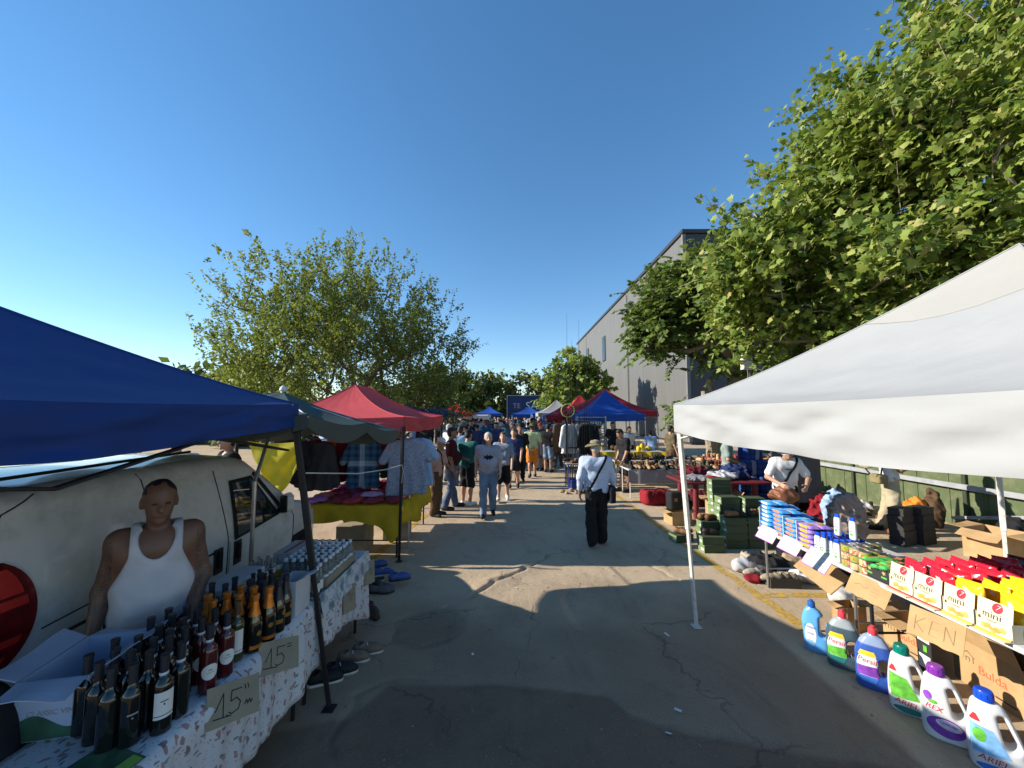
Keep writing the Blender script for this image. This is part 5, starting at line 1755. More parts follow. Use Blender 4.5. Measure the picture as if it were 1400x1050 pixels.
def mtx_card(pos, face, up=(0, 0, 1), roll=0.0):
    z = Vector(face).normalized(); u = Vector(up)
    x = u.cross(z).normalized(); y = z.cross(x)
    m = Matrix((x, y, z)).transposed().to_4x4()
    m = Matrix.Translation(pos) @ m @ Matrix.Rotation(roll, 4, 'Z')
    return m
for i, (y, z, lab, rl) in enumerate(((2.06, 0.70, 'grey cardboard price card with a large 1.5, lower left on the cloth', -0.25), (2.44, 0.69, 'grey cardboard price card with 15 on it, below the orange foils', -0.30))):
    c = card_sheet('price_card', lab, 'sign', mtx_card((-1.405, y, z), (0.85, -0.35, 0.45), roll=rl), 0.25, 0.17, CARD_DK)
    one = [(-0.085, -0.02), (-0.05, 0.045), (-0.05, -0.05)]
    five = [(0.035, 0.045), (-0.012, 0.045), (-0.016, 0.002), (0.012, 0.010), (0.03, -0.012), (0.02, -0.04), (-0.012, -0.05), (-0.024, -0.04)]
    ln = [one, five, [(-0.095, -0.05), (-0.015, -0.055)]]
    if i == 0: ln += [[(-0.034, -0.048), (-0.030, -0.052)], [(0.05, 0.055), (0.055, 0.035)], [(0.065, 0.055), (0.07, 0.035)], [(0.05, -0.03), (0.06, -0.015), (0.065, -0.032), (0.075, -0.015), (0.08, -0.032), (0.09, -0.02)]]
    else: ln += [[(0.05, 0.05), (0.075, 0.052)], [(0.05, 0.035), (0.075, 0.038)]]
    strokes(ln, 0.005, INK, c, Matrix.Identity(4))
for i, (y, z, lab) in enumerate(((3.46, 0.55, 'small grey price card hung below the white-capped bottles, nearer one'), (3.93, 0.58, 'small grey price card at the far corner of the drinks cloth'))):
    c = card_sheet('price_card', lab, 'sign', mtx_card((-1.405, y, z), (0.97, -0.2, 0.15), roll=-0.15), 0.17, 0.21, CARD_DK)
    strokes([[(-0.02, 0.03), (0.0, 0.045), (0.0, -0.03)], [(0.02, 0.03), (0.035, 0.03), (0.02, -0.02), (0.04, -0.02)]], 0.004, INK, c, Matrix.Identity(4))

def newsprint():
    m, nt, b = new_mat('newsprint')
    v = coords(nt, 'Object')
    sp = nt.nodes.new('ShaderNodeSeparateXYZ'); nt.links.new(v, sp.inputs[0])
    ln = mathn(nt, 'GREATER_THAN', mathn(nt, 'FRACT', mathn(nt, 'MULTIPLY', sp.outputs[1], 70)), 0.5)
    bl = ramp(nt, noise(nt, v, 13, 1), [(0.50, (0, 0, 0)), (0.52, (1, 1, 1))])
    br = ramp(nt, noise(nt, v, 90, 1), [(0.42, (0, 0, 0)), (0.44, (1, 1, 1))])
    k = mathn(nt, 'MULTIPLY', mathn(nt, 'MULTIPLY', ln, bl), br)
    pc = ramp(nt, noise(nt, v, 9, 0), [(0.0, (0.5, 0.52, 0.55)), (0.60, (0.56, 0.57, 0.58)), (0.62, (0.20, 0.34, 0.24)), (0.68, (0.12, 0.25, 0.42)), (0.74, (0.45, 0.15, 0.12))], 'CONSTANT')
    c = mixc(nt, mathn(nt, 'MULTIPLY', k, 0.8), pc, (0.06, 0.06, 0.07))
    nt.links.new(c, b.inputs['Base Color']); b.inputs['Roughness'].default_value = 0.8
    return m
NEWS = newsprint()
for y, lab, ln_ in ((3.13, 'newspaper sheet folded over the cloth edge, nearer piece', 0.26), (3.62, 'newspaper sheet folded over the cloth edge, farther piece', 0.72)):
    t = card_sheet('newspaper', lab, 'newspaper', mtx_card((-1.425, y, 0.70), (1.0, 0, 0.25)), ln_, 0.16, NEWS, 0.002)
# printed leaflet flat on the near end
t = card_sheet('leaflet', 'green printed leaflet lying at the near end of the drinks table', 'leaflet', mtx_card((-1.62, 1.62, TZ + 0.006), (0, 0, 1), (0.3, 1, 0)), 0.24, 0.17, M('leaflet_green', (0.05, 0.11, 0.06), 0.5, var=0.6, scale=12), 0.002)
MB().box((0.09, 0, 0.0012), (0.055, 0.15, 0.001)).build('printed_strip', M('leaf_lime', (0.25, 0.42, 0.08), 0.5), t)

# ---- white-capped drinks in a tray
pc_ = thing('drink_bottle', 'small drink bottle', 'bottle')
MB().lathe([(0.001, 0.002), (0.026, 0.0), (0.029, 0.006), (0.029, 0.12), (0.024, 0.15), (0.0125, 0.185), (0.0125, 0.215), (0.001, 0.215)], 12).build('glass', GL_CLEAR, pc_)
MB().lathe([(0.0165, 0.192), (0.0170, 0.194), (0.0170, 0.214), (0.0155, 0.218), (0.001, 0.218)], 12).build('cap', M('cap_white', (0.62, 0.68, 0.74), 0.4), pc_)
MB().lathe([(0.0296, 0.03), (0.0298, 0.032), (0.0298, 0.095), (0.0296, 0.097)], 12).build('label', PAPER, pc_)
for j in range(8):
    for i in range(6):
        put(pc_, -1.835 + 0.064 * i + 0.006 * (j % 2), 3.22 + 0.066 * j, TZ, rng.uniform(0, 6), 'white-capped bottle in the packed block, %s row from the camera, %s from the van' % (ORD[j], ORD[i]), 'white-capped bottles packed in a block')
for x, y in ((-1.50, 3.05), (-1.56, 3.06), (-1.51, 3.12), (-1.57, 3.13)):
    put(pc_, x, y, TZ, 0, 'small clear bottle with white cap standing before the packed block', 'white-capped bottles before the block')
tray = thing('cardboard_tray', 'low brown cardboard tray round the white-capped bottles', 'tray', (-1.675, 3.45, TZ))
for sx in (-1, 1):
    MB().box((sx * 0.2, 0, 0.04), (0.004, 0.56, 0.08)).build('side', CARD_DK, tray, smooth=False)
    MB().box((0, sx * 0.28, 0.04), (0.40, 0.004, 0.08)).build('side', CARD_DK, tray, smooth=False)
# ---- amber beer bottles on the back
pbe = thing('beer_bottle', 'beer bottle', 'bottle')
MB().lathe([(0.001, 0.002), (0.027, 0.0), (0.030, 0.005), (0.030, 0.125), (0.026, 0.15)], 14).build('drink', BEER, pbe)
MB().lathe([(0.026, 0.150), (0.014, 0.19), (0.0125, 0.235), (0.014, 0.24), (0.001, 0.242)], 14).build('neck', GL_CLEAR, pbe)
curved_label(0.0268, 0.135, 0.17, 1.2, PAPER, pbe, FACE, 'neck_label')
for (x, y) in ((-1.98, 3.06), (-1.92, 3.09), (-1.98, 3.13), (-1.91, 3.16), (-1.97, 3.20), (-2.03, 3.10), (-1.90, 3.23), (-2.03, 3.18)):
    put(pbe, x, y, TZ + 0.0, rng.uniform(-0.4, 0.4), 'amber drink bottle with white neck label at the back of the table', 'amber bottles at the back')
# magazines and a lying bottle
for i, (x, y, z, m, lab) in enumerate(((-1.98, 3.62, 0.09, CARTON, 'white flat parcel on top of the stack behind the capped bottles'), (-1.97, 3.60, 0.0, M('parcel_lilac', (0.42, 0.42, 0.52), 0.6), 'lilac flat parcel under the white one behind the capped bottles'))):
    t = thing('flat_parcel', lab, 'parcel', (x, y, TZ + z), R(8 * i))
    MB().box((0, 0, 0.045), (0.20, 0.34, 0.086), bev=0.006).build('parcel_body', m, t)
    MB().box((0, 0, 0.0895), (0.03, 0.34, 0.002)).build('tape', M('tape_red', (0.35, 0.08, 0.08), 0.4), t)
plie = wine_bottle('gold_bottle', GL_GOLD, FOIL_GD, h=0.30)
o = put(plie, -1.62, 2.985, TZ + 0.04, R(70), 'amber bottle lying on its side beside the black tray')
o.rotation_euler = (0, R(90), R(100))
curved_label(0.038, 0.06, 0.15, 0.8, PAPER, plie, R(180))
# dark bag at the very corner
bag = thing('black_bag', 'slumped black bag at the lower left corner beside the van', 'bag', (-2.27, 1.66, 0))
sdf_obj('bag_body', lambda P: smin(s_ell(P, (0, 0, 0.42), (0.26, 0.24, 0.46)), s_ell(P, (0.05, 0.02, 0.85), (0.15, 0.13, 0.16)), 0.1) + 0.02 * wob(P, 14) + 0.008 * wob(P, 37, 1), (-0.42, -0.4, 0), (0.42, 0.4, 1.1), 0.018, BLACK_CL, bag)
# ============================================================ RIGHT SIDE: detergent bottles on the ground
PL_WHITE = M('plastic_white', (0.62, 0.62, 0.63), 0.32, var=0.03, spec=0.5)
PL_SKY = M('plastic_sky', (0.10, 0.33, 0.66), 0.3, var=0.06, spec=0.5)
def liquid_mat(name, low, high, level):
    m, nt, b = new_mat(name)
    v = coords(nt)
    sp = nt.nodes.new('ShaderNodeSeparateXYZ'); nt.links.new(v, sp.inputs[0])
    k = ramp(nt, sp.outputs[2], [(level - 0.004, (0, 0, 0)), (level + 0.004, (1, 1, 1))])
    nt.links.new(mixc(nt, k, low, high), b.inputs['Base Color'])
    b.inputs['Roughness'].default_value = 0.22
    b.inputs['Transmission Weight'].default_value = 0.12
    return m
LQ_GREY = liquid_mat('liquid_grey', (0.06, 0.10, 0.13), (0.36, 0.40, 0.42), 0.33)
LQ_BLUE = liquid_mat('liquid_blue', (0.035, 0.10, 0.42), (0.28, 0.36, 0.55), 0.33)
def jug_fn(kind):
    def fn(P):
        x, y, z = P
        H = 0.40 if kind != 'sky' else 0.37
        t = np.clip(z / H, 0, 1)
        if kind == 'ariel':           # leans back, belly low, neck towards the label side
            cx = -0.045 * t + 0.02; hw = 0.125 * (1 - 0.55 * t ** 2.2); hd = 0.066 * (1 - 0.45 * t ** 2.5)
        elif kind == 'sky':
            cx = -0.035 * t ** 2; hw = 0.100 - 0.055 * np.clip((t - 0.62) / 0.38, 0, 1) ** 1.5; hd = 0.060 - 0.025 * np.clip((t - 0.62) / 0.38, 0, 1)
        else:
            cx = 0.0 * t; hw = 0.118 - 0.070 * np.clip((t - 0.60) / 0.40, 0, 1) ** 1.7; hd = 0.064 - 0.03 * np.clip((t - 0.6) / 0.4, 0, 1) ** 1.4
        q = (np.abs((x - cx) / hw) ** 3.0 + np.abs(y / hd) ** 3.0) ** (1 / 3.0)
        f = (q - 1) * np.minimum(hw, hd)
        f = smax(f, z - H, 0.03); f = smax(f, -z, 0.02)
        nx_ = {'ariel': -0.030, 'sky': -0.035}.get(kind, 0.0)
        f = smin(f, s_cap(P, (nx_, 0, H - 0.03), (nx_, 0, H + 0.012), 0.027), 0.02)
        # the hole behind the grip
        if kind == 'ariel': a, b, ra, rb = (0.055, 0, 0.185), (0.022, 0, 0.315), 0.030, 0.017
        elif kind == 'sky': a, b, ra, rb = (0.045, 0, 0.17), (0.038, 0, 0.285), 0.026, 0.020
        else: a, b, ra, rb = (0.050, 0, 0.145), (0.055, 0, 0.205), 0.034, 0.034
        P2 = [P[0], P[1] * 0.0, P[2]]
        hole = s_cap(P2, a, b, ra, rb)
        return smax(f, -hole, 0.022)
    return fn
def decal(fn, outline, mat, parent, name='label', n=16, off=0.0012, y0=-0.12, y1=0.02):
    """thin print that follows the bottle's front: outline(u, v) -> (x, z)"""
    U, Vv = np.meshgrid(np.linspace(0, 1, n), np.linspace(0, 1, n), indexing='ij')
    XZ = np.array([[outline(U[i, j], Vv[i, j]) for j in range(n)] for i in range(n)])
    y = surf_y(fn, XZ[..., 0], XZ[..., 1], y0, y1)
    good = ~np.isnan(y)
    y = np.where(good, y, 0) - off
    V = np.stack([XZ[..., 0], y, XZ[..., 1]], -1).reshape(-1, 3)
    i = np.arange(n * n).reshape(n, n)
    q = np.stack([i[:-1, :-1], i[1:, :-1], i[1:, 1:], i[:-1, 1:]], -1).reshape(-1, 4)
    q = q[good.ravel()[q].all(1)]
    return mesh_obj(name, np_mesh(name, V, q), mat, parent)
def decal_text(fn, body, size, mat, parent, x, z, off=0.0022, shear=0.0, rot=0.0, spacing=1.0):
    me = text_mesh(body, size, depth=0.0002, shear=shear, spacing=spacing)
    co = np.zeros(len(me.vertices) * 3, np.float32); me.vertices.foreach_get('co', co); co = co.reshape(-1, 3)
    c, s_ = math.cos(rot), math.sin(rot)
    X_ = x + c * co[:, 0] - s_ * co[:, 1]; Z_ = z + s_ * co[:, 0] + c * co[:, 1]
    y = surf_y(fn, X_.astype(float), Z_.astype(float), -0.12, 0.02)
    y = np.where(np.isnan(y), np.nanmean(y), y)
    me.vertices.foreach_set('co', np.stack([X_, y - off - co[:, 2], Z_], -1).astype(np.float32).ravel())
    me.materials.clear(); me.materials.append(mat)
    me.update()
    return mesh_obj('lettering', me, None, parent)
def ell_out(cx, cz, rx, rz, tilt=0.0):
    def f(u, v):
        a, b = u * 2 - 1, v * 2 - 1
        k = math.sqrt(max(1 - b * b / 2, 0)), math.sqrt(max(1 - a * a / 2, 0))
        x, z = a * k[0] * rx, b * k[1] * rz
        return cx + x * math.cos(tilt) - z * math.sin(tilt), cz + x * math.sin(tilt) + z * math.cos(tilt)
    return f
def quad_out(p0, p1, p2, p3):
    def f(u, v):
        a = [p0[i] + (p1[i] - p0[i]) * u for i in (0, 1)]; b = [p3[i] + (p2[i] - p3[i]) * u for i in (0, 1)]
        return a[0] + (b[0] - a[0]) * v, a[1] + (b[1] - a[1]) * v
    return f
INK_RED = M('ink_red', (0.60, 0.03, 0.04), 0.4, var=0.03); INK_GRN = M('ink_green', (0.12, 0.42, 0.05), 0.4, var=0.35, scale=25)
INK_BLUE = M('ink_blue', (0.04, 0.14, 0.50), 0.4, var=0.15, scale=20); INK_SKY = M('ink_sky', (0.20, 0.42, 0.72), 0.4, var=0.25, scale=25)
INK_PUR = M('ink_purple', (0.20, 0.05, 0.36), 0.4, var=0.3, scale=22); INK_YEL = M('ink_yellow', (0.75, 0.50, 0.03), 0.4, var=0.1)
INK_TEAL = M('ink_teal', (0.02, 0.17, 0.16), 0.4); INK_LILAC = M('ink_lilac', (0.55, 0.50, 0.68), 0.4, var=0.2, scale=30)
CAP_C = {'red': M('cap_red', (0.55, 0.05, 0.07), 0.3), 'teal': M('cap_teal', (0.0, 0.17, 0.13), 0.3), 'purple': M('cap_purple', (0.20, 0.03, 0.33), 0.3), 'blue': M('cap_blue', (0.01, 0.07, 0.55), 0.3), 'navy': M('cap_navy', (0.02, 0.10, 0.36), 0.3)}
JUGM = {}
def jug(kind, label, loc, yaw, body_m, cap_m, deco):
    fn = jug_fn(kind)
    t = thing('detergent_bottle', label, 'bottle', loc, yaw)
    if kind not in JUGM:
        V, Q = nets(fn, (-0.16, -0.1, -0.03), (0.16, 0.1, 0.45), 0.0062)
        JUGM[kind] = (V, Q)
    V, Q = JUGM[kind]
    b = mesh_obj('bottle_body', np_mesh('bottle_body', V, Q), body_m, t)
    nx_ = {'ariel': -0.030, 'sky': -0.035}.get(kind, 0.0); H = 0.40 if kind != 'sky' else 0.37
    r0 = 0.043 if kind == 'ariel' else 0.030
    c = MB().lathe([(r0, H - 0.004), (r0 + 0.001, H), (r0 * 0.93, H + 0.045), (r0 * 0.85, H + 0.052), (0.001, H + 0.053)], 22, (nx_, 0, 0)).build('cap', CAP_C[cap_m], t)
    if kind != 'ariel':
        MB().lathe([(0.016, H + 0.053), (0.014, H + 0.068), (0.001, H + 0.069)], 14, (nx_, 0, 0)).build('spout', CAP_C[cap_m], c)
    else:
        for k in range(12):
            a = k * math.pi / 6
            MB().box((nx_ + math.cos(a) * r0 * 0.97, math.sin(a) * r0 * 0.97, H + 0.02), (0.004, 0.004, 0.032), rz=a).build('grip_rib', CAP_C[cap_m], c, smooth=False)
    deco(fn, b)
def deco_sky(fn, b):
    decal(fn, ell_out(-0.045, 0.15, 0.042, 0.095), PL_WHITE, b); decal(fn, ell_out(-0.05, 0.075, 0.034, 0.03), INK_SKY, b, 'print', off=0.0022)
    decal_text(fn, 'Lenor', 0.034, INK_BLUE, b, -0.048, 0.215, shear=0.2); decal_text(fn, 'Spring', 0.02, INK_BLUE, b, -0.048, 0.16, off=0.0026)
def deco_persil(mid, low):
    def d(fn, b):
        decal(fn, ell_out(-0.045, 0.17, 0.064, 0.115), PL_WHITE, b)
        decal(fn, quad_out((-0.10, 0.250), (0.008, 0.250), (-0.005, 0.285), (-0.085, 0.285)), INK_YEL, b, 'print', off=0.0022)
        decal(fn, quad_out((-0.108, 0.10), (0.015, 0.10), (0.012, 0.178), (-0.108, 0.168)), mid, b, 'print', off=0.0022)
        decal(fn, quad_out((-0.085, 0.055), (-0.005, 0.055), (0.015, 0.098), (-0.108, 0.098)), low, b, 'print', off=0.0022)
        decal_text(fn, 'Persil', 0.050, INK_RED, b, -0.048, 0.213, shear=0.1, rot=-0.08)
    return d
def deco_ariel(c1, c2, word):
    def d(fn, b):
        if word != 'REX':
            decal(fn, quad_out((-0.112, 0.10), (0.045, 0.115), (-0.02, 0.245), (-0.105, 0.265)), c1, b)
            decal(fn, ell_out(-0.075, 0.205, 0.026, 0.038), INK_GRN, b, 'print', off=0.0022)
            decal(fn, quad_out((-0.107, 0.275), (-0.066, 0.278), (-0.080, 0.315), (-0.090, 0.318)), INK_RED, b, 'print')
            decal(fn, ell_out(-0.02, 0.035, 0.075, 0.022), c2, b, 'print')
            decal_text(fn, word, 0.048, INK_RED, b, -0.028, 0.080, shear=0.15, rot=-0.12)
        else:
            decal(fn, ell_out(-0.012, 0.095, 0.088, 0.058, -0.2), c1, b)
            decal(fn, ell_out(0.0, 0.115, 0.060, 0.028, -0.2), INK_LILAC, b, 'print', off=0.0022)
            decal(fn, ell_out(-0.085, 0.265, 0.018, 0.028), INK_PUR, b, 'print')
            decal(fn, ell_out(-0.066, 0.235, 0.020, 0.012), INK_GRN, b, 'print', off=0.0022)
            decal_text(fn, word, 0.042, INK_RED, b, -0.062, 0.200, shear=0.15, rot=-0.15)
            decal_text(fn, 'Lavender', 0.022, INK_PUR, b, 0.0, 0.120, off=0.0034, rot=-0.2)
    return d
JY = R(-38)
jug('sky', 'sky blue detergent jug with navy cap, farthest in the row on the ground', (2.78, 3.66, 0), JY - 0.1, PL_SKY, 'navy', deco_sky)
jug('persil', 'grey-green detergent jug with red cap and oval label, second in the row', (2.83, 3.44, 0), JY, LQ_GREY, 'red', deco_persil(INK_GRN, INK_TEAL))
jug('persil', 'clear blue detergent jug with red cap and oval label, third in the row', (2.86, 3.19, 0), JY, LQ_BLUE, 'red', deco_persil(INK_PUR, INK_BLUE))
jug('ariel', 'white detergent jug with dark green cap, between clear blue and purple-capped jugs', (2.88, 2.945, 0), JY, PL_WHITE, 'teal', deco_ariel(INK_GRN, INK_TEAL, 'ARIEL'))
jug('ariel', 'white detergent jug with purple cap and oval purple label', (2.885, 2.72, 0), JY + 0.05, PL_WHITE, 'purple', deco_ariel(INK_PUR, INK_PUR, 'REX'))
jug('ariel', 'white detergent jug with bright blue cap, nearest the camera', (2.93, 2.49, 0), JY + 0.05, PL_WHITE, 'blue', deco_ariel(INK_SKY, INK_BLUE, 'ARIEL'))

# ============================================================ the two goods tables
trestle('folding_table', 'white-topped snack table with packets, nearest on the right', 3.1, 4.28, 1.95, 3.58, 0.72, POLE_BLK, PL_WHITE)
trestle('folding_table', 'grey-legged table carrying wipes, shampoo and tins', 3.1, 3.95, 3.62, 4.98, 0.72, STEEL, WOOD_TOP)
RZ = 0.722
# ---- pillow packs of wipes
def pillow(L, W, T, m, print_m=None, print2=None, name='pack'):
    t = thing(name, name, 'packet')
    def fn(u, v):
        a = u * 2 * math.pi
        s = v * 2 - 1
        e = (1 - abs(s) ** 5) ** 0.5 * 0.92 + 0.08 * (1 - abs(s))
        cx = abs(math.cos(a)) ** 0.7 * math.copysign(1, math.cos(a)); cz = abs(math.sin(a)) ** 0.9 * math.copysign(1, math.sin(a))
        wr = 1 + 0.03 * math.sin(9 * s + 3 * a)
        return (cx * W / 2 * (0.9 + 0.1 * e), s * L / 2, T / 2 + cz * T / 2 * e * wr)
    MB().grid(fn, 16, 14).build('wrapper', m, t, sharp=70)
    for sg in (-1, 1): MB().box((0, sg * (L / 2 + 0.008), T / 2), (W * 0.92, 0.02, 0.004)).build('seal', m, t, smooth=False)
    if print_m:
        MB().sheet(lambda u, v: (-W / 2 - 0.0015 + 0.004 * abs(v - 0.5), (u - 0.5) * L * 0.55, T * (0.22 + 0.56 * v)), 4, 3, 0.001).build('print', print_m, t)
    if print2:
        MB().sheet(lambda u, v: ((u - 0.5) * W * 0.6, (v - 0.5) * L * 0.4, T + 0.0015), 3, 3, 0.001).build('lid_sticker', print2, t)
    return t
WR_BLUE = M('wrap_blue', (0.06, 0.30, 0.68), 0.3, var=0.25, scale=14, spec=0.5); WR_PUR = M('wrap_purple', (0.30, 0.20, 0.62), 0.3, var=0.4, scale=16, spec=0.5); WR_YEL = M('wrap_yellow', (0.72, 0.42, 0.05), 0.3, var=0.3, scale=12, spec=0.5)
p1 = pillow(0.20, 0.11, 0.048, WR_BLUE, M('wrap_white', (0.6, 0.62, 0.66), 0.35, var=0.3, scale=40), M('sticker_sky', (0.3, 0.5, 0.75), 0.4), 'wipes_pack')
p2 = pillow(0.20, 0.11, 0.048, WR_PUR, WR_YEL, WR_YEL, 'wipes_pack')
p3 = pillow(0.20, 0.11, 0.048, WR_BLUE, M('wrap_orange', (0.7, 0.25, 0.12), 0.35, var=0.3), MATS['sticker_sky'], 'wipes_pack')
for c, (y, n, pr0, what, tl_) in enumerate(((4.85, 7, p1, 'blue wet-wipes packet in the farthest stack', 'blue wipes, farthest stack'), (4.64, 6, p3, 'blue and orange wet-wipes packet in the second stack', 'blue wipes, second stack'),
                                        (4.43, 5, p3, 'blue and orange wet-wipes packet in the third stack', 'blue wipes, third stack'), (4.22, 5, p2, 'purple and yellow wet-wipes packet stacked beside the shampoo', 'purple wipes'))):
    for row in range(3):
        for k in range(n - (1 if row == 2 else 0)):
            put(pr0, 3.175 + row * 0.125 + rng.normal() * 0.004, y + rng.normal() * 0.006, RZ + k * 0.049, rng.normal() * 0.05, '%s, %s pile back, %s from bottom' % (what.replace(' wet-wipes packet', ' wipes pack'), ORD[row], ORD[k]), tl_)
WHITE_BD = M('board_white', (0.6, 0.6, 0.6), 0.6)
for y, lab in ((4.955, 'white divider board at the far end of the wipes'), (4.535, 'white divider board between blue wipes stacks'), (4.325, 'white divider board between blue and purple wipes')):
    t = thing('divider_board', lab, 'board', (3.16, y, RZ)); MB().box((0, 0, 0.125), (0.09, 0.008, 0.25), bev=0.002).build('board', WHITE_BD, t)
# ---- shampoo
psh = thing('shampoo_bottle', 'shampoo', 'bottle')
def sh_fn(u, v):
    a = u * 2 * math.pi
    pr = [(0.0, 0.85), (0.03, 0.98), (0.5, 1.0), (0.85, 0.96), (0.97, 0.80), (1.0, 0.72)]
    s = float(np.interp(v, [p[0] for p in pr], [p[1] for p in pr]))
    return (0.020 * s * math.copysign(abs(math.sin(a)) ** 0.8, math.sin(a)), 0.034 * s * math.copysign(abs(math.cos(a)) ** 0.8, math.cos(a)), 0.175 * v)
MB().grid(sh_fn, 20, 14).build('bottle_body', PL_WHITE, psh, sharp=60)
MB().grid(lambda u, v: (sh_fn(u, 1)[0] * (1.02 - 0.12 * v ** 4), sh_fn(u, 1)[1] * (1.02 - 0.12 * v ** 4), 0.174 + 0.032 * v), 20, 6).add([(sh_fn(k / 20, 1)[0] * 0.9, sh_fn(k / 20, 1)[1] * 0.9, 0.206) for k in range(20)], [tuple(range(20))]).build('cap', CAP_C['blue'], psh, sharp=60)
MB().sheet(lambda u, v: (-0.0212, (u - 0.5) * 0.036, 0.07 + 0.008 * v + 0.006 * math.sin(u * 3)), 5, 2, 0.001).build('print', INK_BLUE, psh)
MB().sheet(lambda u, v: (-0.0212, (u - 0.5) * 0.020, 0.10 + 0.022 * v), 3, 2, 0.001).build('print', M('ink_grey', (0.35, 0.40, 0.42), 0.5), psh)
MB().sheet(lambda u, v: (-0.0214, (u - 0.5) * 0.022, 0.035 + 0.025 * v), 3, 2, 0.001).build('print', INK_GRN, psh)
for r in range(5):
    for k in range(4):
        edge = r == 0
        put(psh, 3.14 + r * 0.062, 4.06 - k * 0.078, RZ, rng.normal() * 0.1 + R(8), 'white shampoo bottle with blue cap, %s row from the table edge, %s towards the camera' % (ORD[r], ORD[k]),
            'shampoo bottles at the edge' if edge else 'shampoo bottles behind')
put(psh, 3.27, 3.96, RZ + 0.208, R(8), 'white shampoo bottle standing on top of the others, farther of two')
put(psh, 3.30, 3.82, RZ + 0.208, R(8), 'white shampoo bottle standing on top of the others, nearer of two')
# ---- tins
def tin_mat(name, a, b_):
    m, nt, b = new_mat(name)
    v = coords(nt)
    n_ = noise(nt, v, 34, 1)
    c = ramp(nt, n_, [(0.0, a), (0.50, a), (0.52, b_), (0.60, b_), (0.62, (0.55, 0.52, 0.42))], 'CONSTANT')
    nt.links.new(c, b.inputs['Base Color']); b.inputs['Roughness'].default_value = 0.35
    return m
TIN_G = tin_mat('tin_green', (0.26, 0.36, 0.06), (0.50, 0.12, 0.05)); TIN_R = tin_mat('tin_tomato', (0.55, 0.42, 0.24), (0.58, 0.13, 0.04))
def tin(m):
    t = thing('tin', 'tin', 'tin')
    MB().lathe([(0.044, 0.003), (0.0445, 0.005), (0.0445, 0.059), (0.044, 0.061)], 20).build('label', m, t)
    MB().lathe([(0.043, 0), (0.0455, 0.001), (0.0455, 0.004), (0.043, 0.005)], 20).build('base_rim', STEEL, t)
    MB().lathe([(0.043, 0.059), (0.0455, 0.060), (0.0455, 0.064), (0.0425, 0.0645), (0.041, 0.062), (0.001, 0.062)], 20).build('lid', STEEL, t)
    return t
tg_, tr_ = tin(TIN_G), tin(TIN_R)
for r in range(4):
    for k in range(3):
        for lv in range(3 if r < 2 or k == 0 else 2):
            g = (k + lv) % 2 == 0
            put(tg_ if g else tr_, 3.155 + r * 0.096, 3.73 - k * 0.094 + (0.02 if r % 2 else 0), RZ + lv * 0.0655, rng.uniform(0, 6), 'small round %s tin, %s row in, %s towards the camera, %s layer' % ('green' if g else 'tomato-red', ORD[r], ORD[k], ORD[lv]), 'stacked tins')
# ---- black tray of green biscuit packs
bt = thing('display_tray', 'black display tray with green biscuit packets, beside the tins', 'tray', (3.33, 3.42, RZ))
BLK_CARD = M('black_card', (0.030, 0.030, 0.033), 0.6)
for a, sz in (((0, 0, 0.004), (0.40, 0.27, 0.008)), ((-0.198, 0, 0.065), (0.004, 0.272, 0.13)), ((0.198, 0, 0.065), (0.004, 0.272, 0.13)), ((0, -0.136, 0.05), (0.392, 0.004, 0.10)), ((0, 0.136, 0.05), (0.392, 0.004, 0.10))):
    MB().box(a, sz).build('side', BLK_CARD, bt, smooth=False)
for y in (0.06, -0.07):
    f = MB()
    for k in range(5):
        a = k * 2 * math.pi / 5
        f.add([(-0.2012, y + math.cos(a) * 0.006 - math.sin(a) * 0.005, 0.078 + math.sin(a) * 0.006 + math.cos(a) * 0.005), (-0.2012, y + math.cos(a) * 0.022, 0.078 + math.sin(a) * 0.022), (-0.2012, y + math.cos(a) * 0.006 + math.sin(a) * 0.005, 0.078 + math.sin(a) * 0.006 - math.cos(a) * 0.005), (-0.2012, y, 0.078)], [(0, 1, 2, 3)])
    f.build('flower_print', M('print_tan', (0.55, 0.40, 0.18), 0.5), bt, smooth=False)
    MB().box((-0.2012, y, 0.042), (0.0008, 0.05, 0.014)).build('print', INK_GRN, bt, smooth=False)
WR_GRN = M('wrap_green', (0.08, 0.42, 0.10), 0.28, var=0.3, scale=18, spec=0.5)
p4_ = pillow(0.16, 0.07, 0.045, WR_GRN, None, M('wrap_biscuit', (0.62, 0.40, 0.14), 0.4, var=0.3, scale=30), 'biscuit_pack')
p5_ = pillow(0.16, 0.07, 0.045, M('wrap_darkgreen', (0.05, 0.09, 0.03), 0.3, var=0.5, scale=18, spec=0.5), None, M('wrap_coral', (0.6, 0.22, 0.12), 0.4), 'biscuit_pack')
for r in range(5):
    for k in range(3):
        front = r < 2
        put(p4_ if front else p5_, 3.185 + r * 0.075, 3.495 - k * 0.078, RZ + 0.085 + rng.uniform(0, 0.02) + (0.03 if k == 0 and front else 0), R(90) + rng.normal() * 0.35,
            'bright green biscuit packet at the front of the black tray' if front else 'dark green biscuit packet at the back of the black tray', 'green biscuit packets' if front else 'dark biscuit packets')

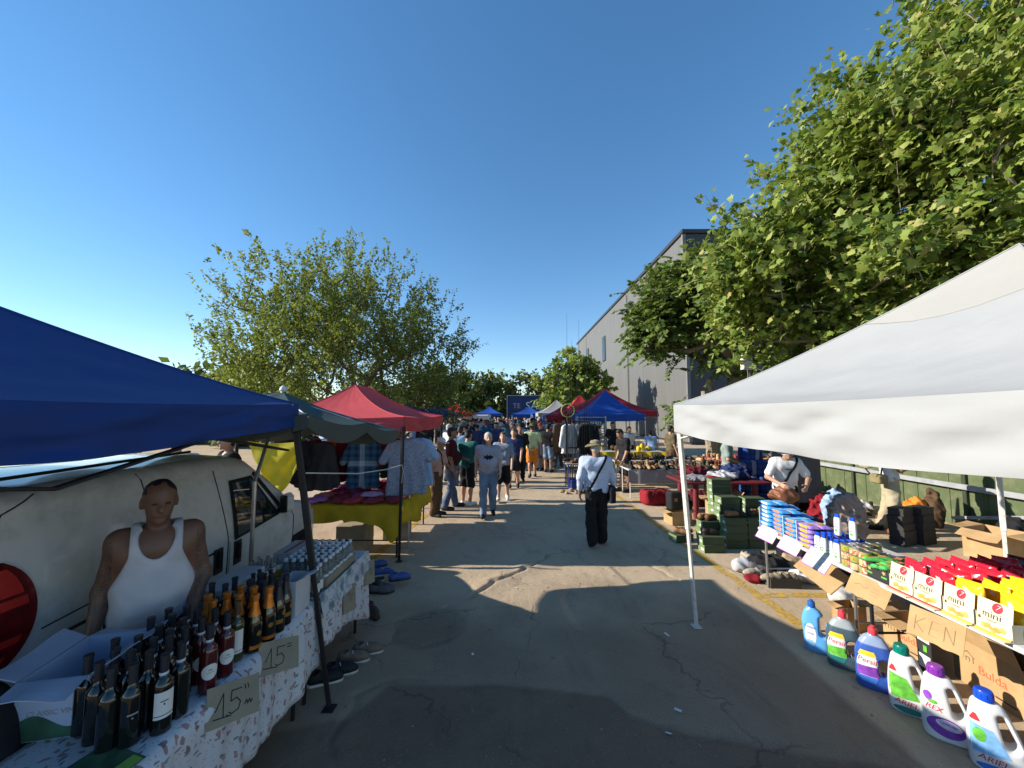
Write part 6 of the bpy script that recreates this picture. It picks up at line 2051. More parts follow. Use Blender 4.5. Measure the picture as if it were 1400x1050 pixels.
# ---- "mini" snack bags
def snack_proto(col, name):
    t = thing('snack_bag', 'snack', 'packet')
    W, Hh, T = 0.18, 0.235, 0.075
    def fn(u, v):
        a = u * 2 * math.pi
        e = min(1, (math.sin(math.pi * min(max(v, 0.0), 1.0))) ** 0.45) * (1 - 0.25 * v)
        x = T / 2 * math.copysign(abs(math.cos(a)) ** 0.9, math.cos(a)) * e + 0.004 * math.sin(14 * v + 5 * math.sin(a))
        y = W / 2 * math.copysign(abs(math.sin(a)) ** 0.55, math.sin(a)) * (0.96 + 0.04 * e)
        return (x - 0.02 * v * v, y, Hh * v)
    MB().grid(fn, 20, 16).build('bag', col, t, sharp=75)
    MB().sheet(lambda u, v: (-0.02 - 0.006 * v + 0.003 * math.sin(u * 20), (u - 0.5) * W * 0.97, Hh - 0.004 + 0.02 * v), 18, 2, 0.002).build('seal', col, t)
    MB().sheet(lambda u, v: (fn(0.5 + 0.06 * (u - 0.5) * 2, 0.70 + 0.14 * v)[0] - 0.0015, (u - 0.5) * 0.05, Hh * (0.70 + 0.14 * v)), 4, 3, 0.001).build('print', M('logo_pale', (0.62, 0.45, 0.42), 0.3, var=0.3, scale=60), t)
    return t
FOIL_RED = M('foil_red', (0.56, 0.015, 0.035), 0.2, var=0.12, scale=10, spec=0.6, bmp=0.5, bscale=22)
FOIL_YEL = M('foil_yellow', (0.74, 0.46, 0.015), 0.2, var=0.08, scale=10, spec=0.6, bmp=0.5, bscale=22)
FOIL_MAR = M('foil_maroon', (0.10, 0.008, 0.02), 0.2, var=0.12, scale=10, spec=0.6, bmp=0.5, bscale=22)
s_red, s_yel, s_mar = snack_proto(FOIL_RED, 'r'), snack_proto(FOIL_YEL, 'y'), snack_proto(FOIL_MAR, 'm')
CREAM_PR = M('print_cream', (0.66, 0.60, 0.42), 0.4, var=0.06); LOGO_RED = M('logo_red', (0.55, 0.03, 0.05), 0.35); BROWN_INK = M('ink_brown', (0.10, 0.06, 0.03), 0.5)
CROISS = M('croissant', (0.62, 0.33, 0.08), 0.5, var=0.35, scale=30)
def snack_front(y, col, lab):
    """cream-fronted display carton with the printed front"""
    t = thing('snack_carton', lab, 'carton', (3.10, y, RZ))
    MB().box((0.10, 0, 0.004), (0.30, 0.185, 0.008)).build('floor', CREAM_PR, t, smooth=False)
    fr = MB().sheet(lambda u, v: (0.0 - 0.018 * math.sin(math.pi * u) * math.sin(math.pi * (0.1 + 0.8 * v)) + 0.03 * v, 0.092 - 0.184 * u, 0.004 + 0.205 * v), 12, 10, 0.003).build('front', CREAM_PR, t)
    MB().sheet(lambda u, v: (-0.008 + 0.006 * math.sin(math.pi * u) * -1, 0.092 - 0.184 * u, 0.001 + 0.018 * v), 8, 2, 0.002).build('base_band', col, t)
    for s_ in (-1, 1):
        MB().box((0.13, s_ * 0.092, 0.055), (0.25, 0.003, 0.11)).build('side', CREAM_PR, t, smooth=False)
    def on(u, v, k): return (0.03 * v - 0.018 * math.sin(math.pi * u) * math.sin(math.pi * (0.1 + 0.8 * v)) - 0.0026 - k, 0.092 - 0.184 * u, 0.004 + 0.205 * v)
    def disc(u0, v0, ru, rv, m, k, nm='print'):
        MB().grid(lambda a, b: on(u0 + math.cos(a * 2 * math.pi) * ru * b, v0 + math.sin(a * 2 * math.pi) * rv * b, k), 18, 2).build(nm, m, fr)
    disc(0.62, 0.84, 0.145, 0.15, LOGO_RED, 0.0, 'logo')
    def txt(body, size, m, u0, v0, k, shear=0.0):
        me = text_mesh(body, size, depth=0.0001, shear=shear)
        for v_ in me.vertices:
            v_.co = Vector(on(u0 + v_.co.x / 0.184, v0 + v_.co.y / 0.205, k))
        me.materials.clear(); me.materials.append(m); mesh_obj('lettering', me, None, fr)
    txt('7', 0.045, WHITE_INK, 0.62, 0.845, 0.0012, 0.3)
    txt('mini', 0.060, BROWN_INK, 0.48, 0.58, 0.0006)
    txt('croissant', 0.016, BROWN_INK, 0.48, 0.42, 0.0006)
    for q in range(5):
        disc(0.26 + 0.13 * q, 0.20 + 0.05 * math.sin(q * 2.1), 0.085, 0.085, CROISS, 0.0004 + 0.0003 * q, 'croissant_print')
    disc(0.10, 0.40, 0.05, 0.05, BROWN_INK, 0.0004)
    return t
for i, (y, col, pr0, nm) in enumerate(((3.185, FOIL_RED, s_red, 'red'), (2.99, FOIL_RED, s_red, 'red'), (2.79, FOIL_YEL, s_yel, 'yellow'), (2.59, FOIL_YEL, s_yel, 'yellow'))):
    snack_front(y, col, 'cream snack carton printed mini, with %s bags, %s' % (nm, ['beside the black tray', 'next to the yellow ones', 'next to the red ones', 'at the clear bag end'][i]))
    bpy.data.objects[[o.name for o in COL.objects if o.name.startswith('snack_carton')][-1]].rotation_euler = (0, 0, rng.normal() * 0.05)
    n_r = 8
    for k in range(n_r):
        pm_ = s_mar if (nm == 'red' and k > 6) else pr0
        o = put(pm_, 3.185 + k * 0.132, y + rng.normal() * 0.008 + (0.04 * (k - 3) / 4 if i == 0 else 0), RZ + 0.008, rng.normal() * 0.12,
                '%s snack bag, %s back behind the %s cream carton from the tins' % ('maroon' if pm_ is s_mar else nm, ORD[k], ORD[i]), 'rows of %s snack bags' % nm)
        o.rotation_euler = (rng.normal() * 0.06, 0.22 + rng.normal() * 0.08, rng.normal() * 0.14)
# extra row of red at the tray side, and clear bag with red end pieces
cb = thing('clear_bag', 'crumpled clear plastic bag at the near end of the snack table', 'bag', (3.25, 2.22, RZ))
sdf_obj('bag_film', lambda P: s_ell(P, (0, 0, 0.09), (0.11, 0.09, 0.09)) + 0.012 * wob(P, 34) + 0.006 * wob(P, 75, 2), (-0.16, -0.14, -0.01), (0.16, 0.14, 0.22), 0.009, M('clear_film', (0.62, 0.60, 0.58), 0.15, transm=0.6, ior=1.15), cb)
for x, y, lab in ((3.18, 2.12, 'red snack bag lying flat at the near end of the snack table'), (3.34, 2.06, 'red snack bag lying beside another at the near table end')):
    o = put(s_red, x, y, RZ + 0.04, 0, lab); o.rotation_euler = (0, R(-86), R(30))

# ---- price cards on the table fronts
PURPLE = M('card_purple', (0.36, 0.10, 0.42), 0.5)
def white_card(y, z, lab, roll, w=0.24, h=0.17, face=(-0.8, -0.25, 0.6), rowsn=5):
    c = card_sheet('price_card', lab, 'sign', mtx_card((3.06, y, z), face, roll=roll), w, h, PURPLE, 0.003)
    MB().box((0.002, 0.004, 0.0015), (w - 0.012, h - 0.012, 0.001)).build('paper', PAPER, c, smooth=False)
    ln = []
    for r in range(rowsn):
        x = -w * 0.38
        while x < w * 0.36:
            L = rng.uniform(0.008, 0.028)
            yy = h * 0.33 - r * h * 0.15
            ln.append([(x, yy), (x + L * 0.4, yy + rng.uniform(-0.004, 0.006)), (x + L, yy)])
            x += L + rng.uniform(0.006, 0.018)
    strokes(ln, 0.002, INK, c, Matrix.Identity(4), lift=0.0026)
    return c
white_card(4.74, 0.70, 'white price card with purple edge below the blue wipes', -0.12)
white_card(4.36, 0.695, 'white price card with purple edge below the purple wipes', -0.15)
c = card_sheet('price_card', 'white price card with purple edge and large figures below the shampoo', 'sign', mtx_card((3.055, 3.97, 0.685), (-0.8, -0.25, 0.6), roll=-0.18), 0.25, 0.2, PURPLE, 0.003)
MB().box((0.002, 0.004, 0.0015), (0.238, 0.188, 0.001)).build('paper', PAPER, c, smooth=False)
strokes([[(-0.08, 0.05), (-0.05, 0.055), (-0.03, 0.03), (-0.05, 0.0), (-0.08, -0.05), (-0.03, -0.05)], [(0.0, 0.05), (0.0, -0.04)], [(0.03, 0.03), (0.06, 0.04), (0.07, 0.01), (0.03, -0.03), (0.08, -0.04)]], 0.004, M('ink_pale', (0.30, 0.33, 0.42), 0.8), c, Matrix.Identity(4), lift=0.0026)
c = card_sheet('price_card', 'white price card with purple edge at the near end of the snack table', 'sign', mtx_card((3.05, 2.16, 0.62), (-0.9, -0.3, 0.3), roll=0.0), 0.34, 0.22, PURPLE, 0.003)
MB().box((0.004, 0.004, 0.0015), (0.32, 0.205, 0.001)).build('paper', PAPER, c, smooth=False)
strokes([[(-0.10, 0.05), (-0.07, 0.06), (-0.05, 0.05)], [(-0.11, -0.01), (-0.07, -0.03)], [(0.0, 0.05), (0.0, -0.05)]], 0.005, INK, c, Matrix.Identity(4), lift=0.0026)
c = card_sheet('price_card', 'torn brown cardboard sign hanging below the black biscuit tray', 'sign', mtx_card((3.045, 3.42, 0.64), (-0.85, -0.3, 0.45), roll=-0.15), 0.30, 0.19, CARD, 0.004, notch=True, curl=0.1)
strokes([[(-0.10, 0.0), (-0.06, 0.02), (-0.02, 0.0), (0.0, 0.02)], [(0.03, 0.03), (0.07, 0.03)], [(0.03, 0.0), (0.08, 0.0)], [(0.02, -0.03), (0.08, -0.03)]], 0.003, M('ink_faint', (0.26, 0.17, 0.09), 0.8), c, Matrix.Identity(4), lift=0.002)
c = card_sheet('price_card', 'brown cardboard sign lettered KEN below the yellow snack cartons', 'sign', mtx_card((3.03, 2.88, 0.60), (-0.92, -0.3, 0.25), roll=-0.05), 0.30, 0.21, CARD, 0.004, notch=True)
strokes([[(-0.11, 0.05), (-0.11, -0.05)], [(-0.06, 0.05), (-0.105, 0.0), (-0.06, -0.05)], [(-0.02, 0.05), (-0.03, -0.05)], [(-0.02, 0.05), (0.02, 0.05)], [(-0.025, 0.0), (0.015, 0.0)], [(-0.03, -0.05), (0.012, -0.05)], [(0.05, -0.05), (0.05, 0.05), (0.10, -0.05), (0.10, 0.05)]], 0.0035, MATS['ink_faint'], c, Matrix.Identity(4), lift=0.002)
c = card_sheet('cardboard_sheet', 'plain brown cardboard sheet leaning under the shampoo table', 'sheet', mtx_card((3.22, 4.15, 0.50), (-0.7, -0.4, 0.7), roll=-0.45), 0.42, 0.26, CARD, 0.004)

# ---- cartons under the tables
def brand_box(label, c, size, rz, flaps, text=True):
    t = open_box('brown_carton', label, 'carton', c, size, CARD, rz, flaps=flaps)
    w, d, h = size
    if text:
        lettering('Bulda', min(d * 0.2, 0.1), M('ink_orange', (0.60, 0.12, 0.05), 0.6), t, (-w / 2 - 0.0012, -0.02, h * 0.50), (R(90), 0, R(-90)))
        roof = [[(-0.05, 0.02), (0.0, 0.055), (0.05, 0.02)], [(-0.04, 0.02), (-0.04, -0.02)], [(0.04, 0.02), (0.04, -0.02)], [(-0.012, -0.02), (-0.012, 0.01), (0.012, 0.01), (0.012, -0.02)]]
        mt = Matrix.Translation((-w / 2, d * 0.34, h * 0.62)) @ Matrix.Rotation(R(-90), 4, 'Z') @ Matrix.Rotation(R(90), 4, 'X')
        strokes(roof, 0.004, INK, t, mt, 'house_emblem', lift=0.0014)
        mt = Matrix.Translation((0, -d / 2, h * 0.5)) @ Matrix.Rotation(R(90), 4, 'X')
        strokes(roof, 0.004, INK, t, mt, 'house_emblem', lift=0.0014)
        MB().box((-w / 2 - 0.001, -d * 0.22, h * 0.14), (0.0008, d * 0.3, 0.01)).build('print', INK, t, smooth=False)
    return t
brand_box('brown carton lettered Bulda under the tins, farther one', (3.68, 3.62, 0), (0.30, 0.40, 0.27), R(4), (95, 92, 80, 95))
brand_box('brown carton lettered Bulda with drooping flap under the snack table', (3.78, 3.04, 0), (0.36, 0.44, 0.34), R(-6), (128, 60, 75, 20))
t = thing('black_carton', 'tall black carton with two white labels under the snack table', 'carton', (3.50, 3.34, 0), R(-4))
MB().box((0, 0, 0.19), (0.17, 0.12, 0.38), bev=0.004).build('carton_body', BLK_CARD, t)
for z in (0.31, 0.10):
    q = MB().box((-0.0862, 0, z), (0.0008, 0.10, 0.105)).build('label', PAPER, t, smooth=False)
    MB().box((-0.0868, 0.0, z + 0.02), (0.0006, 0.07, 0.004)).box((-0.0868, -0.02, z - 0.02), (0.0006, 0.03, 0.02)).build('print', MATS['print_grey'], q, smooth=False)
MB().box((-0.0862, -0.01, 0.205), (0.0008, 0.03, 0.05)).build('print', INK_GRN, t, smooth=False)
open_box('brown_carton', 'small brown carton standing below the torn cardboard sign', 'carton', (3.38, 4.02, 0), (0.22, 0.16, 0.24), CARD, R(8), flaps=(None, 110, None, 100))
open_box('brown_carton', 'pale brown carton at the right edge under the snack table', 'carton', (3.42, 2.42, 0), (0.26, 0.22, 0.22), CARD, R(20), flaps=(110, 80, 100, 100))
dkb = thing('storage_crate', 'dark crate far back under the snack table', 'crate', (4.0, 2.60, 0))
MB().box((0, 0, 0.28), (0.5, 0.7, 0.56), bev=0.01).build('crate_body', BLK_CARD, dkb)

# ============================================================ shoes (shared shapes)
def shoe_sdf(kind):
    def fn(P):
        f = s_cap(P, (0, -0.085, 0.052), (0, 0.07, 0.045), 0.044, 0.038)
        f = smin(f, s_cap(P, (0, 0.03, 0.04), (0.004, 0.115, 0.032), 0.042, 0.030), 0.03)
        f = smin(f, s_cap(P, (0, -0.075, 0.06), (0, -0.065, 0.095 if kind != 'boot' else 0.17), 0.038, 0.036), 0.025)
        f = smax(f, -s_cap(P, (0, -0.065, 0.10 if kind != 'boot' else 0.18), (0, -0.062, 0.25), 0.030), 0.008)
        return np.maximum(f, 0.016 - P[2])
    return fn
def sole_sdf(P):
    f = s_cap([P[0], P[1], P[2] * 0], (0, -0.085, 0), (0.002, 0.105, 0), 0.044, 0.040)
    g = np.maximum(f, np.abs(P[2] - 0.011) - 0.011)
    return g
SHOE_UP = M_objcol('shoe_upper', rough=0.55, bmp=0.1)
SOLE_W = M('sole_white', (0.50, 0.49, 0.46), 0.6); SOLE_B = M('sole_black', (0.02, 0.02, 0.02), 0.7)
def shoe_proto(kind, sole_m, laces):
    V, Q = nets(shoe_sdf(kind), (-0.08, -0.15, 0), (0.08, 0.17, 0.25), 0.009)
    o = mesh_obj('shoe', np_mesh('shoe', V, Q), SHOE_UP)
    tag(o, 'shoe', 'shoe')
    sdf_obj('sole', sole_sdf, (-0.07, -0.15, -0.01), (0.07, 0.17, 0.04), 0.010, sole_m, o)
    if laces:
        mb = MB()
        for k in range(4):
            y = -0.005 + 0.022 * k
            z = 0.096 - 0.010 * k
            mb.tube([(-0.026, y, z - 0.012), (0, y + 0.004, z), (0.026, y + 0.012, z - 0.012)], 0.003, 4)
        mb.build('laces', PAPER, o)
    return o
SHOES = [shoe_proto('low', SOLE_W, True), shoe_proto('low', SOLE_B, False), shoe_proto('boot', SOLE_B, False)]
used_shoe = set()
def put_shoe(k, x, y, z, rz, col, label, group=None, tilt=0.0, sc=1.0):
    p = SHOES[k]
    if k not in used_shoe:
        used_shoe.add(k); o = p
    else:
        o = copy_tree(p)
    o.location = (x, y, z); o.rotation_euler = (0, tilt, rz); o.scale = (sc,) * 3
    o.color = (*col, 1)
    tag(o, label, 'shoe', group)
    return o
DARKS = [(0.02, 0.02, 0.022), (0.03, 0.025, 0.02), (0.015, 0.02, 0.05), (0.06, 0.035, 0.02), (0.05, 0.05, 0.055), (0.10, 0.10, 0.11)]
LEATHERS = [(0.16, 0.065, 0.025), (0.09, 0.04, 0.02), (0.03, 0.02, 0.015), (0.25, 0.12, 0.05), (0.02, 0.02, 0.02), (0.35, 0.22, 0.11), (0.12, 0.10, 0.07)]
# shoes by the drinks table
put_shoe(0, -1.30, 3.62, 0, R(-75), (0.16, 0.12, 0.09), 'brown laced shoe beside the drinks cloth, farther of the pair')
put_shoe(0, -1.38, 3.50, 0, R(-75), (0.16, 0.12, 0.09), 'brown laced shoe beside the drinks cloth, nearer of the pair')
put_shoe(0, -1.42, 3.34, 0, R(-70), (0.012, 0.012, 0.014), 'black laced shoe with white sole beside the drinks cloth, farther of the pair')
put_shoe(0, -1.50, 3.24, 0, R(-70), (0.012, 0.012, 0.014), 'black laced shoe with white sole beside the drinks cloth, nearer of the pair')
for k in range(26):
    x, y = rng.uniform(-2.15, -1.38), rng.uniform(4.25, 5.55)
    put_shoe(int(rng.integers(0, 2)), x, y, float(rng.choice([0, 0, 0.06])), rng.uniform(-2.4, -0.7), DARKS[int(rng.integers(0, 6))] if k % 6 else (0.05, 0.10, 0.30), 'dark shoe in the spread on the asphalt between drinks and clothes tables', 'shoes spread on the asphalt on the left', tilt=rng.normal() * 0.15)

# ============================================================ green shoe boxes
BOX_SHADE = M('shoebox_green', (0.055, 0.075, 0.036), 0.65, var=0.1); BOX_LIT = M('shoebox_end', (0.17, 0.24, 0.11), 0.65, var=0.1); BOX_BLK = M('shoebox_black', (0.030, 0.028, 0.028), 0.6)  # green split into sunlit ends and shaded sides, light put in the colour
def shoebox(mat, end, lab=True):
    t = thing('shoebox', 'shoebox', 'box')
    MB().box((0, 0, 0.055), (0.33, 0.20, 0.11), bev=0.003).build('box_body', mat, t)
    MB().box((0, 0, 0.1), (0.336, 0.206, 0.036), bev=0.003).build('lid', mat, t)
    if end:  # thin paler sheets that colour the ends as sunlit
        MB().box((-0.1655, 0, 0.04), (0.0012, 0.196, 0.078)).build('end_panel', end, t, smooth=False)
        MB().box((-0.1692, 0.0, 0.1), (0.0012, 0.202, 0.03)).build('end_panel', end, t, smooth=False)
    if lab:
        MB().box((-0.1668, -0.04, 0.045), (0.001, 0.06, 0.035)).build('label', PAPER, t, smooth=False)
    return t
sb_g, sb_k = shoebox(BOX_SHADE, BOX_LIT), shoebox(BOX_BLK, None, False)
BH = 0.119
def stack(proto, x, y, n, what, group, rz=0.0):
    for k in range(n):
        put(proto, x + rng.normal() * 0.006, y + rng.normal() * 0.006, k * BH, rz + rng.normal() * 0.03, '%s, %s from the ground' % (what, ORD[k]), group)
stack(sb_g, 3.12, 6.20, 2, 'green shoebox in the low front stack nearest the lane', 'green shoeboxes, low front stack')
stack(sb_g, 3.30, 6.62, 3, 'green shoebox in the stack behind the low front one', 'green shoeboxes, second stack')
stack(sb_g, 3.58, 6.38, 4, 'green shoebox in the left of the two tall blocks', 'green shoeboxes, left block')
stack(sb_g, 3.94, 6.38, 4, 'green shoebox in the right of the two tall blocks', 'green shoeboxes, right block')
stack(sb_g, 3.72, 6.80, 6, 'green shoebox in the tall stack beside the red-legged table', 'green shoeboxes, rear left stack')
stack(sb_g, 4.10, 6.72, 6, 'green shoebox in the stack before the seller in white', 'green shoeboxes, seller stack')
stack(sb_g, 4.22, 6.38, 5, 'green shoebox at the right end of the green stacks', 'green shoeboxes, right end')
stack(sb_g, 3.78, 7.15, 8, 'green shoebox in the tallest stack behind the others', 'green shoeboxes, tallest stack')
put(sb_g, 2.86, 6.68, 0, R(14), 'single green shoebox standing open towards the lane')
for x, y, z in ((3.12, 6.22, 0.24), (3.55, 6.36, 0.48), (3.66, 6.40, 0.48), (3.92, 6.40, 0.48), (3.34, 6.62, 0.36), (2.86, 6.66, 0.12), (2.95, 6.70, 0.12), (3.25, 6.66, 0.36), (4.02, 6.42, 0.48)):
    put_shoe(1, x, y, z, rng.uniform(-2.2, -1.0), LEATHERS[int(rng.integers(0, 5))], 'leather shoe displayed on top of the green shoeboxes', 'shoes on the green boxes')
stack(sb_k, 6.42, 6.50, 5, 'black shoebox in the left stack behind the snack table', 'black shoeboxes, left stack', R(20))
stack(sb_k, 6.80, 6.55, 5, 'black shoebox in the right stack behind the snack table', 'black shoeboxes, right stack', R(20))
open_box('brown_carton', 'open brown carton near the green fence at the right', 'carton', (7.15, 5.85, 0), (0.55, 0.45, 0.42), CARD, R(15), flaps=(95, 105, 90, 118))
# shoe and clothes heap before the grey-legged table
def lump(name, label, cat, c, r, mat, seed, cell=0.014, group=None, rz=0.0):
    t = thing(name, label, cat, c, rz, group)
    def fn(P):
        f = s_ell(P, (0, 0, r[2] * 0.5), (r[0], r[1], r[2] * 0.62))
        q = min(r[0], r[1], r[2])
        f = f + 0.16 * q * wob(P, 13, seed) + 0.30 * q * (np.abs(wob(P, 19, seed + 2.0)) - 0.2) + 0.10 * q * wob(P, 37, seed + 1.3)
        return np.maximum(f, 0.002 - P[2])
    sdf_obj('folds', fn, (-r[0] * 1.4, -r[1] * 1.4, -0.02), (r[0] * 1.4, r[1] * 1.4, r[2] * 1.6), cell, mat, t)
    return t
CL = {n: cloth(n, c) for n, c in dict(white=(0.6, 0.6, 0.6), grey=(0.2, 0.2, 0.22), black=(0.016, 0.016, 0.018), tan=(0.36, 0.26, 0.16), maroon=(0.10, 0.012, 0.02), red=(0.22, 0.015, 0.022), navy=(0.02, 0.03, 0.09), silver=(0.42, 0.42, 0.44), brown=(0.10, 0.06, 0.035), yellow=(0.62, 0.44, 0.03), olive=(0.10, 0.11, 0.05), teal=(0.03, 0.11, 0.12), pink=(0.48, 0.10, 0.16), lilac=(0.36, 0.18, 0.42), rose=(0.42, 0.10, 0.10), orange=(0.6, 0.20, 0.03), sky=(0.28, 0.40, 0.6), lime=(0.45, 0.52, 0.28)).items()}
for i, (x, y, rx, ry, h, m, lab) in enumerate(((3.45, 5.35, 0.24, 0.2, 0.22, 'black', 'black bag heaped among shoes before the grey-legged table'), (3.15, 5.40, 0.15, 0.1, 0.16, 'silver', 'pair of silver sandals tangled at the left of the shoe heap'),
        (3.42, 5.08, 0.16, 0.10, 0.10, 'grey', 'grey folded cloth on the shoe heap'), (3.72, 5.12, 0.22, 0.14, 0.13, 'white', 'white crumpled garment at the front of the shoe heap'), (3.78, 5.40, 0.18, 0.13, 0.2, 'tan', 'tan leather bag on the shoe heap'),
        (4.05, 5.25, 0.22, 0.16, 0.12, 'tan', 'pale tan garment at the right of the shoe heap'), (4.0, 5.55, 0.3, 0.2, 0.26, 'black', 'black bundle behind the tan bag'), (3.10, 5.08, 0.13, 0.07, 0.08, 'red', 'red shoe pair at the left front of the heap'),
        (4.15, 4.78, 0.28, 0.14, 0.22, 'black', 'black sack under the far goods table'), (3.75, 4.55, 0.13, 0.1, 0.16, 'white', 'white crumpled paper under the shampoo table'), (4.3, 4.4, 0.2, 0.16, 0.3, 'grey', 'grey bundle far under the shampoo table'))):
    lump('goods_heap' if 'bag' not in lab else 'bag', lab, 'garment' if 'bag' not in lab else 'bag', (x, y, 0), (rx, ry, h), CL[m], i * 1.7)
t = open_box('low_box', 'low open dark box with shoes at the front of the shoe heap', 'box', (3.36, 4.99, 0), (0.36, 0.22, 0.12), M('box_darkgrey', (0.06, 0.055, 0.05), 0.7), R(-3), flaps=(None,) * 4)
for k in range(3):
    put_shoe(1, 3.27 + 0.09 * k, 5.0, 0.05, R(80) + rng.normal() * 0.2, (0.30, 0.25, 0.18), 'beige shoe lying in the low open dark box', 'beige shoes in the dark box')
for k in range(12):
    put_shoe(int(rng.integers(0, 2)), rng.uniform(3.05, 4.2), rng.uniform(5.05, 5.75), rng.uniform(0, 0.08), rng.uniform(0, 6), DARKS[int(rng.integers(0, 6))] if k % 3 else (0.35, 0.3, 0.24), 'loose shoe in the heap before the grey-legged table', 'loose shoes in the heap', tilt=rng.normal() * 0.3)

# ============================================================ green metal fence with rails
FENCE = M('fence_green', (0.085, 0.11, 0.05), 0.6, var=0.12, scale=3, dirt=((0.22, 0.20, 0.13), 6, 0.3))
FENCE_DK = M('fence_post', (0.035, 0.045, 0.025), 0.6)
GALV = M('galvanised', (0.36, 0.37, 0.39), 0.5, 0.3)
fe = thing('metal_fence', 'green sheet-metal fence with grey rails behind the right stalls', 'fence', (8.62, 2.6, 0))
fp = MB().box((0, 0.6, 1.2), (0.05, 1.185, 2.4), bev=0.006).mesh('sheet'); fp.materials.append(FENCE)
for k in range(9):
    s_ = mesh_obj('sheet', fp, None, fe, (0, 1.2 * k, 0))
    for q in (0.3, 0.9):
        MB().box((-0.03, q, 1.2), (0.02, 0.03, 2.36), bev=0.004).build('rib', FENCE, s_)
for k in range(0, 10, 2):
    MB().box((-0.055, 1.2 * k, 1.2), (0.06, 0.07, 2.42), bev=0.006).build('post', FENCE_DK, fe)
for z in (0.76,):
    MB().box((-0.12, 5.4, z), (0.06, 10.8, 0.10), bev=0.008).build('rail', GALV, fe)
for (y0, y1, z0, z1) in ((4.9, 3.0, 0.16, 0.66), (4.3, 2.2, 0.10, 0.70)):
    a, b_ = Vector((-0.22, y0, z0)), Vector((-0.20, y1, z1)); dd = b_ - a
    MB().box((a + b_) / 2, (0.06, 0.09, dd.length), mtx=dd.to_track_quat('Z', 'X').to_matrix(), bev=0.008).build('brace', GALV, fe)
# white meter box on its post
mt_ = thing('meter_box', 'white meter box on a thin post above the white canopy', 'box', (6.75, 11.0, 0))
MB().tube([(0.13, 0.1, 0), (0.13, 0.1, 3.8)], 0.05, 8).build('post', M('post_grey', (0.16, 0.15, 0.14)), mt_)
MB().box((0, 0, 3.6), (0.28, 0.14, 0.42), bev=0.01).build('box_body', PL_WHITE, mt_)
MB().box((0, -0.075, 3.6), (0.23, 0.01, 0.36)).build('door', PL_WHITE, mt_, smooth=False)
MB().tube([(0.05, 0.02, 3.4), (0.08, 0.06, 3.1), (0.10, 0.09, 2.6)], 0.012, 5).build('cable', RUBBER, mt_)

# ============================================================ people on the right
person('seller in a white printed T-shirt and pale hat sorting brown bags', (4.62, 6.62, 0), R(-8), 1.66,
       Pose(lean=0.12, head=(0.2, 0.7), elL=(0.33, -0.10, 1.12), wrL=(0.16, -0.34, 1.02), elR=(-0.34, -0.12, 1.14), wrR=(-0.26, -0.36, 1.06)), SKIN_A, CL['white'], 0.36, pants=CL['black'], shoes=SHOE_BLK,
       hat='bush', hatm=cloth('hat_pale', (0.5, 0.47, 0.4)), cell=0.015, chest=(MATS['cloth_grey'] if 'cloth_grey' in MATS else BLACK_CL, 1.28, 0.07, 0.022), hands=True, curl=0.6, strap=-1, bag=None, hand_n={'L': (-1, 0.2, -0.4), 'R': (1, 0.2, -0.4)})
lump('bag', 'brown leather bag in the hands of the seller in white', 'bag', (4.38, 6.30, 0.72), (0.20, 0.15, 0.22), M('leather_brown', (0.20, 0.075, 0.035), 0.5, var=0.3), 3.0)
person('man in beige trousers and white T-shirt with arms folded by the green fence', (6.86, 7.1, 0), R(55), 1.80,
       Pose(lean=-0.03, elL=(0.27, -0.10, 1.13), wrL=(0.02, -0.27, 1.20), elR=(-0.27, -0.10, 1.12), wrR=(-0.04, -0.25, 1.14), anL=(0.20, 0.10, 0.085), knL=(0.15, 0.0, 0.49), anR=(-0.12, -0.10, 0.085)), SKIN_B, CL['white'], 0.34,
       pants=cloth('beige', (0.40, 0.34, 0.23)), flare=0.04, shoes=SHOE_BLK, cell=0.017, hands=True, hand_n={'L': (0, 1, 0), 'R': (0, 1, 0)})
hm = thing('helmet', 'sand-coloured padded helmet held by the man in beige trousers', 'helmet', (6.32, 6.92, 1.28))
sdf_obj('shell', lambda P: np.maximum(s_ell(P, (0, 0, 0), (0.13, 0.14, 0.14)), -s_ell(P, (0.02, 0, -0.08), (0.10, 0.11, 0.12))) + 0.004 * wob(P, 40), (-0.2, -0.2, -0.2), (0.2, 0.2, 0.2), 0.012, cloth('sand', (0.42, 0.36, 0.22)), hm)
sdf_obj('chin_strap', lambda P: s_cap(P, (-0.1, 0, -0.05), (0.02, 0, -0.2), 0.012), (-0.2, -0.1, -0.25), (0.1, 0.1, 0.05), 0.008, BLACK_CL, hm)
pk = thing('belt_pouch', 'khaki pouch at the hip of the man in beige trousers', 'bag', (6.55, 6.98, 0.98))
sdf_obj('pouch_body', lambda P: s_box(P, (0, 0, 0), (0.09, 0.10, 0.08), 0.03) + 0.006 * wob(P, 30), (-0.16, -0.16, -0.14), (0.16, 0.16, 0.14), 0.012, cloth('khaki', (0.22, 0.18, 0.09)), pk)
MB().tube([(0.0, -0.05, 0.08), (0.1, 0, 0.3), (0.25, 0.05, 0.5)], 0.012, 5).build('pouch_strap', BLACK_CL, pk)
person('man in grey-green T-shirt at the bag stall, back of the red-legged table', (5.0, 9.05, 0), R(60), 1.72, Pose(elL=(0.24, -0.06, 1.12), wrL=(0.06, -0.26, 1.04), elR=(-0.25, -0.03, 1.12), wrR=(-0.08, -0.27, 1.02)), SKIN_A,
       cloth('greygreen', (0.22, 0.27, 0.24)), 0.36, pants=CL['grey'], shoes=SHOE_BLK, cell=0.02)
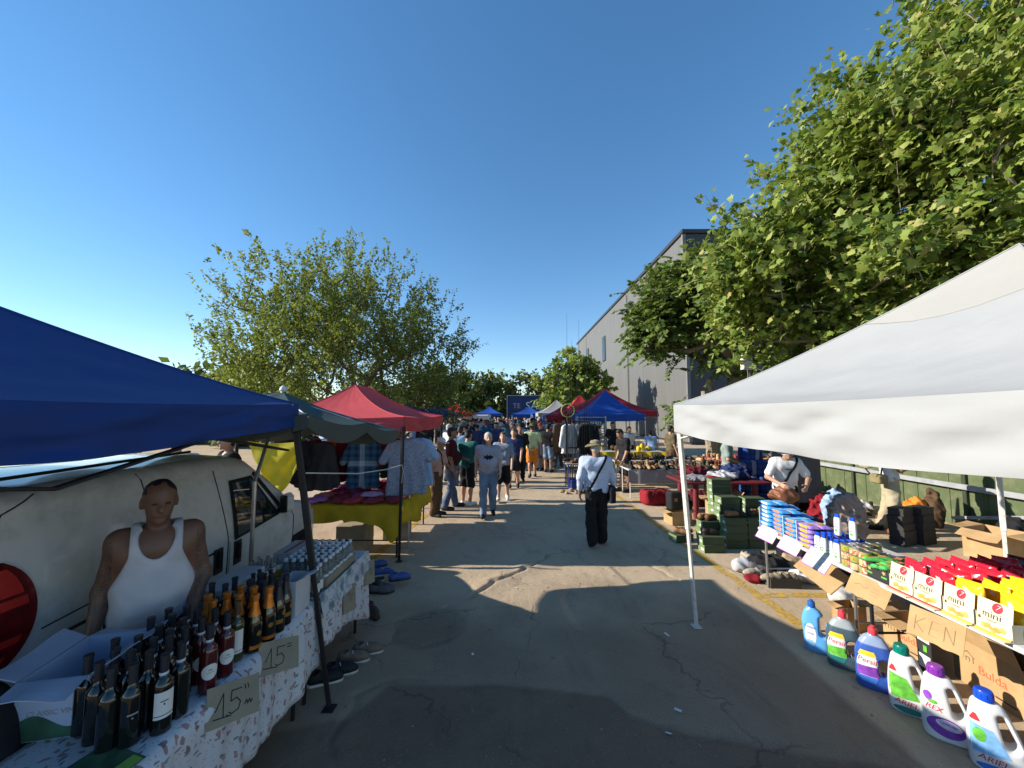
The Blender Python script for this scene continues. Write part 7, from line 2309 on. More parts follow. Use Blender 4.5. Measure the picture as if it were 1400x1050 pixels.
person('man in blue checked shirt and bush hat walking away with a shoulder bag', (1.38, 6.42, 0), R(178), 1.70,
       walk(0.10, belly=0.03, broad=1.1, elL=(0.285, 0.06, 1.12), wrL=(0.27, -0.03, 0.86), elR=(-0.285, -0.02, 1.12), wrR=(-0.29, -0.10, 0.86)), SKIN_B, CHECK_BLUE, 0.86, hem=0.78, pants=CL['black'], flare=0.03, shoes=SHOE_BLK,
       hair=HAIR_GR, hat='bush', hatm=cloth('hat_khaki', (0.20, 0.17, 0.10)), cell=0.013, hands=True, strap=1, bag=(-0.25, 0.03, 0.86))
# ============================================================ LEFT MIDDLE: clothes stall
def hanging_shirt(label, pos, w, h, mat, rz=0.0, long=False, seed=0.0, cell=0.018, name='hanging_shirt'):
    t = thing(name, label, 'garment', (pos[0], pos[1], pos[2] - h), rz)
    def fn(P):
        z = P[2]
        s = np.clip((h - z) / h, 0, 1)
        hw = w / 2 * (0.80 + 0.22 * s)
        fold = 0.022 * np.sin(P[0] * 34 + seed + 3 * np.sin(z * 4 + seed)) * s ** 0.6
        f = np.maximum(np.abs(P[0]) - hw, np.abs(P[1] - fold) - 0.045 - 0.02 * s) 
        sh = z - (h - 0.02 - 0.42 * np.maximum(np.abs(P[0]) - 0.07, 0) ** 1.1)
        f = smax(f, sh, 0.03)
        f = np.maximum(f, 0.02 - z + 0.012 * np.sin(P[0] * 30 + seed))
        for sg in (-1, 1):
            a = (sg * w * 0.36, 0, h - 0.13); L = 0.55 if long else 0.24
            b = (sg * (w * 0.36 + (0.14 if not long else 0.10)), 0.02, h - 0.13 - L)
            f = smin(f, s_cap([P[0], P[1] * 1.3, P[2]], a, b, 0.075, 0.068), 0.03)
        f = np.maximum(f, -s_ell(P, (0, -0.05, h + 0.01), (0.075, 0.09, 0.07)))
        return f + 0.005 * wob(P, 26, seed)
    sdf_obj('cloth_body', fn, (-w * 0.85, -0.16, -0.02), (w * 0.85, 0.16, h + 0.05), cell, mat, t)
    MB().tube([(-w * 0.36, 0, h - 0.10), (0, 0, h + 0.01), (0, 0, h + 0.05), (0.02, 0, h + 0.075), (0.0, 0, h + 0.09)], 0.005, 5).tube([(0, 0, h + 0.01), (w * 0.36, 0, h - 0.10)], 0.005, 5).build('hanger', PLASTIC_BLK, t)
    return t
def pattern_mat(name, a, b_, scale=28):
    m, nt, b = new_mat(name)
    v = coords(nt)
    n2 = nt.nodes.new('ShaderNodeTexNoise'); n2.inputs['Scale'].default_value = scale; n2.inputs['Distortion'].default_value = 2.5
    nt.links.new(v, n2.inputs['Vector'])
    c = ramp(nt, n2.outputs['Fac'], [(0.42, a), (0.50, b_), (0.58, a)])
    nt.links.new(c, b.inputs['Base Color']); b.inputs['Roughness'].default_value = 0.9
    return m
PLAID = check_mat('blue_plaid', (0.03, 0.10, 0.18), (0.015, 0.03, 0.07), 9, 0.55, (0.35, 0.42, 0.48))
hanging_shirt('charcoal jacket hanging beside the yellow cloth', (-3.02, 6.05, 1.74), 0.50, 0.80, cloth('charcoal', (0.035, 0.036, 0.04)), R(6), True, 1)
hanging_shirt('dark maroon shirt hanging between charcoal jacket and blue plaid shirt', (-2.66, 6.35, 1.74), 0.40, 0.72, CL['maroon'], R(4), True, 2)
hanging_shirt('blue plaid shirt hanging over the clothes table', (-2.36, 6.2, 1.75), 0.50, 0.80, PLAID, R(4), False, 3)
hanging_shirt('grey-blue patterned shirt hanging at the red canopy corner', (-1.68, 6.22, 1.77), 0.62, 0.93, pattern_mat('print_greyblue', (0.30, 0.34, 0.44), (0.06, 0.08, 0.14)), R(24), False, 4)
hanging_shirt('pale blue shirt hanging behind the patterned one', (-1.60, 6.62, 1.75), 0.5, 0.85, CL['sky'], R(30), False, 5)
hanging_shirt('orange shirt hanging behind the charcoal jacket', (-2.85, 6.55, 1.80), 0.5, 0.7, CL['orange'], R(0), False, 6)
for i, (x, y, m) in enumerate(((-3.5, 6.9, 'black'), (-3.2, 7.2, 'navy'), (-2.9, 7.4, 'brown'), (-2.6, 7.5, 'black'), (-2.3, 7.6, 'maroon'), (-2.75, 7.65, 'olive'), (-3.9, 6.6, 'grey'), (-2.4, 7.75, 'navy'))):
    hanging_shirt('dark garment on the rail at the back of the clothes stall', (x, y, 1.76), 0.48, 0.75, CL[m], rng.normal() * 0.4, True, i, 0.03)['group'] = 'dark garments on the back rail'
rk = thing('clothes_rail', 'thin rail carrying the hanging shirts under the red canopy', 'rail', (-1.55, 6.2, 0))
MB().tube([(-2.4, -0.1, 1.86), (-0.1, 0.1, 1.86)], 0.012, 6).build('bar', STEEL, rk)
MB().tube([(-2.4, -0.1, 0), (-2.4, -0.1, 1.88)], 0.014, 6).build('upright', STEEL, rk)
MB().tube([(-0.1, 0.1, 0), (-0.1, 0.1, 1.88)], 0.014, 6).build('upright', STEEL, rk)
# yellow cloth
yc = MB()
def ycf(u, v):
    x = -3.85 + 0.80 * u + 0.16 * v * (1 - u) * 1.6
    z = 1.74 - 0.03 * math.sin(math.pi * u) - v * (0.40 + 0.34 * (1 - abs(2 * (u - 0.42)) ** 1.4))
    return (x, 5.62 + 0.025 * math.sin(u * 14 + v * 5) * v + 0.02 * math.sin(9 * v + 3 * u), z)
YELLOW_CL = M('cloth_bright_yellow', (0.66, 0.56, 0.035), 0.8, transl=0.35, var=0.1, scale=5, bmp=0.2)
o = yc.sheet(ycf, 24, 20, 0.004).build('hanging_cloth', YELLOW_CL, None, sharp=80)
tag(o, 'bright yellow cloth hanging behind the van windscreen', 'cloth')
rp = MB().tube([(-1.545, 2.93, 1.70), (-1.58, 4.0, 1.53), (-1.60, 5.0, 1.43), (-1.625, 5.76, 1.385)], 0.006, 6).tube([(-1.625, 5.76, 1.39), (-1.60, 5.74, 1.30), (-1.62, 5.74, 1.12)], 0.005, 5).build('rope', M('rope_white', (0.55, 0.54, 0.5), 0.8))
tag(rp, 'pale rope tied between the blue and red canopy legs', 'rope')
trestle('clothes_table', 'clothes table under a yellow cloth beneath the red canopy', -3.1, -1.66, 5.85, 7.7, 0.78, POLE_BLK)
YTC = cloth('mustard', (0.50, 0.33, 0.02))
draped_cloth('tablecloth', 'mustard yellow cloth hanging over the lane side of the clothes table', -3.05, -1.64, 5.8, 7.75, 0.785, lambda s: 0.50 - 0.12 * math.sin(s * 3.0) + 0.05 * math.sin(s * 11), YTC, nu=80, ph=1.0, fold=0.03)
def ends(u, v):
    x = -3.05 + 1.41 * u; k = v * (0.22 + 0.22 * math.exp(-((u - 0.92) / 0.09) ** 2) + 0.04 * math.sin(u * 9) + 0.05 * (u > 0.4))
    return (x, 5.785 - 0.02 * math.sin(u * 22) * v - 0.012, 0.79 - k)
e_ = MB().sheet(ends, 50, 10, 0.003).build('cloth_overhang', YTC, None, sharp=80); tag(e_, 'mustard cloth end hanging towards the drinks table', 'tablecloth')
FOLD = [lump('folded_garment', 'folded garment', 'garment', (0, 0, 0), (0.17, 0.14, 0.07), M_objcol('garment_colour'), s) for s in (0.5, 2.2, 4.1)]
_fu = set()
def put_fold(x, y, z, col, label, group, k=None):
    k = int(rng.integers(0, 3)) if k is None else k
    p = FOLD[k]
    if k in _fu: o = copy_tree(p)
    else: _fu.add(k); o = p
    for c in o.children: c.color = (*col, 1)
    o.location = (x, y, z); o.rotation_euler = (0, 0, rng.uniform(0, 6)); tag(o, label, 'garment', group)
PINKS = [(0.45, 0.10, 0.14), (0.36, 0.16, 0.42), (0.40, 0.05, 0.06), (0.5, 0.2, 0.22), (0.30, 0.10, 0.30), (0.55, 0.16, 0.05), (0.42, 0.30, 0.45), (0.25, 0.03, 0.05)]
for j in range(7):
    for i in range(5):
        put_fold(-2.95 + 0.29 * i + rng.normal() * 0.03, 5.98 + 0.26 * j + rng.normal() * 0.03, 0.80, PINKS[int(rng.integers(0, 8))], 'pink, red or lilac garment folded on the mustard cloth', 'folded garments on the clothes table')
for i, (x, y, m) in enumerate(((-2.0, 6.9, 'teal'), (-2.25, 7.0, 'rose'), (-2.9, 6.85, 'orange'), (-3.35, 6.4, 'maroon'), (-3.6, 6.2, 'brown'), (-2.15, 7.15, 'white'), (-2.2, 7.55, 'olive'), (-3.3, 5.9, 'black'))):
    hanging_shirt(['teal', 'rose', 'orange', 'maroon', 'brown', 'white', 'olive', 'black'][i] + ' garment hanging in the crowded clothes stall', (x, y, 1.72 + 0.05 * (i % 3)), 0.46, 0.7, CL[m], rng.normal() * 0.5, i % 2 == 0, i + 9, 0.026)
for j in range(9):
    put_fold(rng.uniform(-2.9, -1.8), rng.uniform(6.0, 7.4), 0.85, PINKS[int(rng.integers(0, 8))], 'folded garment lying on top of the others on the clothes table', 'garments on top of the clothes table')
for i, (x, y, lab) in enumerate(((-2.5, 6.3, 'dark carton in the shade under the clothes table'), (-2.0, 6.9, 'dark carton at the lane side under the clothes table'))):
    t = thing('carton', lab, 'carton', (x, y, 0), 0.2 * i); MB().box((0, 0, 0.2), (0.45, 0.4, 0.4), bev=0.006).build('carton_body', CARD_DK, t)

# ============================================================ farther canopies
canopy_tent('pop_up_canopy', 'bright blue canopy just beyond the coral red one', -5.6, 19.2, 3, 3, 2.12, 0.22, 2.78, [F_BLUE2] * 4, STEEL, res=14)
canopy_tent('pop_up_canopy', 'second bright blue canopy, beyond the first on the left', -4.9, 24.5, 3, 3, 2.12, 0.22, 2.76, [F_BLUE2] * 4, STEEL, res=14)
canopy_tent('pop_up_canopy', 'small far red canopy on the left of the lane', -4.5, 31, 3, 3, 2.12, 0.22, 2.95, [F_RED2] * 4, STEEL, res=12)
canopy_tent('pop_up_canopy', 'blue-fronted canopy with red back over the bottle shelves', 4.68, 19.3, 2.95, 3, 2.1, 0.28, 3.32, [F_BLUE2, F_RED2, F_RED2, F_BLUE2], STEEL, res=22)
canopy_tent('pop_up_canopy', 'deep red canopy directly behind the blue-fronted one', 5.35, 22.2, 4.9, 3.2, 2.25, 0.26, 3.55, [F_RED2] * 4, STEEL, res=16)
canopy_tent('pop_up_canopy', 'red canopy third in the right-hand row', 4.7, 26.8, 3, 3, 2.15, 0.25, 3.4, [F_RED2] * 4, STEEL, res=12)
canopy_tent('pop_up_canopy', 'small red and navy canopy left of the deep red ones', 3.2, 24.2, 2.4, 2.6, 2.0, 0.4, 2.62, [F_RED2, F_BLUE, F_RED2, F_BLUE], STEEL, res=12)
canopy_tent('pop_up_canopy', 'pale grey peaked canopy before the bright leafy tree', 3.4, 29.5, 3, 3, 2.15, 0.2, 3.15, [F_GREY] * 4, STEEL, res=12)
canopy_tent('pop_up_canopy', 'far blue canopy in front of the navy lettered board', 1.6, 37, 3.2, 3.2, 2.05, 0.25, 2.75, [F_BLUE2] * 4, STEEL, res=12)
canopy_tent('pop_up_canopy', 'low blue canopy between the far blue and pale grey ones', 3.2, 33.5, 3, 3, 2.1, 0.25, 2.75, [F_BLUE2] * 4, STEEL, res=12)
canopy_tent('pop_up_canopy', 'small blue canopy at the far left end of the lane', -2.6, 44, 3, 3, 2.1, 0.25, 2.9, [F_BLUE2] * 4, STEEL, res=10)
# white truck box among the crowd
wt = thing('box_truck', 'white box truck with a dark emblem standing in the far crowd', 'truck', (-3.1, 30, 0))
MB().box((0.3, 1.5, 1.25), (2.0, 3.4, 1.5), bev=0.05).build('box_body', PL_WHITE, wt)
MB().box((0.3, 3.9, 0.95), (1.9, 1.3, 1.1), bev=0.15).build('cab', PL_WHITE, wt)
for sx in (-0.55, 1.15):
    for y in (0.6, 3.6):
        MB().lathe([(0.2, -0.1), (0.33, -0.09), (0.35, 0), (0.33, 0.09), (0.2, 0.1)], 18).build('wheel', RUBBER, wt, (sx, y, 0.35), (0, R(90), 0))
MB().add([(-0.1, -0.212, 1.3), (0.25, -0.212, 1.2), (0.75, -0.212, 1.5), (0.35, -0.212, 1.6), (0.2, -0.212, 1.75), (0.1, -0.212, 1.5)], [(0, 1, 2, 3, 4, 5)]).build('emblem', INK_BLUE, wt, smooth=False)

# ============================================================ right middle stalls
# fishing tackle stall
BLUE_MET = M('frame_blue', (0.02, 0.05, 0.24), 0.4)
trestle('display_table', 'small blue-legged table with antiques at the fishing stall', 1.50, 2.55, 10.75, 11.5, 0.75, BLUE_MET, CARD_DK)
rk = thing('rod_rack', 'black rack of upright fishing tackle at the lane', 'rack', (2.0, 11.75, 0))
for x in (-0.35, 0.35):
    MB().box((x, 0, 0.95), (0.04, 0.04, 1.9)).build('upright', POLE_BLK, rk, smooth=False)
for z in (0.5, 1.1, 1.88):
    MB().box((0, 0, z), (0.74, 0.05, 0.04)).build('crossbar', POLE_BLK, rk, smooth=False)
for i in range(11):
    x = 1.66 + 0.075 * i
    L = [5.2, 3.4, 4.4, 2.9, 3.8, 5.0, 2.6, 3.2, 4.6, 2.8, 3.0][i]
    t = thing('fishing_rod', 'slim dark fishing rod standing upright in the rack', 'fishing rod', (x, 11.66 + 0.03 * (i % 3), 0.02), 0, 'rods in the rack')
    MB().tube([(0, 0, 0), (0, 0, 0.6), (0.01, 0, L * 0.6), (0.03, 0, L)], [0.013, 0.012, 0.007, 0.003], 6).build('blank', PLASTIC_BLK, t)
    MB().tube([(0, 0, 0.02), (0, 0, 0.42)], 0.018, 8).build('grip', CL['brown'], t)
    MB().lathe([(0.03, -0.02), (0.035, 0), (0.03, 0.02)], 10, (0, -0.05, 0.55)).build('reel', STEEL, t)
ln_ = thing('landing_net', 'round landing net with yellow-green hoop raised above the tackle', 'net', (1.62, 11.2, 0))
ring = [(math.cos(a) * 0.19, 0, 2.22 + math.sin(a) * 0.19) for a in np.linspace(-math.pi / 2, 1.5 * math.pi, 30)]
MB().tube(ring, 0.012, 6, cap=False).build('hoop', M('hoop_lime', (0.42, 0.52, 0.16), 0.4), ln_)
MB().tube([(0, 0, 2.03), (0, 0.05, 0.1)], 0.014, 6).build('handle', PLASTIC_BLK, ln_)
nt_ = MB()
for k in range(12):
    a = k * math.pi / 6
    nt_.tube([(math.cos(a) * 0.19, 0, 2.22 + math.sin(a) * 0.19), (math.cos(a) * 0.12, 0.14, 2.2 + math.sin(a) * 0.12), (0, 0.24, 2.15)], 0.004, 3)
for q, yy in ((0.15, 0.08), (0.10, 0.16)):
    nt_.tube([(math.cos(a) * q, yy, 2.2 + math.sin(a) * q) for a in np.linspace(0, 2 * math.pi, 16)], 0.004, 3, cap=False)
nt_.build('mesh_bag', POLE_BLK, ln_)
for i, (x, y, m, lab) in enumerate(((2.25, 11.9, 'black', 'black tackle jacket hanging on the rod rack'), (1.75, 12.1, 'white', 'white printed T-shirt hanging beside the rod rack'), (2.5, 12.3, 'black', 'black waders hanging at the right of the rods'), (2.05, 12.5, 'grey', 'grey vest hanging behind the tackle rack'), (1.6, 13.0, 'brown', 'brown garment hanging lowest by the tackle stall'))):
    hanging_shirt(lab, (x, y, 1.82), 0.45, 0.95, CL[m], rng.normal() * 0.5, True, i, 0.026, 'hanging_garment')
for i in range(14):
    put_shoe(int(rng.integers(0, 3)), rng.uniform(1.55, 2.5), rng.uniform(10.85, 11.4), 0.75, rng.uniform(0, 6), LEATHERS[int(rng.integers(0, 7))], 'small antique or shoe on the blue-legged table', 'goods on the blue-legged table', sc=rng.uniform(0.5, 0.9))
for i in range(16):
    o = lump('trinket_heap', 'brass and wooden trinket on the ground below the blue-legged table', 'trinket', (rng.uniform(1.35, 2.3), rng.uniform(10.35, 10.8), 0), (rng.uniform(0.04, 0.09), rng.uniform(0.04, 0.08), rng.uniform(0.04, 0.12)), [CL['tan'], CL['brown'], CL['olive'], CL['silver']][i % 4], i * 0.9, 0.02, 'trinkets below the blue-legged table')
bd = thing('plastic_crate', 'blue plastic crate under the antiques table', 'crate', (1.95, 11.15, 0)); MB().box((0, 0, 0.13), (0.6, 0.4, 0.26), bev=0.02).build('crate_body', BLUE_MET, bd)
# long leather goods tables
def patt_cloth():
    return pattern_mat('cloth_stone_pattern', (0.24, 0.22, 0.20), (0.42, 0.40, 0.37), 40)
trestle('display_table', 'long table of leather goods with patterned grey skirt', 2.95, 5.6, 9.9, 10.7, 0.72, POLE_WHT)
o = MB().sheet(lambda u, v: (2.95 + 2.65 * u, 9.88 + 0.02 * math.sin(u * 40), 0.70 - (0.30 + 0.03 * math.sin(u * 13)) * v), 60, 6, 0.004).build('table_skirt', patt_cloth(), None, sharp=80); tag(o, 'patterned grey skirt along the front of the leather goods table', 'cloth')
trestle('display_table', 'second table of leather goods behind the long one', 2.95, 5.9, 11.2, 12.0, 0.78, POLE_WHT)
trestle('display_table', 'table with bright yellow cloth under the blue-fronted canopy', 2.95, 5.3, 13.4, 14.2, 0.8, POLE_WHT)
o = MB().sheet(lambda u, v: (2.9 + 2.45 * u, 13.38 + 0.03 * math.sin(u * 30), 0.82 - 0.5 * v), 60, 5, 0.004).build('table_skirt', cloth('gold', (0.55, 0.42, 0.03)), None, sharp=80); tag(o, 'golden yellow skirt on the table beneath the blue-fronted canopy', 'cloth')
for i in range(46):
    put_shoe(int(rng.choice([1, 2, 2])), 3.05 + 2.45 * (i % 23) / 22 + rng.normal() * 0.02, 10.0 + 0.28 * (i // 23) + rng.normal() * 0.05, 0.72, rng.uniform(2.6, 3.8), LEATHERS[int(rng.integers(0, 7))], 'leather shoe in the crowded rows of the long table', 'leather goods on the long table', sc=1.1)
for i in range(30):
    put_shoe(int(rng.choice([1, 2])), rng.uniform(3.05, 5.8), rng.uniform(11.3, 11.9), 0.78, rng.uniform(0, 6), LEATHERS[int(rng.integers(0, 7))], 'leather item spread on the second leather table', 'leather goods on the second table')
for i in range(14):
    t = lump('basket_item', 'pale carved item on the yellow-clothed table', 'trinket', (rng.uniform(3.0, 5.1), rng.uniform(13.5, 14.1), 0.8), (0.09, 0.09, rng.uniform(0.1, 0.25)), [CL['tan'], CL['yellow'], CL['brown']][i % 3], i, 0.025, 'items on the yellow-clothed table')
# shelves with bottles under the blue-fronted canopy
sh = thing('shelf_unit', 'grey shelf unit of small goods under the blue-fronted canopy', 'shelf', (3.65, 17.9, 0))
for z in (0.4, 0.8, 1.2, 1.6, 1.95):
    MB().box((0, 0, z), (1.3, 0.35, 0.03)).build('shelf', WOOD_TOP, sh, smooth=False)
for x in (-0.65, 0.65):
    MB().box((x, 0, 1.0), (0.04, 0.36, 2.0)).build('side', WOOD_TOP, sh, smooth=False)
for i in range(30):
    put(pc_, 3.1 + 0.11 * (i % 10), 17.85, [0.815, 1.215, 1.615][i // 10], 0, 'small dark bottle on the grey shelf unit', 'bottles on the shelf unit', sc=1.2)
# red holdall, black bags, cardboard by the lane
hb = thing('holdall', 'red and black holdall lying by the yellow line', 'bag', (3.42, 9.3, 0), R(10))
sdf_obj('bag_body', lambda P: s_box(P, (0, 0, 0.17), (0.36, 0.19, 0.17), 0.09) + 0.014 * wob(P, 15), (-0.5, -0.3, -0.02), (0.5, 0.3, 0.45), 0.018, CL['red'], hb)
MB().tube([(-0.2, -0.19, 0.2), (-0.18, -0.21, 0.33), (0, -0.12, 0.40), (0.18, -0.21, 0.33), (0.2, -0.19, 0.2)], 0.014, 6).build('handle', BLACK_CL, hb)
MB().tube([(-0.3, 0, 0.345), (0.3, 0, 0.345)], 0.01, 5).build('zip', BLACK_CL, hb)
lump('bag', 'black rucksack beside the red holdall', 'bag', (3.72, 8.7, 0), (0.26, 0.2, 0.3), CL['black'], 2.0)
lump('bag', 'dark red bag behind the black rucksack', 'bag', (4.35, 9.2, 0), (0.4, 0.25, 0.3), CL['maroon'], 3.0)
t = thing('speaker_case', 'black case leaning on brown cardboard beside the white canopy leg', 'case', (3.22, 7.75, 0.26), R(12)); 
MB().box((0, 0, 0.17), (0.30, 0.2, 0.34), bev=0.02).build('case_body', PLASTIC_BLK, t)
MB().box((-0.05, -0.102, 0.2), (0.07, 0.004, 0.06), bev=0.001).build('badge', M('badge_orange', (0.5, 0.14, 0.07), 0.4), t)
t = open_box('brown_carton', 'brown carton below the black case', 'carton', (3.25, 7.72, 0), (0.42, 0.3, 0.25), CARD, R(10), flaps=(None, 100, None, 100))
open_box('brown_carton', 'brown carton under the red-legged table', 'carton', (4.3, 8.05, 0), (0.5, 0.4, 0.42), CARD, R(-5), flaps=(None, 40, 30, 95))
c = card_sheet('cardboard_sheet', 'flat brown cardboard lying beside the red table leg', 'sheet', mtx_card((3.55, 7.75, 0.02), (0, 0, 1), (0.3, 1, 0)), 0.7, 0.5, CARD, 0.006)
# red-legged table with clothes
RED_WOOD = M('painted_red', (0.15, 0.018, 0.022), 0.5, var=0.2)
t = thing('garden_table', 'dark red table heaped with clothes', 'table', (4.35, 8.35, 0))
MB().box((0, 0, 0.73), (1.75, 0.95, 0.045), bev=0.012).build('tabletop', RED_WOOD, t)
for sx in (-1, 1):
    for sy in (-1, 1):
        MB().tube([(sx * 0.6, sy * 0.36, 0.71), (sx * 0.62, sy * 0.38, 0)], 0.055, 12).build('leg', RED_WOOD, t)
for i, (x, y, r_, m, lab) in enumerate(((3.85, 8.1, (0.3, 0.2, 0.10), 'grey', 'grey garment at the lane end of the red table'), (4.15, 8.0, (0.25, 0.12, 0.09), 'red', 'red and black garment at the front of the red table'), (4.45, 8.25, (0.28, 0.2, 0.15), 'silver', 'pale grey jeans heaped on the red table'), (4.8, 8.4, (0.3, 0.25, 0.26), 'navy', 'dark denim heap at the right of the red table'), (3.95, 8.5, (0.3, 0.22, 0.2), 'maroon', 'maroon coat behind on the red table'), (4.35, 8.6, (0.25, 0.2, 0.14), 'black', 'black and white striped garment on the red table'))):
    lump('garment', lab, 'garment', (x, y, 0.752), r_, CL[m], i * 1.1 + 0.4)
# stack of blue and white shopping bags
BAGST = check_mat('blue_bag_print', (0.02, 0.04, 0.17), (0.03, 0.07, 0.25), 8, 0.5, (0.5, 0.52, 0.56))
for i, (x, y, z, lab) in enumerate(((5.3, 8.85, 0.0, 'lowest left blue printed sack in the pile'), (5.75, 8.9, 0.0, 'lowest right blue printed sack in the pile'), (5.35, 8.95, 0.36, 'middle left blue printed sack in the pile'), (5.8, 8.95, 0.36, 'middle right blue printed sack in the pile'), (5.45, 9.0, 0.72, 'upper left blue printed sack in the pile'), (5.8, 9.0, 0.72, 'upper right blue printed sack in the pile'), (5.55, 9.05, 1.05, 'topmost blue printed sack in the pile'))):
    t = thing('printed_sack', lab, 'sack', (x, y, z), rng.normal() * 0.15)
    sdf_obj('sack_body', lambda P: s_box(P, (0, 0, 0.18), (0.22, 0.16, 0.18), 0.06) + 0.012 * wob(P, 16, i), (-0.32, -0.26, -0.02), (0.32, 0.26, 0.42), 0.024, BAGST, t)
trestle('display_table', 'brown table of figurines behind the blue sacks', 5.0, 7.2, 10.2, 11.0, 0.8, POLE_BLK, CARD_DK)
for i in range(34):
    put_shoe(int(rng.choice([1, 2, 2])), rng.uniform(5.05, 7.1), rng.uniform(10.25, 10.95), 0.8, rng.uniform(0, 6), [(0.45, 0.18, 0.05), (0.16, 0.065, 0.025), (0.5, 0.35, 0.2), (0.30, 0.05, 0.04)][int(rng.integers(0, 4))], 'brown leather item on the table behind the blue sacks', 'leather items behind the blue sacks', sc=1.2)
bd = thing('display_board', 'dark grey display board behind the seller in white', 'board', (5.6, 7.7, 0), R(-6)); MB().box((0, 0, 1.05), (0.9, 0.04, 1.3), bev=0.01).build('board', cloth('slate', (0.05, 0.05, 0.055)), bd)
for x in (-0.4, 0.4): MB().box((x, 0, 0.3), (0.04, 0.05, 0.6)).build('foot', POLE_BLK, bd, smooth=False)
# wares by the fence
for i in range(26):
    x, y = rng.uniform(6.3, 8.2), rng.uniform(7.7, 9.8)
    put_shoe(int(rng.integers(0, 3)), x, y, 0, rng.uniform(0, 6), LEATHERS[int(rng.integers(0, 7))], 'second-hand shoe laid out along the green fence', 'shoes along the fence')
for i, (x, y, r_, m, lab) in enumerate(((7.7, 7.5, (0.22, 0.16, 0.5), 'orange', 'tan and brown boots upright by the fence'), (7.95, 7.4, (0.14, 0.12, 0.62), 'brown', 'tall brown bag against the fence'), (5.6, 6.6, (0.3, 0.2, 0.72), 'tan', 'mauve grey coat over a chair behind the wipes'), (6.0, 7.6, (0.25, 0.2, 0.5), 'red', 'red bag standing behind the shampoo bottles'), (5.9, 7.2, (0.2, 0.15, 0.65), 'sky', 'blue plastic bag behind the wipes'), (6.6, 8.3, (0.4, 0.25, 0.35), 'black', 'dark heap of wares near the fence'), (7.0, 8.8, (0.35, 0.25, 0.3), 'brown', 'brown heap of wares near the fence'), (8.2, 6.4, (0.3, 0.2, 0.4), 'black', 'black heap beneath the fence brace'))):
    lump('goods_heap', lab, 'garment', (x, y, 0), r_, CL[m] if i != 2 else cloth('mauve', (0.26, 0.21, 0.19)), i * 1.3)
for i in range(34):
    x, y = rng.uniform(4.4, 7.4), rng.uniform(6.9, 8.0) if i % 2 else rng.uniform(8.9, 9.9)
    put_shoe(int(rng.integers(0, 3)), x, y, 0, rng.uniform(0, 6), LEATHERS[int(rng.integers(0, 7))] if i % 4 else (0.5, 0.48, 0.45), 'used shoe on the ground between the red table and the fence', 'used shoes between table and fence', tilt=rng.normal() * 0.2)
for i, (x, y, r_, m) in enumerate(((5.0, 7.3, (0.25, 0.18, 0.2), 'black'), (5.4, 7.1, (0.2, 0.15, 0.25), 'navy'), (6.1, 8.6, (0.3, 0.2, 0.28), 'maroon'), (6.9, 9.4, (0.3, 0.2, 0.25), 'tan'), (7.6, 8.6, (0.25, 0.2, 0.2), 'silver'), (6.4, 9.9, (0.3, 0.2, 0.35), 'navy'))):
    lump('garment', '%s cloth heap %s' % (m, ['before the seller in white', 'right of the seller in white', 'behind the blue sacks', 'towards the fence', 'nearest the fence rail', 'below the figurine table'][i]), 'garment', (x, y, 0), r_, CL[m], i * 2.3 + 0.7)
for i, (y, z) in enumerate(((10.4, 1.75), (10.1, 1.5), (9.7, 1.7), (9.3, 1.55))):
    lump('hanging_bag', ['brown leather bag hung highest on the fence', 'black round bag hung on the fence', 'small brown bag hung on the fence rib', 'dark pouch hung lowest on the fence'][i], 'bag', (8.45, y, z - 0.15), (0.06, 0.14, 0.2), CL[['brown', 'black', 'tan', 'black'][i]], i)

# ============================================================ people in the lane
A = SKIN_A; B = SKIN_B
PRINT_TEE = cloth('tee_greymauve', (0.34, 0.33, 0.37))
wm = person('grey-haired man in grey printed T-shirt and jeans walking towards the camera', (-0.50, 8.2, 0), R(4), 1.74, walk(0.13, (0.1, 0), belly=0.02, broad=1.08), SKIN_C, PRINT_TEE, 0.38, hem=0.84, pants=DENIM_LT, shoes=SHOE_BLK, hair=HAIR_GR, cell=0.014, hands=True, chest=(CL['black'], 1.24, 0.10, 0.06))
person('woman in grey top right behind the man in the printed T-shirt', (-0.22, 9.6, 0), R(-5), 1.68, walk(0.12), SKIN_C, cloth('greyblue', (0.22, 0.26, 0.32)), 0.36, pants=CL['black'], plen=0.48, shoes=SHOE_WHT, hair=HAIR_BR, long_hair=True, cell=0.02)
person('man in green and black jersey, black shorts and cap, standing in the lane', (-1.05, 9.15, 0), R(150), 1.76, Pose(elL=(0.25, -0.08, 1.12), wrL=(0.08, -0.27, 1.06), elR=(-0.25, -0.06, 1.12), wrR=(-0.06, -0.27, 1.04), head=(0, 0.5)), SKIN_A, cloth('jersey_green', (0.02, 0.11, 0.10)), 0.36, hem=0.80, pants=CL['black'], plen=0.5, shoes=SHOE_WHT, hat='cap', hatm=CL['black'], cell=0.018)
person('broad man in dark maroon shirt and jeans at the clothes stall', (-1.38, 8.85, 0), R(100), 1.82, Pose(belly=0.05, broad=1.2, anL=(0.16, -0.10, 0.085), anR=(-0.14, 0.14, 0.085), elL=(0.28, -0.06, 1.13), wrL=(0.14, -0.28, 1.06)), SKIN_B, cloth('maroon2', (0.06, 0.012, 0.015)), 0.4, hem=0.8, pants=DENIM, shoes=SHOE_BLK, cell=0.018)
person('old man in white cap and peach shirt beside the hanging patterned shirt', (-1.60, 8.25, 0), R(75), 1.64, Pose(lean=0.10, head=(0, 0.5), elL=(0.25, -0.12, 1.12), wrL=(0.10, -0.30, 1.05)), SKIN_A, cloth('peach', (0.46, 0.27, 0.22)), 0.4, hem=0.78, pants=CL['brown'], shoes=SHOE_BLK, hair=HAIR_GR, hat='cap', hatm=CL['white'], cell=0.018, strap=1)
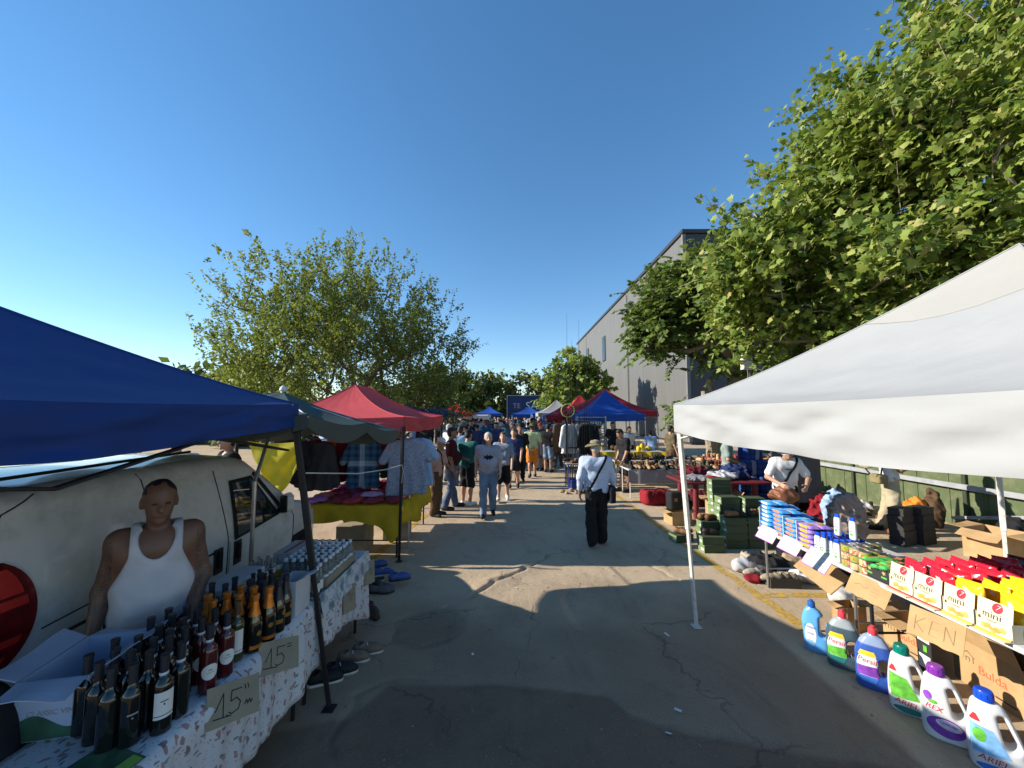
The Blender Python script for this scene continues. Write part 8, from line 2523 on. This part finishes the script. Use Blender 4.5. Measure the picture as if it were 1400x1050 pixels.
person('man in pale yellow-green shirt and orange shorts walking away', (0.68, 13.0, 0), R(184), 1.80, walk(0.11, belly=0.02, broad=1.08), A, CL['lime'], 0.4, hem=0.8, pants=CL['orange'], plen=0.42, shoes=SHOE_BLK, hair=HAIR_BR, cell=0.02, hat='bush', hatm=CL['olive'])
person('man in black T-shirt and denim shorts at the tackle stall', (1.32, 14.2, 0), R(160), 1.76, Pose(broad=1.1, elL=(0.26, -0.10, 1.12), wrL=(0.2, -0.3, 1.06)), A, CL['black'], 0.4, pants=DENIM_LT, plen=0.46, shoes=SHOE_BLK, cell=0.022)
person('dark-haired man in black T-shirt looking down at the leather table', (3.12, 10.75, 0), R(-70), 1.74, Pose(lean=0.12, head=(0, 1.0), elL=(0.22, -0.10, 1.10), wrL=(0.18, -0.20, 0.86), elR=(-0.22, -0.02, 1.10), wrR=(-0.2, -0.14, 0.86), anR=(-0.10, -0.12, 0.085)), A, CL['black'], 0.36, pants=CL['black'], plen=0.46, shoes=SHOE_BLK, cell=0.018, hands=True)
person('man in black shirt seen past the bush hat, at the leather tables', (2.55, 12.4, 0), R(20), 1.68, Pose(head=(0.3, 0.4)), B, CL['black'], 0.38, pants=CL['grey'], shoes=SHOE_BLK, cell=0.022)
person('man in olive brown shirt standing beside the white canopy leg', (5.2, 12.7, 0), R(100), 1.74, Pose(), A, cloth('olive_brown', (0.10, 0.08, 0.045)), 0.4, pants=CL['brown'], shoes=SHOE_BLK, cell=0.022)
person('person in pale shirt under the blue-fronted canopy, left one', (4.6, 15.2, 0), R(20), 1.62, Pose(), A, CL['white'], 0.4, pants=CL['black'], shoes=SHOE_BLK, cell=0.026)
person('person in light blue shirt under the blue-fronted canopy, right one', (5.35, 14.9, 0), R(170), 1.50, Pose(lean=0.3), A, CL['sky'], 0.4, pants=CL['navy'], shoes=SHOE_BLK, cell=0.026)
person('person in black top under the middle of the blue-fronted canopy', (4.1, 15.8, 0), R(0), 1.78, Pose(), A, CL['black'], 0.4, pants=CL['black'], shoes=SHOE_BLK, cell=0.026)
person('man in pale blue T-shirt with backpack among the left stalls', (-1.55, 11.6, 0), R(180), 1.76, Pose(broad=1.1), A, CL['sky'], 0.4, pants=DENIM, shoes=SHOE_BLK, cell=0.022)
person('man in white shirt standing behind the maroon-shirted man', (-2.0, 12.3, 0), R(140), 1.80, Pose(), A, CL['white'], 0.5, pants=CL['grey'], shoes=SHOE_BLK, hair=HAIR_GR, cell=0.024)
person('woman in black dress-length top right of the walking pair', (0.05, 11.2, 0), R(-10), 1.70, walk(0.1), SKIN_C, CL['navy'], 0.3, hem=0.6, pants=CL['black'], plen=0.4, shoes=SHOE_BLK, hair=HAIR_BR, long_hair=True, cell=0.022)
person('man in dark T-shirt following the woman in navy', (0.25, 12.2, 0), R(5), 1.78, walk(0.12), B, CL['black'], 0.4, pants=CL['black'], shoes=SHOE_BLK, cell=0.022)
person('man in white T-shirt with a dark strap, mid-lane', (0.45, 16.2, 0), R(175), 1.74, walk(0.1), A, CL['white'], 0.4, pants=CL['navy'], shoes=SHOE_BLK, cell=0.026, strap=1)
for i, (x, y, m, lab) in enumerate(((-6.3, 5.1, 'white', 'person in white seen above the van roof, leftmost'), (-5.2, 5.3, 'sky', 'person in pale blue seen above the van roof'), (-4.75, 5.5, 'white', 'person in white shirt above the middle of the van roof'), (-4.3, 5.9, 'black', 'person in dark top above the front of the van roof'))):
    person(lab, (x, y, 0), rng.uniform(0, 6), 1.86, Pose(), A, CL[m], 0.4, pants=CL['black'], shoes=SHOE_BLK, cell=0.026)

# ---- the far crowd, one object per person
SHIRTS = [(0.6, 0.6, 0.62), (0.02, 0.02, 0.025), (0.03, 0.04, 0.12), (0.5, 0.45, 0.36), (0.05, 0.05, 0.055), (0.28, 0.36, 0.5), (0.3, 0.04, 0.05), (0.22, 0.24, 0.25), (0.02, 0.09, 0.16), (0.55, 0.35, 0.3), (0.10, 0.14, 0.06), (0.6, 0.6, 0.58), (0.12, 0.12, 0.14)]
WORDS = ['white', 'black', 'navy', 'beige', 'charcoal', 'light blue', 'red', 'grey', 'blue', 'salmon', 'olive', 'off-white', 'dark grey']
placed = []
zones = [(26, 14.5, 19, -3.2, 2.2), (52, 19, 27, -4.0, 3.0), (85, 27, 42, -5.5, 4.0)]
cnt_ = 0
for n, y0, y1, x0, x1 in zones:
    tries = 0; made = 0
    while made < n and tries < 4000:
        tries += 1
        y = rng.uniform(y0, y1); x = rng.uniform(x0, x1)
        if 0.1 < x < 1.0 and y < 15.5: continue
        if any((x - a) ** 2 + (y - b) ** 2 < 0.45 for a, b in placed): continue
        if -4.2 < x < -1.8 and 29.3 < y < 35: continue
        placed.append((x, y)); made += 1
        k = int(rng.integers(0, 5)); ci = int(rng.integers(0, len(SHIRTS)))
        o = mesh_obj('person', PROTO[k])
        o.location = (x, y, 0); o.rotation_euler = (0, 0, rng.choice([0, math.pi]) + rng.normal() * 0.6)
        s = rng.uniform(0.93, 1.05); o.scale = (s, s, s)
        o.color = (*SHIRTS[ci], 1)
        zone = 'nearer part' if y < 19 else ('middle' if y < 27 else 'far end')
        side = 'left side' if x < -1.2 else ('right side' if x > 1.2 else 'centre')
        tag(o, 'distant person in %s top, %s of the crowd, %s' % (WORDS[ci], zone, side), 'person', 'far crowd in the lane')
# small people under the left canopies
for i in range(14):
    o = mesh_obj('person', PROTO[int(rng.integers(0, 5))]); o.location = (rng.uniform(-6.5, -3.0), rng.uniform(11, 24), 0); o.rotation_euler = (0, 0, rng.uniform(0, 6))
    ci = int(rng.integers(0, len(SHIRTS))); o.color = (*SHIRTS[ci], 1)
    tag(o, 'distant person in %s top among the left-hand canopies' % WORDS[ci], 'person', 'people among the left canopies')
# everyday litter on the asphalt
PEB = M('pebble', (0.22, 0.20, 0.17), 0.9)
pv = MB()
for k in range(260):
    x, y = rng.uniform(-1.3, 2.9), 1.7 + 5.5 * rng.random() ** 1.3
    s = rng.uniform(0.003, 0.009); z = float(gh(x, y))
    pv.box((x, y, z + s * 0.4), (s * 2, s * 1.5, s), rz=rng.uniform(0, 3), bev=s * 0.3)
g_ = pv.build('gravel', PEB); tag(g_, 'scattered grit and small stones on the asphalt', 'gravel', kind='stuff')
for k, (x, y) in enumerate(((0.05, 4.9), (1.5, 3.9), (-0.35, 3.6), (1.05, 2.75), (1.2, 2.95))):
    t = card_sheet('paper_scrap', 'small pale paper scrap lying on the asphalt', 'scrap', mtx_card((x, y, float(gh(x, y)) + 0.012), (rng.normal() * 0.2, rng.normal() * 0.2, 1), (rng.normal(), 1, 0)), rng.uniform(0.02, 0.05), rng.uniform(0.015, 0.03), PAPER, 0.001)
    t['group'] = 'paper scraps on the asphalt'
